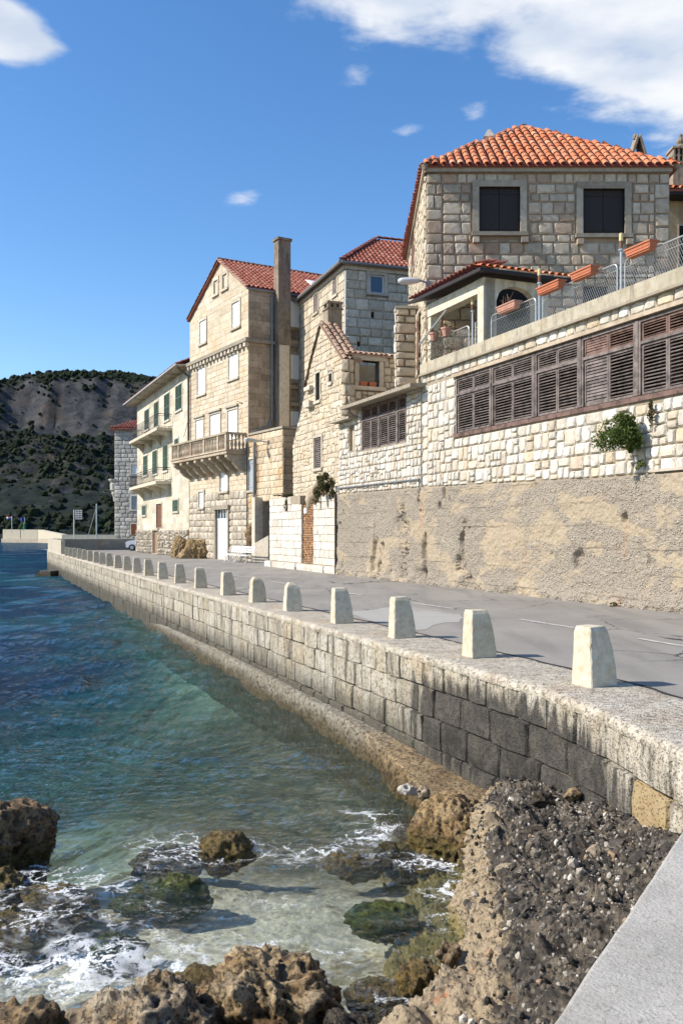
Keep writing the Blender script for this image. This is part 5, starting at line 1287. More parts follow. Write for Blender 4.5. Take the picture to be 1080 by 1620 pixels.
place_stones(FB, coursed(-.5, FB.L, -.02, .30, (.32, .32), (.7, 1.6), rr_), wb, M['white_block'], 'block', 'plinth_block', proud=.14, gap=.01, rnd=rr_)
bk = MB(); tpb = template_set('rubble')
z = .33
while z < 2.98:
    a = d0 + .01 - rr_.uniform(0, .1)
    while a < d1 - .03:
        w = rr_.uniform(.13, .26); lo, hi = max(a, d0 + .01), min(a + w, d1 - .01)
        if hi - lo > .04 and not (z > 2.55 and .25 < (lo - d0) < .5):
            c_ = FB.pt((lo + hi) / 2, z + .035, -.09); k = rr_.randrange(7); pr = .05 * rr_.uniform(.4, 1.3) if rr_.random() > .06 else .01
            bk.add([c_ + Vector((FB.U.x, FB.U.y, 0)) * (x * (hi - lo - .012)) - Vector((FB.N.x, FB.N.y, 0)) * (y * pr) + Vector((0, 0, zz * .062)) for x, y, zz in tpb[k][0]], tpb[k][1])
        a += w
    z += .078
bk.build('brick_infill', M['brick'], wb, kind='stuff', label='weathered orange brick filling the old doorway')
fbox_part(FB, (d0 + .3, d0 + .62, 2.58, 2.82), -.08, .01, 'house_plate', M['white_paint'], wb)

# ------------------------------------------------------------------ old half-ruined house behind it
ORIG = lambda D: 15.92 - .405 * D
FR = Face((ORIG(45.2), 45.2), (ORIG(39.1), 39.1)); sR = FR.at
ru = thing('ruined_house', 'old tawny stone house with missing roof, round corner and a strip of old tiles', 'house', tuple(FR.pt(3, 3)))
def fz(F, u, v): return F.at(u, v)
pp_ = [fz(FR, 470, 700), fz(FR, 482.5, 622), fz(FR, 494, 568), fz(FR, 509, 512), fz(FR, 519, 522), fz(FR, 530, 548), fz(FR, 541, 566)]
prof = [(max(0, a), z) for a, z in pp_]; prof = [(0, prof[0][1])] + prof[1:] + [(FR.L, prof[-1][1])]
hr = [FR.rect(500.5, 507, 590, 634), FR.rect(521, 525.5, 591, 605), FR.rect(498, 509.5, 692, 741)]
wall(FR, 0, FR.L, 1.0, prof, hr, M['mortar_pale'], ru, depth=.25, back=M['dark_void'])
place_stones(FR, clip_holes(random_rubble(0, FR.L, 3.1, 11.6, .33, rr_), [(h[0] - .12, h[1] + .12, h[2] - .1, h[3] + .12) for h in hr], prof), ru, M['lime_tan'], 'rubble', proud=.035, gap=.012, n_obj=200, rnd=rr_)
window_unit(FR, hr[0], ru, style='dark', frame='trim', fw=.1, proud=.05, label='tall narrow opening under the gable')
window_unit(FR, hr[1], ru, style='dark', frame='trim', fw=.06, proud=.04)
window_unit(FR, hr[2], ru, leaf='purple_wood', style='louvre', frame='trim', fw=.12, proud=.06, depth=.04, leaves=1, label='brown louvred window low in the gable wall')
fbox_part(FR, FR.rect(489, 498, 636, 645), 0, .30, 'corbel', M['trim'], ru); fbox_part(FR, FR.rect(488, 497, 612, 618), 0, .25, 'corbel', M['trim'], ru)
c0 = FR.B; FR2 = Face((c0.x + .35, c0.y + .10), (c0.x + 2.75, c0.y + 1.10))
arc = Path([(c0.x - .01, c0.y + .02), (c0.x + .05, c0.y - .13), (c0.x + .17, c0.y - .17), (c0.x + .30, c0.y - .08), (c0.x + .38, c0.y + .10)])
mb = MB(); 
for i in range(4): mb.quad(arc.pt(arc.c[i], 1, -.02), arc.pt(arc.c[i + 1], 1, -.02), arc.pt(arc.c[i + 1], 9.15, -.02), arc.pt(arc.c[i], 9.15, -.02))
mb.build('round_corner', M['mortar'], ru)
RA = []
z = 6.2
while z < 9.1:
    h_ = rr_.uniform(.38, .58); mid = arc.L * rr_.uniform(.3, .65); RA += [(0, mid, z, z + h_), (mid, arc.L, z, z + h_)]; z += h_
RA += coursed(0, arc.L, 3.2, 6.2, (.35, .5), (.3, .45), rr_)
place_stones(arc, RA, ru, M['lime_h2'], 'rubble', 'corner_stone', proud=.09, gap=.02, n_obj=60, rnd=rr_)
h2 = FR2.rect(566.5, 599, 571, 612); zt2 = fz(FR2, 590, 564)[1]
wall(FR2, 0, FR2.L, 1, zt2, [h2], M['mortar'], ru, depth=.4)
place_stones(FR2, clip_holes(random_rubble(0, FR2.L, 4.5, zt2, .34, rr_), [(h2[0] - .22, h2[1] + .22, h2[2] - .2, h2[3] + .25)]), ru, M['lime_h2'], 'rubble', proud=.06, gap=.03, n_obj=60, rnd=rr_)
mb = MB(); a, b, c, d = h2
mb.fbox(FR2, a - .2, a, c, d, -.35, .09); mb.fbox(FR2, b, b + .2, c, d, -.35, .09); mb.fbox(FR2, a - .3, b + .3, d, d + .2, -.35, .12); mb.fbox(FR2, a - .3, b + .3, c - .16, c, -.35, .14)
ow = mb.build('window', M['trim'], ru, label='open unglazed window with two planters on its sill')
fb_ = Face((FR2.A.x - .3, FR2.A.y + 1.5), (FR2.B.x - .4, FR2.B.y + 1.6)); wall(fb_, 0, fb_.L, 4, 9.25, [], M['lime_tan'], ru, name='inner_wall')
for k in range(2):
    l = a + .08 + k * (b - a - .1) / 2; r_ = l + (b - a) / 2 - .12; q = MB(); P2 = FR2.pt
    q.hexa([P2(l + .03, c, -.02), P2(r_ - .03, c, -.02), P2(r_ - .03, c, -.2), P2(l + .03, c, -.2), P2(l, c + .22, .0), P2(r_, c + .22, .0), P2(r_, c + .22, -.22), P2(l, c + .22, -.22)])
    q.build('planter', M['terracotta_pot'], None, ['left terracotta planter on the sill of the open ruin window', 'right terracotta planter on the sill of the open ruin window'][k], 'planter', 'planters in the ruin window')
# verge and roof tiles left on it
Ud = Vector((-FR.N.x, -FR.N.y, 0)); 
apx = FR.pt(prof[3][0], prof[3][1]); lowc = FR.pt(FR.L, prof[-1][1]); S_ = (apx - lowc).normalized()
mb = MB(); O_ = lowc - S_ * .2 - Ud * .12; Ls = (apx - O_).length
mb.prism([O_, O_ + Ud * .95, O_ + Ud * .95 + S_ * Ls, O_ + S_ * Ls], (0, 0, -.08)); mb.build('roof_strip', M['tile_old'], ru)
tiles_on(O_, Ud, S_, lambda a, b: b < Ls - .1, 3, int(Ls / .34), .30, .36, ru, M['tile_old'], 40)
vv = [FR.pt(prof[i][0], prof[i][1]) for i in range(4)]
for i in range(1, 3): ridge_tiles(vv[i] + Vector((0, 0, .0)), vv[i + 1], M['tile_old'], ru, w=.13, step=.34, name='verge_tile')
Uf = Vector((FR2.U.x, FR2.U.y, 0)); Sf = Vector((-FR2.N.x, -FR2.N.y, .35)).normalized()
Of = FR2.pt(-.25, zt2 + .02, .14); mb = MB(); mb.prism([Of, Of + Uf * 2.7, Of + Uf * 2.7 + Sf * .5, Of + Sf * .5], (0, 0, -.05)); mb.build('coping', M['tile_old'], ru)
tiles_on(Of, Uf, Sf, lambda a, b: True, 11, 1, .245, .45, ru, M['tile_old'], 20)
ch = thing('ruin_chimney', 'short sooty chimney with an openwork top standing on the ruin gable', 'chimney', (-.05, 41.5, 10))
FC = Face((-.62, 41.6), (.05, 41.87)); zc1 = 12.3
mb = MB(); mb.fbox(FC, 0, .70, 9.2, 11.95, -.6, 0); mb.build('shaft', M['chim'], ch)
mb = MB(); mb.fbox(FC, -.05, .75, 11.95, 12.02, -.65, .05)
for q in (0, .28, .56): mb.fbox(FC, q, q + .14, 12.02, 12.22, -.14, 0); mb.fbox(FC, q, q + .14, 12.02, 12.22, -.6, -.46)
mb.fbox(FC, -.04, .74, 12.22, 12.32, -.64, .04); mb.build('cap', M['chim'], ch)

# ------------------------------------------------------------------ pale house with the blue window (behind the ruin)
c = Vector((.17, 48.0)); U2 = Vector((.945, .326)); V2 = Vector((-.326, .945)); EZ = 15.9
FL = Face(c + V2 * 9.5, c); Fr = Face(c, c + U2 * 7.5)
h2t = thing('pale_house', 'tall cream grey stone house with hipped red roof and one small blue window', 'house', (c.x, c.y, 3))
hl = [FL.rect(527.5, 533.5, 440, 467), FL.rect(497, 503.5, 466, 495)]; hf = [Fr.rect(585, 607, 435.5, 464)]; sm = [Fr.rect(587, 591.5, 494, 503), Fr.rect(565, 569.5, 541, 548)]
wall(FL, 0, FL.L, 3, EZ, hl, M['mortar_pale'], h2t); wall(Fr, 0, Fr.L, 3, EZ, hf + sm, M['mortar_pale'], h2t, back=M['dark_void'])
place_stones(FL, clip_holes(coursed(0, FL.L, 6, EZ - .1, (.34, .5), (.4, .95), rr_), [(h[0] - .15, h[1] + .15, h[2] - .12, h[3] + .15) for h in hl]), h2t, M['lime_h2'], 'ashlar', 'stone', proud=.03, gap=.02, n_obj=0, rnd=rr_)
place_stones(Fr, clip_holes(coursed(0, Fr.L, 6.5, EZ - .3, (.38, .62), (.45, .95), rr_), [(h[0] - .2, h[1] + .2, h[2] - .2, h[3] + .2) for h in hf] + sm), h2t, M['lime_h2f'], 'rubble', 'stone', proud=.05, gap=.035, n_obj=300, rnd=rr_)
window_unit(Fr, hf[0], h2t, style='glass', frame='trim', fw=.2, proud=.05, label='small square window with blue glass')
for h in hl: window_unit(FL, h, h2t, leaf='purple_wood', style='panel', frame='trim', fw=.12, leaves=1, depth=.03)
fbox_part(Fr, (-.05, Fr.L, EZ - .28, EZ), -.3, .09, 'cornice', M['trim'], h2t)
fbox_part(FL, (0, FL.L + .05, EZ - .28, EZ), -.3, .10, 'cornice', M['trim'], h2t)
def p3(p, z): return Vector((p.x, p.y, z))
e0 = c - U2 * .3 - V2 * .3; e1 = c + U2 * 7.8 - V2 * .3; e2 = c + U2 * 7.8 + V2 * 9.8; e3 = c - U2 * .3 + V2 * 9.8
a_ = 3.3; rz = EZ + .1 + a_ * .73; k1 = e0 + U2 * a_ + V2 * a_; k2 = e0 + U2 * 4.8 + V2 * a_; k3 = e0 + U2 * 4.05 + V2 * 6.8
rp = [p3(e0, EZ + .02), p3(e1, EZ + .02), p3(e2, EZ + .02), p3(e3, EZ + .02)]; kA, kB = p3(k1, rz), p3(e0 + U2 * 8.1 + V2 * a_, rz)
rb = MB(); kC = p3(e0 + U2 * a_ + V2 * 6.5, rz); rb.add([rp[0], rp[1], kB, kA, rp[3], kC, rp[2]], [(0, 1, 2, 3), (4, 0, 3, 5), (6, 4, 5, 2), (1, 6, 2), (3, 2, 5)]); rf = rb.build('roof', M['tile_red'], h2t)
S2_ = (kA - p3(e0 + U2 * a_, EZ + .02)).normalized(); sl_ = (kA - p3(e0 + U2 * a_, EZ + .02)).length
tiles_on(rp[0], p3(U2, 0), S2_, lambda a, b: b < sl_ - .1 and a > b * a_ / sl_ * .98, 30, 13, .27, .36, rf, M['tile_red'], 0)
S3_ = (kA - p3(e0 + V2 * a_, EZ + .02)).normalized(); tiles_on(rp[0], p3(V2, 0), S3_, lambda a, b: b < sl_ - .1 and a > b * a_ / sl_, 34, 13, .27, .36, rf, M['tile_red'], 0)
ridge_tiles(rp[0] + Vector((0, 0, .04)), kA + Vector((0, 0, .04)), M['tile_red'], rf, w=.15); ridge_tiles(kA + Vector((0, 0, .04)), kB + Vector((0, 0, .04)), M['tile_red'], rf, w=.15)
mb = MB(); mb.tube([rp[3] + Vector((-.05, 0, -.04)), rp[0] + Vector((-.05, -.05, -.04))], .09, 8); mb.build('gutter', M['zinc'], h2t); mb = MB(); mb.tube([rp[0] + Vector((0, -.06, -.04)), rp[1] + Vector((0, -.06, -.04))], .08, 8); mb.build('gutter', M['zinc'], h2t)
mb = MB(); mb.tube([Fr.pt(.02, 15.5, .1), Fr.pt(-.03, 9.5, .1)], .05, 6); mb.build('downpipe', M['lamp_grey'], h2t)
# ------------------------------------------------------------------ big house over the terrace
H1 = Face((2.885, 31), (11.15, 31)); HS = Face((3.06, 41), (2.885, 31)); HRt = Face((11.15, 31), (11.1, 41)); EZ1 = 14.0
h1 = thing('terrace_house', 'large grey stone house with orange hipped roof and two dark shuttered windows', 'house', (7, 36, 7))
w1, w2 = H1.rect(757, 822, 296, 368), H1.rect(921, 987, 299, 371); w3 = H1.rect(922, 960, 453, 488); dr = H1.rect(776, 846, 436, 530); dr = (dr[0], dr[1], 7.0, dr[3])
holes = [w1, w2, w3, dr]
r1 = random.Random(31)
wall(H1, 0, H1.L, 5, EZ1, holes, M['mortar_h1'], h1, depth=.28, back=M['dark_void'])
inner = clip_holes(coursed(.55, H1.L - .5, 7.0, EZ1 - .42, (.26, .44), (.28, .70), r1), [(h[0] - .26, h[1] + .26, h[2] - .26, h[3] + .26) for h in (w1, w2)] + [w3, dr])
quo = coursed(0, .55, 7.0, EZ1 - .42, (.30, .52), (.24, .55), r1) + coursed(H1.L - .5, H1.L, 7.0, EZ1 - .42, (.4, .55), (.5, .5), r1) + coursed(0, H1.L, EZ1 - .40, EZ1 - .06, (.34, .34), (.25, .6), r1)
place_stones(H1, inner + quo, h1, M['lime_grey'], 'field', proud=.038, gap=.042, n_obj=300, rnd=r1)
wall(HS, 0, HS.L, 5, EZ1, [], M['mortar_pale'], h1, name='side_wall'); wall(HRt, 0, HRt.L, 5, EZ1, [], M['mortar_h1'], h1, name='side_wall')
sd_w = [HS.rect(652.5, 657.5, 372, 432), HS.rect(661, 664, 500, 590)]
place_stones(HS, clip_holes(random_rubble(0, HS.L, 5.2, EZ1 - .1, .42, r1), sd_w), h1, M['lime_h2'], 'rubble', 'side_stone', proud=.06, gap=.03, n_obj=100, rnd=r1)
for h in sd_w: window_unit(HS, h, h1, leaf='brown_wood', style='panel', frame='trim', fw=.1, leaves=1, depth=-.02, proud=.05)
for h, lab in ((w1, 'left dark closed shutters'), (w2, 'right dark closed shutters')):
    fr = window_unit(H1, h, h1, leaf='dark_wood', style='panel', frame='trim_grey', fw=.22, depth=.12, proud=.07, label=lab)
    mb = MB()
    mb.fbox(H1, h[0] - .22, h[0] - .02, h[2] - .38, h[2] - .2, 0, .22); mb.build('corbel', M['lime_grey'], fr)
    mb = MB(); mb.fbox(H1, h[1] + .02, h[1] + .24, h[2] - .38, h[2] - .2, 0, .22); mb.build('corbel', M['lime_grey'], fr)
fbox_part(H1, (w3[0], w3[1], w3[2], w3[3]), -.2, -.15, 'dark_shutter', M['dark_wood'], h1); fbox_part(H1, dr, -.2, -.15, 'dark_porch_backing', M['dark_void'], h1)  # near-black panel put in as the shade behind the porch arch
mb = MB(); mb.fbox(H1, -.05, H1.L + .05, EZ1 - .05, EZ1 + .10, -.3, .16); mb.build('cornice', M['trim_grey'], h1)
mb = MB(); mb.fbox(HS, 0, HS.L + .05, EZ1 - .05, EZ1 + .10, -.3, .14); mb.build('cornice', M['trim'], h1)
mb = MB(); z_ = EYE + (HOR - 440) * 31 / FPX; mb.tube([H1.pt(1.5, z_, .09), H1.pt(5, z_ - .03, .09), H1.pt(H1.L, z_, .09)], .022, 5); mb.build('cable', M['rubber'], h1)
rx0, rx1, ry0, ry1 = 2.74, 11.42, 30.74, 41.3; cx_ = (rx0 + rx1) / 2 - .05; run = 4.35; ZE = EZ1 + .08; ZR = ZE + run * .745
q0, q1, q2, q3 = Vector((rx0, ry0, ZE)), Vector((rx1, ry0, ZE)), Vector((rx1, ry1, ZE)), Vector((rx0, ry1, ZE)); ka, kb = Vector((cx_, ry0 + run, ZR)), Vector((cx_, ry1 - run, ZR))
rb = MB(); rb.add([q0, q1, q2, q3, ka, kb], [(0, 1, 4), (1, 2, 5, 4), (2, 3, 5), (3, 0, 4, 5), (3, 2, 1, 0)]); roof1 = rb.build('roof', M['tile_red'], h1)
mid = Vector((cx_, ry0, ZE)); Sf_ = (ka - mid).normalized(); Lf = (ka - mid).length; hw0 = cx_ - rx0; hw1 = rx1 - cx_
tiles_on(q0 + Vector((0, -.04, .02)), (1, 0, 0), Sf_, lambda a, b: b < Lf - .12 and a > hw0 * b / Lf - .02 and a < (rx1 - rx0) - hw1 * b / Lf + .02, 31, 14, .2875, .435, roof1, M['tile'], 300, rnd=r1)
midl = Vector((rx0, ry0 + run, ZE)); Sl = (ka - midl).normalized(); Ll = (ka - midl).length
tiles_on(q0 + Vector((-.04, 0, .02)), (0, 1, 0), Sl, lambda a, b: b < Ll - .12 and a > run * b / Ll and a < (ry1 - ry0) - run * b / Ll, 37, 13, .2875, .435, roof1, M['tile_red'], 0, rnd=r1)
midr = Vector((rx1, ry0 + run, ZE)); Sr = (ka - midr).normalized()
tiles_on(q1 + Vector((.04, 0, .02)), (0, 1, 0), Sr, lambda a, b: b < Ll - .12 and a > run * b / Ll and a < (ry1 - ry0) - run * b / Ll, 37, 13, .2875, .435, roof1, M['tile'], 0, rnd=r1)
ridge_tiles(q0, ka, M['tile_old'], roof1, w=.13, mortar='hip_mortar', lift=.02); ridge_tiles(q1, ka, M['tile'], roof1, w=.13, mortar='hip_mortar', lift=.02); ridge_tiles(ka, kb, M['tile_old'], roof1, w=.14, mortar='hip_mortar')
cw = thing('chimney_cowl', 'small dark pointed stone chimney cowl on the right hip of the orange roof', 'chimney', (10.66, 33.0, 14.6))
mb = MB(); x, y = 10.66, 32.9
for s_ in (-1, 1): mb.prism([(x + s_ * .30, y - .3, 14.5), (x + s_ * .22, y - .3, 14.5), (x + s_ * .20, y - .3, 15.25), (x + s_ * .02, y - .3, 15.85), (x + s_ * .05, y - .3, 16.0), (x + s_ * .27, y - .3, 15.3)][::s_], (0, .6, 0))
mb.box(x - .22, x + .22, y - .24, y + .24, 14.5, 15.25); mb.build('cowl', M['chim'], cw)
mb = MB(); mb.lathe((x - .05, y, 15.93), [(.09, 0), (.11, .08), (.03, .2)], 6); mb.build('finial', M['chim'], cw)
cv = thing('white_chimney', 'stubby white chimney top peeping over the left hip of the orange roof', 'chimney', (6.1, 38, 15))
mb = MB(); mb.box(5.98, 6.25, 37.8, 38.2, 15.5, 18.15); mb.build('shaft', M['white_block'], cv); mb = MB(); mb.hexa([(5.9, 37.75, 18.15), (6.35, 37.75, 18.15), (6.35, 38.25, 18.15), (5.9, 38.25, 18.15), (6.08, 37.9, 18.5), (6.2, 37.9, 18.5), (6.2, 38.1, 18.5), (6.08, 38.1, 18.5)]); mb.build('cap', M['white_block'], cv)

# ------------------------------------------------------------------ neighbour at the right edge
nb = thing('ochre_house', 'ochre rendered house with dark window at the right edge behind the big house', 'house', (17, 41, 7))
FN = Face((13.3, 37.6), (21, 38.2)); wn = FN.rect(1073, 1100, 358, 420)
wall(FN, 0, FN.L, 5, 15.5, [wn], M['render_tan'], nb, back=M['dark_void']); window_unit(FN, wn, nb, leaf='dark_wood', style='louvre', frame='trim_grey', fw=.05)
mb = MB(); mb.fbox(FN, -.3, FN.L, 15.42, 15.52, -3, .75); mb.build('eave', M['dark_wood'], nb)
mb = MB(); P = FN.pt; mb.hexa([P(-.3, 15.52, .8), P(FN.L, 15.52, .8), P(FN.L, 17.4, -4), P(-.3, 17.4, -4), P(-.3, 15.6, .8), P(FN.L, 15.6, .8), P(FN.L, 17.5, -4), P(-.3, 17.5, -4)]); rfn = mb.build('roof', M['tile_red'], nb)
tiles_on(P(-.3, 15.62, .85), P(1, 0) - P(0, 0), (P(0, 17.5, -4) - P(0, 15.6, .8)).normalized(), lambda a, b: True, 26, 12, .29, .42, rfn, M['tile'], 60)
nc = thing('ornate_chimney', 'tall stone chimney with pierced top and round finial at the right edge', 'chimney', (14.6, 39, 15.5))
x0, y0 = 14.05, 38.6
mb = MB(); mb.box(x0, x0 + .95, y0, y0 + .8, 15.6, 17.35); mb.build('shaft', M['chim'], nc)
mb = MB()
for i in range(5): mb.box(x0 + .02 + i * .19, x0 + .10 + i * .19, y0 + .02, y0 + .78, 17.47, 18.02)
mb.box(x0 - .03, x0 + .98, y0 - .03, y0 + .83, 17.35, 17.47); mb.box(x0 + .0, x0 + .95, y0 + .03, y0 + .77, 17.70, 17.76); mb.box(x0 - .04, x0 + .99, y0 - .04, y0 + .84, 18.02, 18.10); mb.build('pierced_top', M['chim'], nc)
mb = MB(); mb.lathe((x0 + .47, y0 + .4, 18.10), [(.20, 0), (.26, .1), (.14, .22), (.20, .34), (.16, .46), (.07, .54), (.09, .62), (.03, .70)], 10); mb.build('finial', M['chim'], nc)

# ------------------------------------------------------------------ porch
pc = thing('porch', 'cream plastered porch with an arch and low tiled roof on the terrace', 'porch', tuple(FW.pt(sW(767), 7)))
sp, sq = sW(757.5), sW(680); a1 = sp + .34; TZK = 7.3
mb = MB(); mb.fbox(FW, sp, a1, TZK, 9.20, -.34, .06); mb.build('corner_post', M['cream_plaster'], pc)
mb = MB(); mb.fbox(FW, sq - .1, sp, 8.80, 9.20, -.30, .05); mb.build('beam', M['cream_plaster'], pc)
fbox_part(FW, (sq - .1, sq + .08, 7.3, 8.80), -.28, .02, 'end_post', M['cream_plaster'], pc)
Q0 = FW.pt(a1, 0, .0); Vp = Vector((-FW.N.x, -FW.N.y)); FP = Face((Q0.x, Q0.y) , (Q0.x + Vp.x * 2.3, Q0.y + Vp.y * 2.3))
arch = MB(); sa, sb_, n = .38, 1.72, 14; zs, zt = 8.55, 9.02
arch.fbox(FP, .0, sa, 7.02, 9.2, -.26, 0) ; arch.fbox(FP, sb_, 2.2, 7.02, 9.2, -.26, 0)
for i in range(n):
    a_, b_ = sa + (sb_ - sa) * i / n, sa + (sb_ - sa) * (i + 1) / n; f = lambda q: zs + (zt - zs) * math.sqrt(max(0, 1 - ((q - (sa + sb_) / 2) / ((sb_ - sa) / 2)) ** 2))
    P = FP.pt; arch.hexa([P(a_, f(a_), 0), P(b_, f(b_), 0), P(b_, f(b_), -.26), P(a_, f(a_), -.26), P(a_, 9.2, 0), P(b_, 9.2, 0), P(b_, 9.2, -.26), P(a_, 9.2, -.26)])
arch.build('arch_wall', M['cream_plaster'], pc)
# roof: one slope towards the sea, one towards the camera, both rising to the house
c0 = FW.pt(a1 + .42, 9.34, .42); cl = FW.pt(sW(663), 9.44, .42); d3 = Vector((Vp.x, Vp.y, 0)); cr = c0 + d3 * 3.3; 
S1 = (d3 + Vector((0, 0, .30))).normalized(); Us = Vector((FW.U.x, FW.U.y, 0))
back = cl + d3 * 2.2 + Vector((0, 0, .66)); pk = c0 - Us * 1.4 + d3 * 1.5 + Vector((0, 0, .46)); pr_ = cr - Us * 1.4 + Vector((0, 0, .46))
mb = MB(); lo = Vector((0, 0, -.10)); mb.add([cl, c0, pk, back, cr, pr_, cl + lo, c0 + lo, cr + lo, back + lo * 1.0, pr_ + lo], [(0, 1, 2, 3), (1, 4, 5, 2), (3, 2, 5), (6, 9, 10, 8, 7), (0, 6, 7, 1), (1, 7, 8, 4), (4, 8, 10, 5), (3, 9, 6, 0)]); rfp = mb.build('roof', M['dark_wood'], pc)
Lc = (c0 - cl).length
tiles_on(cl + Vector((0, 0, .02)), Us, (pk - (c0 - Us * 1.4)).normalized(), lambda a, b: a < Lc - 1.4 * b / 1.6 + .1, int(Lc / .24), 4, .24, .42, rfp, M['tile_red'], 60)
S4 = (pk - (c0 + d3 * 1.5)).normalized()
tiles_on(c0 + Vector((0, 0, .02)), d3, S4, lambda a, b: a > 1.5 * b / 1.48 - .1, 14, 4, .235, .42, rfp, M['tile'], 60)
mb = MB(); mb.tube([FW.pt(sW(672), 7.95, .2), FW.pt(sW(710), 8.72, .1)], .035, 6); mb.build('stay_bar', M['galv'], pc)

# ------------------------------------------------------------------ railing on the terrace kerb
ra = thing('terrace_railing', 'galvanised tube railing with chain link mesh along the terrace kerb', 'railing', tuple(FW.pt(14, 7.3)))
posts = [(741.5, 8.80), (846.5, 8.76), (975, 8.70), (1170, 8.66)]; zr = 8.04; O = -.12
for i, (u, zt) in enumerate(posts):
    a = sW(u); mb = MB(); mb.tube([FW.pt(a, 7.25, O), FW.pt(a, zt - .36, O)], .028, 8); mb.lathe(tuple(FW.pt(a, zt - .40, O)), [(.06, 0), (.06, .03), (.03, .05)], 8); mb.build('post', M['galv'], ra)
    lp = ['terrace post lamp by the porch, seen through its opening', 'terrace post lamp just right of the porch arch', 'terrace post lamp in front of the right dark window', 'terrace post lamp beyond the right edge'][i]
    if i == 3: continue
    l_ = thing('post_lamp', lp, 'lamp', tuple(FW.pt(a, zt - .35, O)), 'lamps on the terrace posts')
    mb = MB(); mb.lathe(tuple(FW.pt(a, zt - .35, O)), [(.042, 0), (.042, .17)], 10); mb.build('dark_base', M['brown_wood'], l_)
    mb = MB(); mb.lathe(tuple(FW.pt(a, zt - .178, O)), [(.048, 0), (.048, .17), (.03, .185)], 10); mb.build('lamp_cap', M['yellow_cap'], l_)
pan = [(sW(672), sW(736)), (sW(746), sW(757)), (sW(771), sW(841)), (sW(852), sW(969)), (sW(981), sEnd)]
for (a, b) in pan:
    r_ = .13 if b - a > 1 else .0; z0, z1 = 7.36, zr; mb = MB()
    pts = [FW.pt(a, z0 - .06, O), FW.pt(a, z1 - r_, O)] + ([FW.pt(a + r_ - r_ * math.cos(t_), z1 - r_ + r_ * math.sin(t_), O) for t_ in (.4, .8, 1.2, 1.57)] if r_ else []) + ([FW.pt(b - r_ + r_ * math.sin(t_), z1 - r_ + r_ * math.cos(t_), O) for t_ in (0, .4, .8, 1.2)] if r_ else []) + [FW.pt(b, z1 - r_, O), FW.pt(b, z0 - .06, O)]
    mb.tube(pts, .019, 6); mb.build('frame_tube', M['galv'], ra)
    mb = MB(); mb.tube([FW.pt(a, z1 - .17, O), FW.pt(b, z1 - .17, O)], .011, 5); mb.build('mid_wire', M['galv'], ra)
    mb = MB(); H_ = z1 - .04 - z0; st = .075; k = -H_
    while k < b - a:
        for sg_ in (1, -1):
            s0_, s1_ = (k, k + H_ * .55) if sg_ > 0 else (k + H_ * .55, k); za, zb = z0, z0 + H_
            lo_, hi_ = 0.0, 1.0
            d_ = s1_ - s0_
            for lim, sgn in ((0, 1), (b - a, -1)):
                if abs(d_) > 1e-6:
                    tcr = (lim - s0_) / d_
                    if (sgn > 0) == (d_ > 0): lo_ = max(lo_, tcr)
                    else: hi_ = min(hi_, tcr)
            if hi_ > lo_: mb.tube([FW.pt(a + s0_ + d_ * lo_, za + H_ * lo_, O + .012 * sg_), FW.pt(a + s0_ + d_ * hi_, za + H_ * hi_, O + .012 * sg_)], .0042, 3, caps=False)
        k += st
    mb.build('wire_mesh', M['galv'], ra, kind='stuff')
for i, (u0, u1, mt_, lab, dz) in enumerate([(793, 823, 'pink_pot', 'pale pink terracotta flower box hung on the railing beside the porch post', -.05), (857, 893, 'terracotta_pot', 'terracotta flower box on the railing just right of the porch arch', 0), (910, 945, 'terracotta_pot', 'terracotta flower box in the middle of the railing left of the second lamp post', 0), (997, 1039, 'terracotta_pot', 'terracotta flower box nearest the right edge of the railing', .0)]):
    a, b = sW(u0), sW(u1); z = zr - .14 + dz; f = thing('flower_box', lab, 'flower box', tuple(FW.pt((a + b) / 2, z, -.02)), 'flower boxes on the terrace railing')
    P = FW.pt; q = MB(); q.hexa([P(a + .07, z + .03, .16), P(b - .07, z + .03, .16), P(b - .07, z + .03, .0), P(a + .07, z + .03, .0), P(a + .02, z + .20, .19), P(b - .02, z + .20, .19), P(b - .02, z + .20, -.04), P(a + .02, z + .20, -.04)])
    q.build('trough', M[mt_], f)
    q = MB(); q.fbox(FW, a, b, z + .20, z + .235, -.06, .21); q.build('rim', M[mt_], f)
    for k in (0.065, .13): q = MB(); q.fbox(FW, a + .07, b - .07, z + k, z + k + .02, .16, .187); q.build('ribbing', M[mt_], f)
    if i == 0: 
        q = MB()
        for k in range(9): x = a + .1 + k * .06; q.tube([P(x, z + .22, .06), P(x + random.uniform(-.06, .06), z + .4, .06), P(x + random.uniform(-.12, .12), z + random.uniform(.42, .55), .05)], .005, 4)
        q.build('dry_stems', M['deadwood'], f)
for i, u in enumerate((688, 707)):
    a = sW(u); f = thing('flower_pot', ['left terracotta pot with dry plant at the far end of the terrace railing', 'right terracotta pot with dry plant at the far end of the terrace railing'][i], 'flower pot', tuple(FW.pt(a, 7.95, .05)))
    q = MB(); q.lathe(tuple(FW.pt(a, 7.92, .04)), [(.09, 0), (.15, .22), (.17, .22), (.17, .27)], 10); q.build('pot', M['pink_pot'], f)
    bush('dry_plant', tuple(FW.pt(a, 8.24, .04)), (.16, .16, .12), 160, M['dry'], ['reddish dry plant in the left pot of the terrace end', 'reddish dry plant in the right pot of the terrace end'][i], 60 + i, leaf=.03, lobes=4)
cl_ = thing('climber', 'straggly nearly bare climbing plant on the far end of the terrace railing', 'plant', tuple(FW.pt(sW(700), 7.3)))
q = MB(); rc = random.Random(3)
for k in range(26):
    a = sW(rc.uniform(678, 738)); z = 7.3; pts = []
    for j in range(7): pts.append(FW.pt(a, z, rc.uniform(-.1, .12))); a += rc.uniform(-.13, .13); z += rc.uniform(.03, .16)
    q.tube(pts, [.010, .009, .008, .007, .006, .005, .003], 4, caps=False)
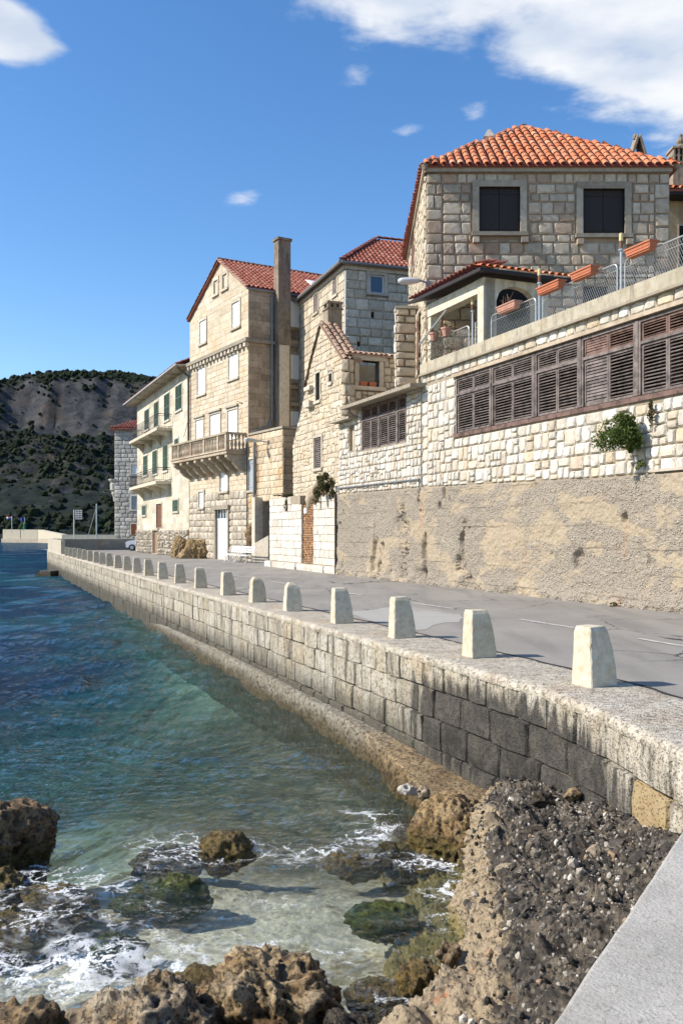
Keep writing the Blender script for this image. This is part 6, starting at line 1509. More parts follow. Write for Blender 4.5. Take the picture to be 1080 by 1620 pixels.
q.build('vines', M['deadwood'], cl_)
mbv = MB()
for k in range(240):
    a = sW(rc.uniform(676, 720)); z = rc.uniform(7.3, 8.0); p = FW.pt(a, z, rc.uniform(-.1, .15)); e_ = Vector((rc.uniform(-1, 1), rc.uniform(-1, 1), rc.uniform(-1, 1))).normalized() * .035; g_ = e_.cross(Vector((rc.uniform(-1, 1), .3, 1))).normalized() * .02
    mbv.quad(p - e_, p - g_, p + e_, p + g_)
mbv.build('leaves', M['leaf_dark'], cl_)
bush('caper_bush', tuple(FW.pt(sW(1014), 4.05, .26)), (.74, .26, .52), 4200, M['leaf'], 'green caper bush growing out of the whitish rubble wall under the louvres', 5, leaf=.040, cat='bush', droop=.4, N=N3, lobes=10)
bush('small_plant', tuple(FW.pt(sW(1040), 4.35, .14)), (.14, .10, .22), 260, M['leaf_dark'], 'small tuft growing on the wall just above and right of the caper bush', 6, leaf=.035, N=N3)
bush('small_plant', tuple(FW.pt(sW(1024), 3.25, .14)), (.12, .10, .14), 160, M['leaf'], 'tiny green sprig on the wall below the caper bush', 7, leaf=.03, N=N3)
bush('wall_shrub', tuple(FB.pt(sB(517), 3.75, .15)), (.36, .3, .52), 1700, M['leaf_dark'], 'dark shrub sprouting from the top of the white block wall', 8, leaf=.05, cat='shrub', droop=.2)
bush('wall_shrub', tuple(FB.pt(sB(531), 3.55, .15)), (.18, .2, .40), 700, M['leaf_dark'], 'smaller shrub hanging beside the dark one at the end of the white wall', 9, leaf=.045, cat='shrub', droop=.4)
bush('dry_grass_tuft', tuple(FB.pt(sB(508), 3.35, .16)), (.34, .12, .28), 420, M['dry'], 'dry straw hanging over the top of the white block wall', 10, leaf=.05, cat='grass tuft', droop=.8)
bush('grass_tuft', tuple(FB.pt(sB(455), 3.5, .05)), (.55, .12, .10), 500, M['leaf_dark'], 'green weeds creeping along the top left of the white block wall', 11, leaf=.04, cat='grass tuft')
bush('grass_tuft', tuple(FB.pt(sB(455.5), 3.05, .10)), (.10, .06, .34), 240, M['leaf_dark'], 'thin weed trailing down the face of the white block wall', 12, leaf=.035, cat='grass tuft')
bush('grass_tuft', tuple(FW.pt(sW(985), .06, .24)), (.20, .07, .06), 160, M['leaf_dark'], 'small weed at the foot of the pebbly wall, right', 13, leaf=.03, cat='grass tuft')
rock(tuple(FB.pt(sB(487), 3.3, -.5)), (.75, .6, .95), 41, M['lime_tan_grey'], 'rounded plastered rubble hump behind the top of the brick doorway', foam=False, sub=4, name='rubble_hump', cat='rubble hump', rough=.08)

# leaning stone pillar between ruin and the big house
pl = thing('stone_pillar', 'rough square stone pillar standing between the ruin and the big house', 'pillar', (2.4, 33, 6.8))
PA = Face((2.07, 33.9), (1.98, 33.0)); PB = Face((1.98, 33.0), (2.72, 33.15))
mb = MB(); mb.prism([(2.02, 33.04, 6.6), (2.68, 33.18, 6.6), (2.74, 33.9, 6.6), (2.10, 33.9, 6.6)], (0, 0, 3.22)); mb.build('core', M['mortar'], pl)
place_stones(PA, coursed(0, .9, 6.7, 9.85, (.25, .42), (.4, .9), r1), pl, M['lime_white'], 'rubble', proud=.07, gap=.03, rnd=r1)
place_stones(PB, coursed(0, .75, 6.7, 9.85, (.25, .42), (.3, .75), r1), pl, M['lime_grey'], 'rubble', proud=.07, gap=.04, rnd=r1)
mb = MB(); mb.box(1.95, 2.78, 32.95, 33.95, 9.83, 9.93); mb.build('cap', M['trim_grey'], pl)

# street lamps
def street_lamp(base, head, label, L=.75, wdir=Vector((-1, 0, 0))):
    t0 = thing('street_lamp', label, 'street lamp', base, 'wall mounted street lamps'); b_, h_ = Vector(base), Vector(head)
    mb = MB(); mb.tube([b_, (b_ + h_) / 2 + Vector((0, 0, .03)), h_], .032, 7); mb.build('arm', M['zinc'], t0)
    mb = MB(); side = wdir.cross(Vector((0, 0, 1))).normalized(); vs = []; n = 9; m_ = 10
    for i in range(n + 1):
        t_ = i / n; r_ = .055 + .105 * math.sin(min(1, t_ * 1.25 + .12) * math.pi * .62) * (1 if t_ < .85 else .8); c_ = h_ + wdir * (L * t_ - .08)
        if i == n: r_ *= .45
        for k in range(m_): an = 2 * math.pi * k / m_; vs.append(c_ + side * math.cos(an) * r_ + Vector((0, 0, math.sin(an) * r_ * (.62 if math.sin(an) > 0 else .85))))
    fs = [tuple(range(m_))[::-1], tuple(range(n * m_, (n + 1) * m_))] + [(i * m_ + k, i * m_ + (k + 1) % m_, (i + 1) * m_ + (k + 1) % m_, (i + 1) * m_ + k) for i in range(n) for k in range(m_)]
    mb.add(vs, fs); mb.build('lamp_head', M['lamp_grey'], t0, smooth=True)
    mb = MB(); c_ = b_; mb.box(c_.x - .05, c_.x + .05, c_.y - .03, c_.y + .05, c_.z - .12, c_.z + .12); mb.build('bracket', M['zinc'], t0)
street_lamp((2.93, 30.93, 10.18), (2.55, 30.85, 10.25), 'grey street lamp reaching out from the corner of the big house', L=.72)

# ------------------------------------------------------------------ tall gabled house with the stone balcony
K = Vector((-5.55, 54.4)); D3 = Vector((-.583, 1)).normalized()
F3 = Face(K + D3 * 9.72, K); s3 = F3.at; L3 = F3.L
F3x = Face(K, K - D3 * 4.75); G3 = Vector((F3.N.x, F3.N.y)) * -1
F3R = Face(K, K + G3 * 9.5)
h3 = thing('gabled_house', 'tall tan gabled stone house with white shutters and a stone balcony', 'house', (-9, 58, 0))
apx_s = s3(349); prof = [(0, 16.4), (apx_s, 19.05), (L3, 16.4)]
up = [F3.rect(u0, u1, v0, v1) for u0, u1, v0, v1 in ((317, 326.5, 507, 543), (368, 379.5, 478, 518))]; att = [F3.rect(339, 344.5, 444, 466), F3.rect(353, 359.5, 434, 457)]
md = [F3.rect(313, 325.5, 582, 624), F3.rect(362.5, 377, 561, 599)]
ba = [F3.rect(310, 322.5, 664, 705), F3.rect(333, 349, 655, 700), F3.rect(361, 376, 648, 695)]
gr = [F3.rect(349.5, 361.5, 744, 777), F3.rect(316, 323.5, 778, 803)]; door = F3.rect(343.5, 362, 806, 884); door = (door[0], door[1], .05, door[3])
hs = up + att + md + ba + gr + [door]
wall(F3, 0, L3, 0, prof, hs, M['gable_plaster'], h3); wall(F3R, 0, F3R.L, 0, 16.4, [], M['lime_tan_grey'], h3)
def near_(h, m_=.2): return [(a - m_, b + m_, c - m_, d + m_) for a, b, c, d in h]
zc = 13.1
place_stones(F3, clip_holes(coursed(0, L3, zc + .2, 16.3, (.40, .5), (.7, 1.5), r1) + [], near_(up), None), h3, M['lime_tan'], 'ashlar', 'gable_stone', proud=.012, gap=.012, n_obj=0, rnd=r1)
gs = clip_holes(coursed(0, L3, 16.3, 19, (.40, .5), (.7, 1.5), r1), near_(att), prof, minw=.2); place_stones(F3, gs, h3, M['lime_tan'], 'ashlar', 'gable_stone', proud=.012, gap=.012, n_obj=0, rnd=r1)
place_stones(F3, clip_holes(coursed(0, L3, 4.3, zc - .25, (.28, .36), (.45, 1.0), r1), near_(md + ba + gr + [door], .16)), h3, M['lime_tan'], 'ashlar', 'stone', proud=.02, gap=.012, n_obj=300, rnd=r1)
place_stones(F3, clip_holes(coursed(0, L3, .0, 4.3, (.36, .48), (.5, .95), r1), near_([door] + gr, .16)), h3, M['rustic'], 'rustic', 'bossed_stone', proud=.06, gap=.05, n_obj=200, rnd=r1)
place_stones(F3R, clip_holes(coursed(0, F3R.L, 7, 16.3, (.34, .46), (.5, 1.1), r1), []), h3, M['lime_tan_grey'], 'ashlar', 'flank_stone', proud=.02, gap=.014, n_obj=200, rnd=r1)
fbox_part(F3, (-.1, L3 + .32, zc, zc + .22), 0, .32, 'cornice', M['trim_grey'], h3); fbox_part(F3R, (0, F3R.L, zc, zc + .2), .0, .18, 'cornice', M['trim_grey'], h3)
for k in range(17): a = .15 + k * .585; fbox_part(F3, (a, a + .26, zc - .26, zc - .002), 0, .26, 'dentil', M['trim'], h3)
for h in up: window_unit(F3, h, h3, frame='trim', fw=.16, depth=.05, proud=.06)
for h in md: window_unit(F3, h, h3, frame='trim', fw=.16, depth=.05, proud=.06); fbox_part(F3, (h[0] - .25, h[1] + .25, h[3] + .17, h[3] + .3), 0, .18, 'hood', M['trim'], h3)
for h in att: window_unit(F3, h, h3, frame='trim', fw=.22, depth=.08, proud=.05, leaf='trim', leaves=1)
for h in ba: window_unit(F3, h, h3, frame='trim', fw=.14, depth=.05, proud=.06, sill=False); fbox_part(F3, (h[0] - .2, h[1] + .2, h[3] + .15, h[3] + .26), 0, .16, 'hood', M['trim'], h3)
for h in gr: window_unit(F3, h, h3, frame='trim', fw=.13, depth=.04, proud=.10)
a, b, c, d = door; zt = d - .62
dm = MB(); dm.fbox(F3, a - .22, a, 0, d, -.2, .14); dm.fbox(F3, b, b + .22, 0, d, -.2, .14); dm.fbox(F3, a - .3, b + .3, d, d + .26, -.2, .22); dd = dm.build('door', M['trim_grey'], h3, label='tall white door with a barred fanlight')
for k in range(2): mb = MB(); w_ = (b - a) / 2; mb.fbox(F3, a + k * w_ + .01, a + (k + 1) * w_ - .01, .05, zt, -.1, -.03); mb.build('leaf', M['white_paint'], dd)
mb = MB(); mb.fbox(F3, a, b, zt + .01, d, -.12, -.08); mb.build('fanlight', M['glass_blue'], dd)
mb = MB()
for k in range(5): x = a + (b - a - .07) * k / 4; mb.fbox(F3, x, x + .07, zt + .02, d, -.079, -.03)
mb.fbox(F3, a, b, zt - .02, zt + .05, -.029, .0); mb.build('glazing_bar', M['white_paint'], dd, kind='stuff')
# roof
g3 = Vector((G3.x, G3.y, 0)); A3 = F3.pt(apx_s, 19.12, .18); Rk = F3.pt(L3 + .12, 16.38, .18); Lk = F3.pt(-.12, 16.38, .18); LR = 9.8
for (E_, nm, fl) in ((Rk, 'roof', 1), (Lk, 'roof', -1)):
    mb = MB(); mb.prism([E_, E_ + g3 * LR, A3 + g3 * LR, A3] if fl > 0 else [A3, A3 + g3 * LR, E_ + g3 * LR, E_], (0, 0, -.12)); rf3 = mb.build(nm, M['tile_red'], h3)
    Su = (A3 - E_); Ls = Su.length
    tiles_on(E_, g3, Su.normalized(), lambda a, b: b < Ls - .2, int(LR / .30), int(Ls / .4) + 1, .30, .40, rf3, M['tile_red'], 0)
ridge_tiles(A3, A3 + g3 * LR, M['tile_old'], h3, w=.14); ridge_tiles(Rk, A3, M['tile_old'], h3, w=.10, lift=.0); ridge_tiles(Lk, A3, M['tile_old'], h3, w=.10, lift=0)
mb = MB(); mb.tube([Rk + Vector((0, 0, -.1)), Rk + g3 * LR + Vector((0, 0, -.1))], .07, 6); mb.build('gutter', M['zinc'], h3)
# dormer skylight
o_ = Rk + g3 * 5.3 + (A3 - Rk) * .36 + Vector((0, 0, .08)); mb = MB(); mb.hexa([o_, o_ + g3 * .8, o_ + g3 * .8 + Vector((0, 0, .28)), o_ + Vector((0, 0, .28)), o_ + (A3 - Rk) * .2, o_ + g3 * .8 + (A3 - Rk) * .2, o_ + g3 * .8 + (A3 - Rk) * .22 + Vector((0, 0, .1)), o_ + (A3 - Rk) * .22 + Vector((0, 0, .1))]); mb.build('skylight', M['white_metal'], h3)
# windows and bands on the shaded flank
fw3 = [F3R.rect(456, 477, 478, 518), F3R.rect(450.5, 478, 562, 600), F3R.rect(448.5, 478, 651, 674)]
for i, h in enumerate(fw3):
    mb = MB(); mb.fbox(F3R, h[0] - .18, h[1] + .18, h[2] - .16, h[3] + .18, 0, .06); w_ = mb.build('window', M['render_tan' if i == 0 else 'trim_grey'], h3)
    for k in range(2): m_ = (h[1] - h[0]) / 2; mb = MB(); mb.fbox(F3R, h[0] + k * m_ + .01, h[0] + (k + 1) * m_ - .01, h[2], h[3], .062, .10); mb.build('shutter', M['white_paint'], w_)
for v in (548, 618, 645): z = EYE + (HOR - v) * 56.5 / FPX; fbox_part(F3R, (F3R.at(450), F3R.L, z, z + .22), .0, .22, 'string_course', M['lime_tan_grey'], h3)
# dark stair-like shelf under first flank cornice
chm = thing('tall_chimney', 'very tall soot streaked square chimney shaft rising up the flank of the gabled house', 'chimney', tuple(F3R.pt(F3R.at(440), 7)))
a, b = F3R.at(433.2), F3R.at(452.5)
mb = MB(); mb.fbox(F3R, a, b, 7.0, 19.35, .0, .62); mb.build('shaft', M['chim'], chm); mb = MB(); mb.fbox(F3R, a - .07, b + .07, 19.35, 19.5, -.07, .69); mb.build('cap', M['chim'], chm)
mb = MB(); mb.fbox(F3R, F3R.at(434), F3R.at(449), 6.5, 13.0, .63, .72); mb.build('lower_casing', M['lime_tan'], chm)
mb = MB(); x_ = F3R.at(429); mb.tube([F3R.pt(x_, 16.1, .12), F3R.pt(x_, 8.6, .12), F3R.pt(x_ - .25, 8.1, .14), F3R.pt(.1, 7.7, .16)], .07, 7); mb.build('downpipe', M['zinc'], h3)

# balcony
bl = thing('stone_balcony', 'long weathered stone balcony with balusters on paired corbels', 'balcony', tuple(F3.pt(5, 5.4, .6)))
bs0, bs1, bo = -.1, L3 - .28, 1.30
fbox_part(F3, (bs0, bs1, 6.42, 6.60), .01, bo, 'slab', M['balcony'], bl); fbox_part(F3, (bs0 - .06, bs1 + .06, 6.602, 6.68), .01, bo + .06, 'slab', M['balcony'], bl)
fbox_part(F3, (bs0 - .05, bs1 + .05, 7.58, 7.70), bo - .24, bo + .05, 'handrail', M['balcony'], bl); fbox_part(F3, (bs1 - .24, bs1 + .05, 7.58, 7.70), .01, bo - .245, 'handrail', M['balcony'], bl); fbox_part(F3, (bs0 - .05, bs0 + .24, 7.58, 7.70), .01, bo - .245, 'handrail', M['balcony'], bl)
def baluster(p):
    mb = MB(); mb.lathe((0, 0, 0), [(.085, 0), (.085, .06), (.045, .10), (.085, .26), (.095, .34), (.045, .55), (.04, .66), (.05, .74), (.08, .80), (.08, .90)], 8); return mb.mesh('baluster', M['balcony'], smooth=False)
bme = baluster(0)
n = 36
for k in range(n):
    a = bs0 + .35 + (bs1 - bs0 - .7) * k / (n - 1)
    if k % 9 == 4: continue
    link_mesh('baluster', bme, bl, F3.pt(a, 6.68, bo - .1))
for k in range(4):
    for a in (bs1 - .1, bs0 + .1): link_mesh('baluster', bme, bl, F3.pt(a, 6.68, .18 + k * .24))
for a in [bs0 + .02, bs1 - .25] + [bs0 + .35 + (bs1 - bs0 - .7) * k / (n - 1) - .1 for k in (4, 13, 22, 31)]: fbox_part(F3, (a, a + .22, 6.69, 7.575), bo - .21, bo + .01, 'pedestal', M['balcony'], bl)
for k in range(8):
    a = bs0 + .15 + k * (bs1 - bs0 - .6) / 7; P = F3.pt; pts = []
    for (o_, z_) in ((.01, 6.41), (bo - .08, 6.41), (bo - .08, 6.22), (bo - .35, 6.02), (.78, 6.0), (.74, 5.85), (.5, 5.58), (.34, 5.5), (.01, 5.35)): pts.append(P(a, z_, o_))
    mb = MB(); mb.prism(pts, P(a + .34, 0) - P(a, 0)); mb.build('corbel', M['balcony'], bl)

# ground floor annex flush with the gabled house
ax = thing('stone_annex', 'two storey stone annex stained orange with flat top beside the gabled house', 'building', (-4.5, 52.5, 0))
ax_s = F3x.at(447.8); wax = F3x.rect(389.5, 403.5, 727, 776); wax = (max(.12, wax[0]), wax[1], wax[2], wax[3]); gap_ = F3x.rect(415.5, 429.5, 793, 858); gap_ = (gap_[0], gap_[1] + .3, .0, gap_[3])
wall(F3x, 0, ax_s, 0, 7.5, [wax, gap_], M['mortar_pale'], ax, depth=.8, back=M['dark_void']); ex = F3x.pt(ax_s, 0); FX2 = Face((ex.x, ex.y), (ex.x + G3.x * 6, ex.y + G3.y * 6)); wall(FX2, 0, 6, 0, 7.5, [], M['mortar'], ax, name='side_wall')
place_stones(F3x, clip_holes(coursed(0, ax_s, 0, 7.45, (.28, .42), (.35, .75), r1), near_([wax], .14) + [gap_]), ax, M['lime_orange'], 'rubble', proud=.035, gap=.018, n_obj=200, rnd=r1)
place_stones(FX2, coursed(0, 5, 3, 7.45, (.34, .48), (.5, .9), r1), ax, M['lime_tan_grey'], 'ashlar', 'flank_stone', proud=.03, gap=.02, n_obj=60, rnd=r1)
window_unit(F3x, wax, ax, leaf='grey_glass', frame='trim', fw=.14, depth=.02, proud=.08, leaves=1)
fbox_part(F3x, (0.0, ax_s + .06, 7.5, 7.62), -3, .08, 'coping', M['trim_grey'], ax)
mb = MB(); mb.fbox(F3x, gap_[0] - .42, gap_[0], 0, 3.75, 0, .5); mb.build('pilaster', M['trim'], ax)
mb = MB(); P = F3x.pt; mb.prism([P(gap_[0], .0, .5), P(gap_[1] + .3, .0, .5), P(gap_[1] + .3, 1.55, .5), P(gap_[0], 1.1, .5)], P(0, 0, -.2) - P(0, 0, 0)); mb.build('stair_parapet', M['trim'], ax)
mb = MB(); q = .95; x_ = F3x.at(405.5); mb.tube([F3x.pt(x_ - .1, 7.2, .15), F3x.pt(x_ + .05, 6.9, .16), F3x.pt(x_, 2.3, .16)], .075, 7); mb.build('downpipe', M['zinc'], ax)
mb = MB(); x_ = F3x.at(409); mb.tube([F3x.pt(x_, 6.9, .14), F3x.pt(x_, 2.6, .14)], .04, 6); mb.build('downpipe', M['copper_pipe'], ax)
mb = MB(); x_ = F3x.at(388.5); mb.tube([F3x.pt(.02, 7, .12), F3x.pt(.05, .3, .12)], .035, 6); mb.build('downpipe', M['copper_pipe'], ax)
hw_ = F3x.pt(F3x.at(426), 6.85, .05); hd_ = F3x.pt(F3x.at(421), 6.95, .55); street_lamp(tuple(hw_), tuple(hd_), 'pale street lamp on the stone annex casting a long shadow', L=.85, wdir=Vector((F3x.N.x, F3x.N.y, .12)).normalized())
rock(tuple(F3x.pt(F3x.at(401), 1.6, .02)), (.45, .35, .95), 44, M['rock_brown'], 'dark eroded hollow patch of rock in the orange stained annex wall', foam=False, sub=4, name='eroded_rock', cat='eroded rock', rough=.2)
rock(tuple(F3.pt(s3(300), .5, .6)), (.75, .6, 1.15), 45, M['rock_tan'], 'left brown natural rock stump at the foot of the gabled house', foam=False, sub=5, name='rock_outcrop', cat='rock', rough=.24)
rock(tuple(F3.pt(s3(322), .4, .55)), (1.15, .7, 1.0), 46, M['rock_tan'], 'right brown natural rock stump at the foot of the gabled house', foam=False, sub=5, name='rock_outcrop', cat='rock', rough=.24)

# ------------------------------------------------------------------ white house with iron balconies
D4 = Vector((-.42, 1)).normalized(); K4 = Vector((-10.5, 62.8)); F4 = Face(K4 + D4 * 19.8, K4); s4 = F4.at; Z4 = 13.2
h4 = thing('white_house', 'white plastered house with green shutters and two iron railed balconies', 'house', (-14, 71, 0))
g4 = [F4.rect(*q) for q in ((229.5, 236.5, 648, 680), (244.5, 251.5, 636, 675), (260.5, 269, 623, 665), (278.5, 288.5, 609, 649))]; m4 = [F4.rect(*q) for q in ((227.5, 234, 721, 752), (242, 249.5, 713, 750), (258.5, 266, 704, 745), (277, 283, 694, 718))]
l4 = [F4.rect(*q) for q in ((225.5, 232, 800, 815), (274, 283, 791, 809))]; d4 = F4.rect(248, 256.5, 797, 835); p4 = F4.rect(244, 252, 839, 873); p4 = (p4[0], p4[1], .05, 1.9)
wall(F4, 0, F4.L, 0, Z4, g4 + m4 + l4 + [d4, p4], M['cream_plaster'], h4)
place_stones(F4, clip_holes(random_rubble(0, F4.L, 0, 1.95, .38, r1), [(p4[0] - .15, p4[1] + .15, 0, 2)]), h4, M['rustic'], 'rustic', 'plinth_stone', proud=.14, gap=.05, n_obj=200, rnd=r1)
place_stones(F4, clip_holes(coursed(0, F4.L, 2.0, Z4 - .6, (.4, .48), (.8, 1.8), r1), near_(g4 + m4 + l4 + [d4], .15)), h4, M['cream_plaster'], 'ashlar', 'facing_stone', proud=.008, gap=.012, n_obj=0, rnd=r1)
for h in g4 + m4: window_unit(F4, h, h4, leaf='green_paint', style='louvre', frame='white_block', fw=.11, depth=-.0, proud=.04, sill=True)
for h in l4: window_unit(F4, h, h4, leaf='green_paint', style='louvre', frame='trim', fw=.12, depth=.0, proud=.05)
window_unit(F4, d4, h4, leaf='brown_wood', style='panel', frame='trim', fw=.14, depth=.08, proud=.05, leaves=2, sill=False, name='door', label='brown upper door'); window_unit(F4, p4, h4, leaf='tan_wood', style='panel', frame='trim', fw=.14, depth=.08, proud=.16, leaves=2, sill=False, name='door', label='tan street door')
e_ = F4.pt; mb = MB(); P = F4.pt
mb.hexa([P(-1.6, Z4, .85), P(F4.L + .1, Z4, .85), P(F4.L + .1, Z4 + .02, -4), P(-1.6, Z4 + .02, -4), P(-1.6, Z4 + .07, .85), P(F4.L + .1, Z4 + .07, .85), P(F4.L + .1, Z4 + .5, -4), P(-1.6, Z4 + .5, -4)]); mb.build('eave', M['trim'], h4)
for k in range(38): a = -1.4 + k * .56; fbox_part(F4, (a, a + .10, Z4 - .13, Z4 - .002), .0, .78, 'rafter_end', M['trim'], h4)
mb = MB(); mb.tube([P(-1.7, Z4 + .06, .93), P(F4.L + .1, Z4 + .06, .93)], .06, 8); mb.build('gutter', M['lamp_grey'], h4)
mb = MB(); mb.add([P(-1.5, Z4 + .15, .8), P(F4.L + .1, Z4 + .15, .8), P(F4.L - 0.2, Z4 + 1.9, -3.4), P(3, Z4 + 1.9, -3.4), P(-1.5, Z4 + .15, -7)], [(0, 1, 2, 3), (0, 3, 4)]); r4 = mb.build('roof', M['tile_red'], h4)
Su4 = (P(0, Z4 + 1.9, -3.4) - P(0, Z4 + .15, .8)).normalized(); tiles_on(P(-1.5, Z4 + .17, .8), P(1, 0) - P(0, 0), Su4, lambda a, b: a > b * .95 - .2, 70, 11, .3, .41, r4, M['tile_red'], 0)
mb = MB(); x_ = s4(300.5); mb.tube([P(x_ - .35, Z4 - .1, .8), P(x_ - .1, Z4 - .7, .12), P(x_, Z4 - 1.2, .1), P(x_, 6.9, .1)], .075, 7); mb.build('downpipe', M['copper_pipe'], h4)
def iron_balcony(sa, sb_, z, pr, label):
    t0 = thing('iron_balcony', label, 'balcony', tuple(F4.pt((sa + sb_) / 2, z)), 'iron railed balconies of the white house')
    fbox_part(F4, (sa, sb_, z - .22, z), .01, pr, 'slab', M['cream_plaster'], t0)
    for k in range(4):
        a = sa + .25 + k * (sb_ - sa - .75) / 3; pts = [F4.pt(a, z - .222, .01), F4.pt(a, z - .222, pr - .1), F4.pt(a, z - .34, pr - .12), F4.pt(a, z - .5, pr * .6), F4.pt(a, z - .58, pr * .35), F4.pt(a, z - 1.02, .01)]
        mb = MB(); mb.prism(pts, F4.pt(a + .25, 0) - F4.pt(a, 0)); mb.build('corbel', M['cream_plaster'], t0)
    o = pr - .06; mb = MB(); ring = [F4.pt(sa + .05, z + 1.0, .03), F4.pt(sa + .05, z + 1.0, o), F4.pt(sb_ - .05, z + 1.0, o), F4.pt(sb_ - .05, z + 1.0, .03)]
    for i in range(3): mb.tube([ring[i], ring[i + 1]], .028, 5); mb.tube([ring[i] - Vector((0, 0, .13)), ring[i + 1] - Vector((0, 0, .13))], .016, 5); mb.tube([ring[i] - Vector((0, 0, .92)), ring[i + 1] - Vector((0, 0, .92))], .02, 5)
    mb.build('handrail', M['iron'], t0)
    mb = MB()
    def bar(a, oo, nx_, ny_):
        q = [(0, .08), (.10, .18), (.14, .34), (.06, .55), (.0, .72), (.01, .87)]; mb.tube([F4.pt(a + nx_ * k, z + zz, oo + ny_ * k) for k, zz in q], .0085, 4, caps=False)
    n = int((sb_ - sa) / .20)
    for k in range(n + 1): bar(sa + .05 + (sb_ - sa - .1) * k / n, o, 0, 1)
    for k in range(int(pr / .16)):
        oo = .1 + k * .16; bar(sb_ - .05, oo, 1, 0); bar(sa + .05, oo, -1, 0)
    mb.build('iron_bars', M['iron'], t0, kind='stuff')
z_u = EYE + (HOR - 679) * 68.8 / FPX; z_l = EYE + (HOR - 762) * 68.8 / FPX
iron_balcony(s4(226), s4(272.5), z_u, 1.15, 'upper curved iron railed balcony of the white house'); iron_balcony(s4(226), s4(271), z_l, 1.15, 'lower curved iron railed balcony of the white house')

# ------------------------------------------------------------------ far grey house, car, bench
K5 = Vector((-22.9, 92)); U5 = Vector((.995, -.1)); F5 = Face(K5, K5 + U5 * 12); F5s = Face(K5 + Vector((.1, .995)) * 12, K5)
h5 = thing('far_stone_house', 'far grey stone house with red hip roof at the end of the street', 'house', (-18, 95, 0))
w5 = [F5.rect(208, 219, 735, 751), F5.rect(208.5, 218.5, 785, 806), F5.rect(208, 216, 829, 846)]
wall(F5, 0, 12, 0, 12.2, w5, M['mortar_pale'], h5); wall(F5s, 0, 12, 0, 12.2, [], M['lime_h5'], h5, name='side_wall')
place_stones(F5, clip_holes(coursed(0, 5, 0, 12.1, (.34, .46), (.4, .9), r1), near_(w5, .12)), h5, M['lime_h5'], 'rubble', proud=.05, gap=.05, n_obj=0, rnd=r1)
window_unit(F5, w5[0], h5, frame='trim', fw=.15); window_unit(F5, w5[1], h5, frame='white_block', fw=.2, leaf='grey_glass', leaves=1); window_unit(F5, w5[2], h5, frame='trim', fw=.12, leaf='orange_wood', leaves=1, sill=False, name='door')
V5 = Vector((.1, .995)); z5 = 12.25; c5 = lambda a, b, z: Vector((K5.x + U5.x * a + V5.x * b, K5.y + U5.y * a + V5.y * b, z))
mb = MB(); mb.add([c5(-.4, -.4, z5), c5(12.4, -.4, z5), c5(12.4, 12.4, z5), c5(-.4, 12.4, z5), c5(6, 6, 15.3), c5(-.4, -.4, z5 - .15), c5(12.4, -.4, z5 - .15), c5(12.4, 12.4, z5 - .15), c5(-.4, 12.4, z5 - .15)], [(0, 1, 4), (1, 2, 4), (2, 3, 4), (3, 0, 4), (8, 7, 6, 5), (0, 5, 6, 1), (3, 8, 5, 0)]); r5 = mb.build('roof', M['tile_red'], h5)
S5 = (c5(6, 6, 15.3) - c5(6, -.4, z5)).normalized(); tiles_on(c5(-.4, -.4, z5 + .02), c5(1, 0, 0) - c5(0, 0, 0), S5, lambda a, b: a > b * .9 and a < 12.8 - b * .9, 42, 17, .3, .42, r5, M['tile_red'], 0)
ob = thing('oriel_balcony', 'small carved pale stone balcony jutting from the seaward side of the far house', 'balcony', tuple(c5(-.6, .8, 6)))
mb = MB(); b_ = c5(-.15, .5, 0); mb.lathe((b_.x, b_.y, 4.9), [(.15, 0), (.2, .5), (.36, .8), (.30, .95), (.48, 1.15), (.50, 1.75), (.42, 1.85), (.66, 2.15), (.66, 2.25)], 10); mb.build('bowl', M['lime_h5'], ob)
# car
car = thing('parked_car', 'small white car parked half hidden behind the white house at the street end', 'car', (-18.7, 87.2, 0))
def carp(x, y, z): return Vector((-18.7 + x, 87.2 + y, z))
sec = [(-1.75, .35, .55), (-1.80, .35, .72), (-1.62, .35, .92), (-.95, .35, 1.02), (-.35, .35, 1.46), (.9, .35, 1.5), (1.6, .35, 1.1), (1.75, .35, .9), (1.75, .35, .4)]
mb = MB(); W_ = .78; n = len(sec); vs = []
for (x, zb, zt) in sec:
    tw = W_ * (.82 if zt > 1.3 else 1); vs += [carp(x, -W_, .32), carp(x, -W_, min(zt, .92)), carp(x, -tw, zt), carp(x, tw, zt), carp(x, W_, min(zt, .92)), carp(x, W_, .32)]
fs = [tuple(range(6))[::-1], tuple(range((n - 1) * 6, n * 6))] + [(i * 6 + k, i * 6 + (k + 1) % 6, (i + 1) * 6 + (k + 1) % 6, (i + 1) * 6 + k) for i in range(n - 1) for k in range(6)]
mb.add(vs, fs); mb.build('body', M['car_white'], car)
mb = MB(); mb.quad(carp(-.93, -.66, 1.06), carp(-.93, .66, 1.06), carp(-.40, .58, 1.44), carp(-.40, -.58, 1.44)); mb.v = [(a_ - .02, b_, c_ + .02) for a_, b_, c_ in mb.v]; mb.build('windscreen', M['car_glass'], car)
mb = MB(); mb.quad(carp(-.75, -.80, .98), carp(.1, -.80, .98), carp(.1, -.67, 1.4), carp(-.3, -.67, 1.4)); mb.build('side_window', M['car_glass'], car)
for (x, y) in ((-1.15, -.76), (1.15, -.76), (-1.15, .76), (1.15, .76)):
    mb = MB(); c_ = carp(x, y, .31); mb.tube([c_ - Vector((0, .1, 0)), c_ + Vector((0, .1, 0))], .31, 14); w_ = mb.build('wheel', M['rubber'], car); mb = MB(); s_ = -1 if y < 0 else 1; mb.tube([c_ + Vector((0, .1 * s_, 0)), c_ + Vector((0, .115 * s_, 0))], .18, 10); mb.build('rim', M['galv'], w_)
for y in (-.55, .55): mb = MB(); c_ = carp(-1.78, y, .72); mb.box(c_.x - .03, c_.x + .03, c_.y - .14, c_.y + .14, c_.z - .07, c_.z + .07); mb.build('headlight', M['lamp_grey'], car)
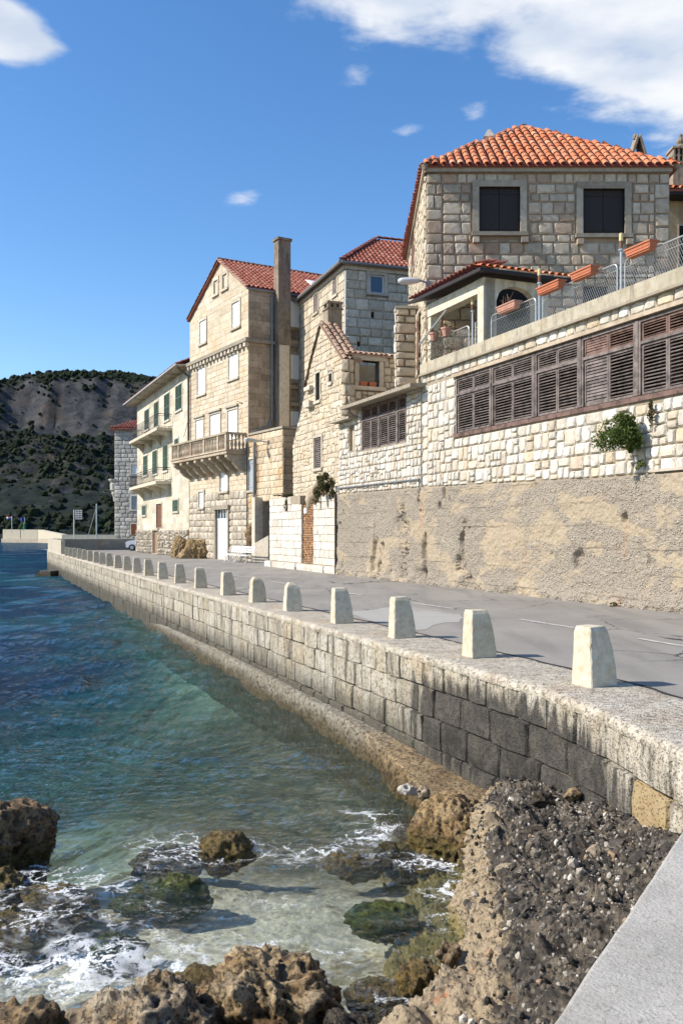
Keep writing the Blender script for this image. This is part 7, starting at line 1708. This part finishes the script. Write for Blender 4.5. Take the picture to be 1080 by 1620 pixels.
# benches
def bench(F, a0, a1, o, label):
    t0 = thing('park_bench', label, 'bench', tuple(F.pt((a0 + a1) / 2, 0, o)), 'white slatted benches by the white door')
    for k in range(5): mb = MB(); mb.fbox(F, a0, a1, .42, .445, o + .06 + k * .085, o + .125 + k * .085); mb.build('seat_slat', M['white_paint'], t0)
    for k in range(3): z = .58 + k * .13; mb = MB(); mb.fbox(F, a0, a1, z, z + .085, o - .02 - k * .03, o + .0 - k * .03); mb.build('back_slat', M['white_paint'], t0)
    for a in (a0 + .12, (a0 + a1) / 2, a1 - .12):
        P = F.pt; mb = MB(); mb.tube([P(a, 0, o - .05), P(a, .2, o + .08), P(a, .40, o + .03), P(a, .6, o - .01), P(a, .95, o - .10)], .022, 6)
        mb.tube([P(a, 0, o + .52), P(a, .18, o + .38), P(a, .32, o + .48), P(a, .41, o + .42), P(a, .41, o + .03)], .022, 6)
        mb.tube([P(a, .1, o + .03), P(a, .26, o + .20), P(a, .12, o + .30), P(a, .06, o + .2)], .014, 5)
        mb.tube([P(a, .42, o + .46), P(a, .62, o + .48), P(a, .66, o + .3), P(a, .64, o - .02)], .016, 5); mb.build('iron_leg', M['white_metal'], t0)
FBn = Face((-5.55 - .1, 53.6), (-5.55 + 1.9, 50.6)); FBn = Face(F3x.pt(-.9, 0, .9)[:2], F3x.pt(4, 0, .9)[:2])
bench(FBn, FBn.at(374.5), FBn.at(411), .35, 'white slatted park bench with scrolled legs standing by the pavement edge'); bench(Face(F3x.pt(-1.6, 0, .25)[:2], F3x.pt(3, 0, .25)[:2]), .35, 1.9, .3, 'second white bench partly hidden behind the first, nearer the white door')
# overhead cables between the houses
def cable(p, q, sag, label, r=.018):
    p, q = Vector(p), Vector(q); mb = MB(); mb.tube([p.lerp(q, t_) - Vector((0, 0, sag * 4 * t_ * (1 - t_))) for t_ in np.linspace(0, 1, 12)], r, 4); mb.build('cable', M['rubber'], None, label, 'cable')
cable(F3.pt(.1, 9.6, .15), F4.pt(F4.L - 1.0, 8.4, .15), .15, 'thin black cable from the gabled house to the white house')
cable(F3R.pt(.3, 9.3, .1), F3.pt(L3 - 1.2, 9.7, .2), .05, 'short thin cable round the corner of the gabled house')
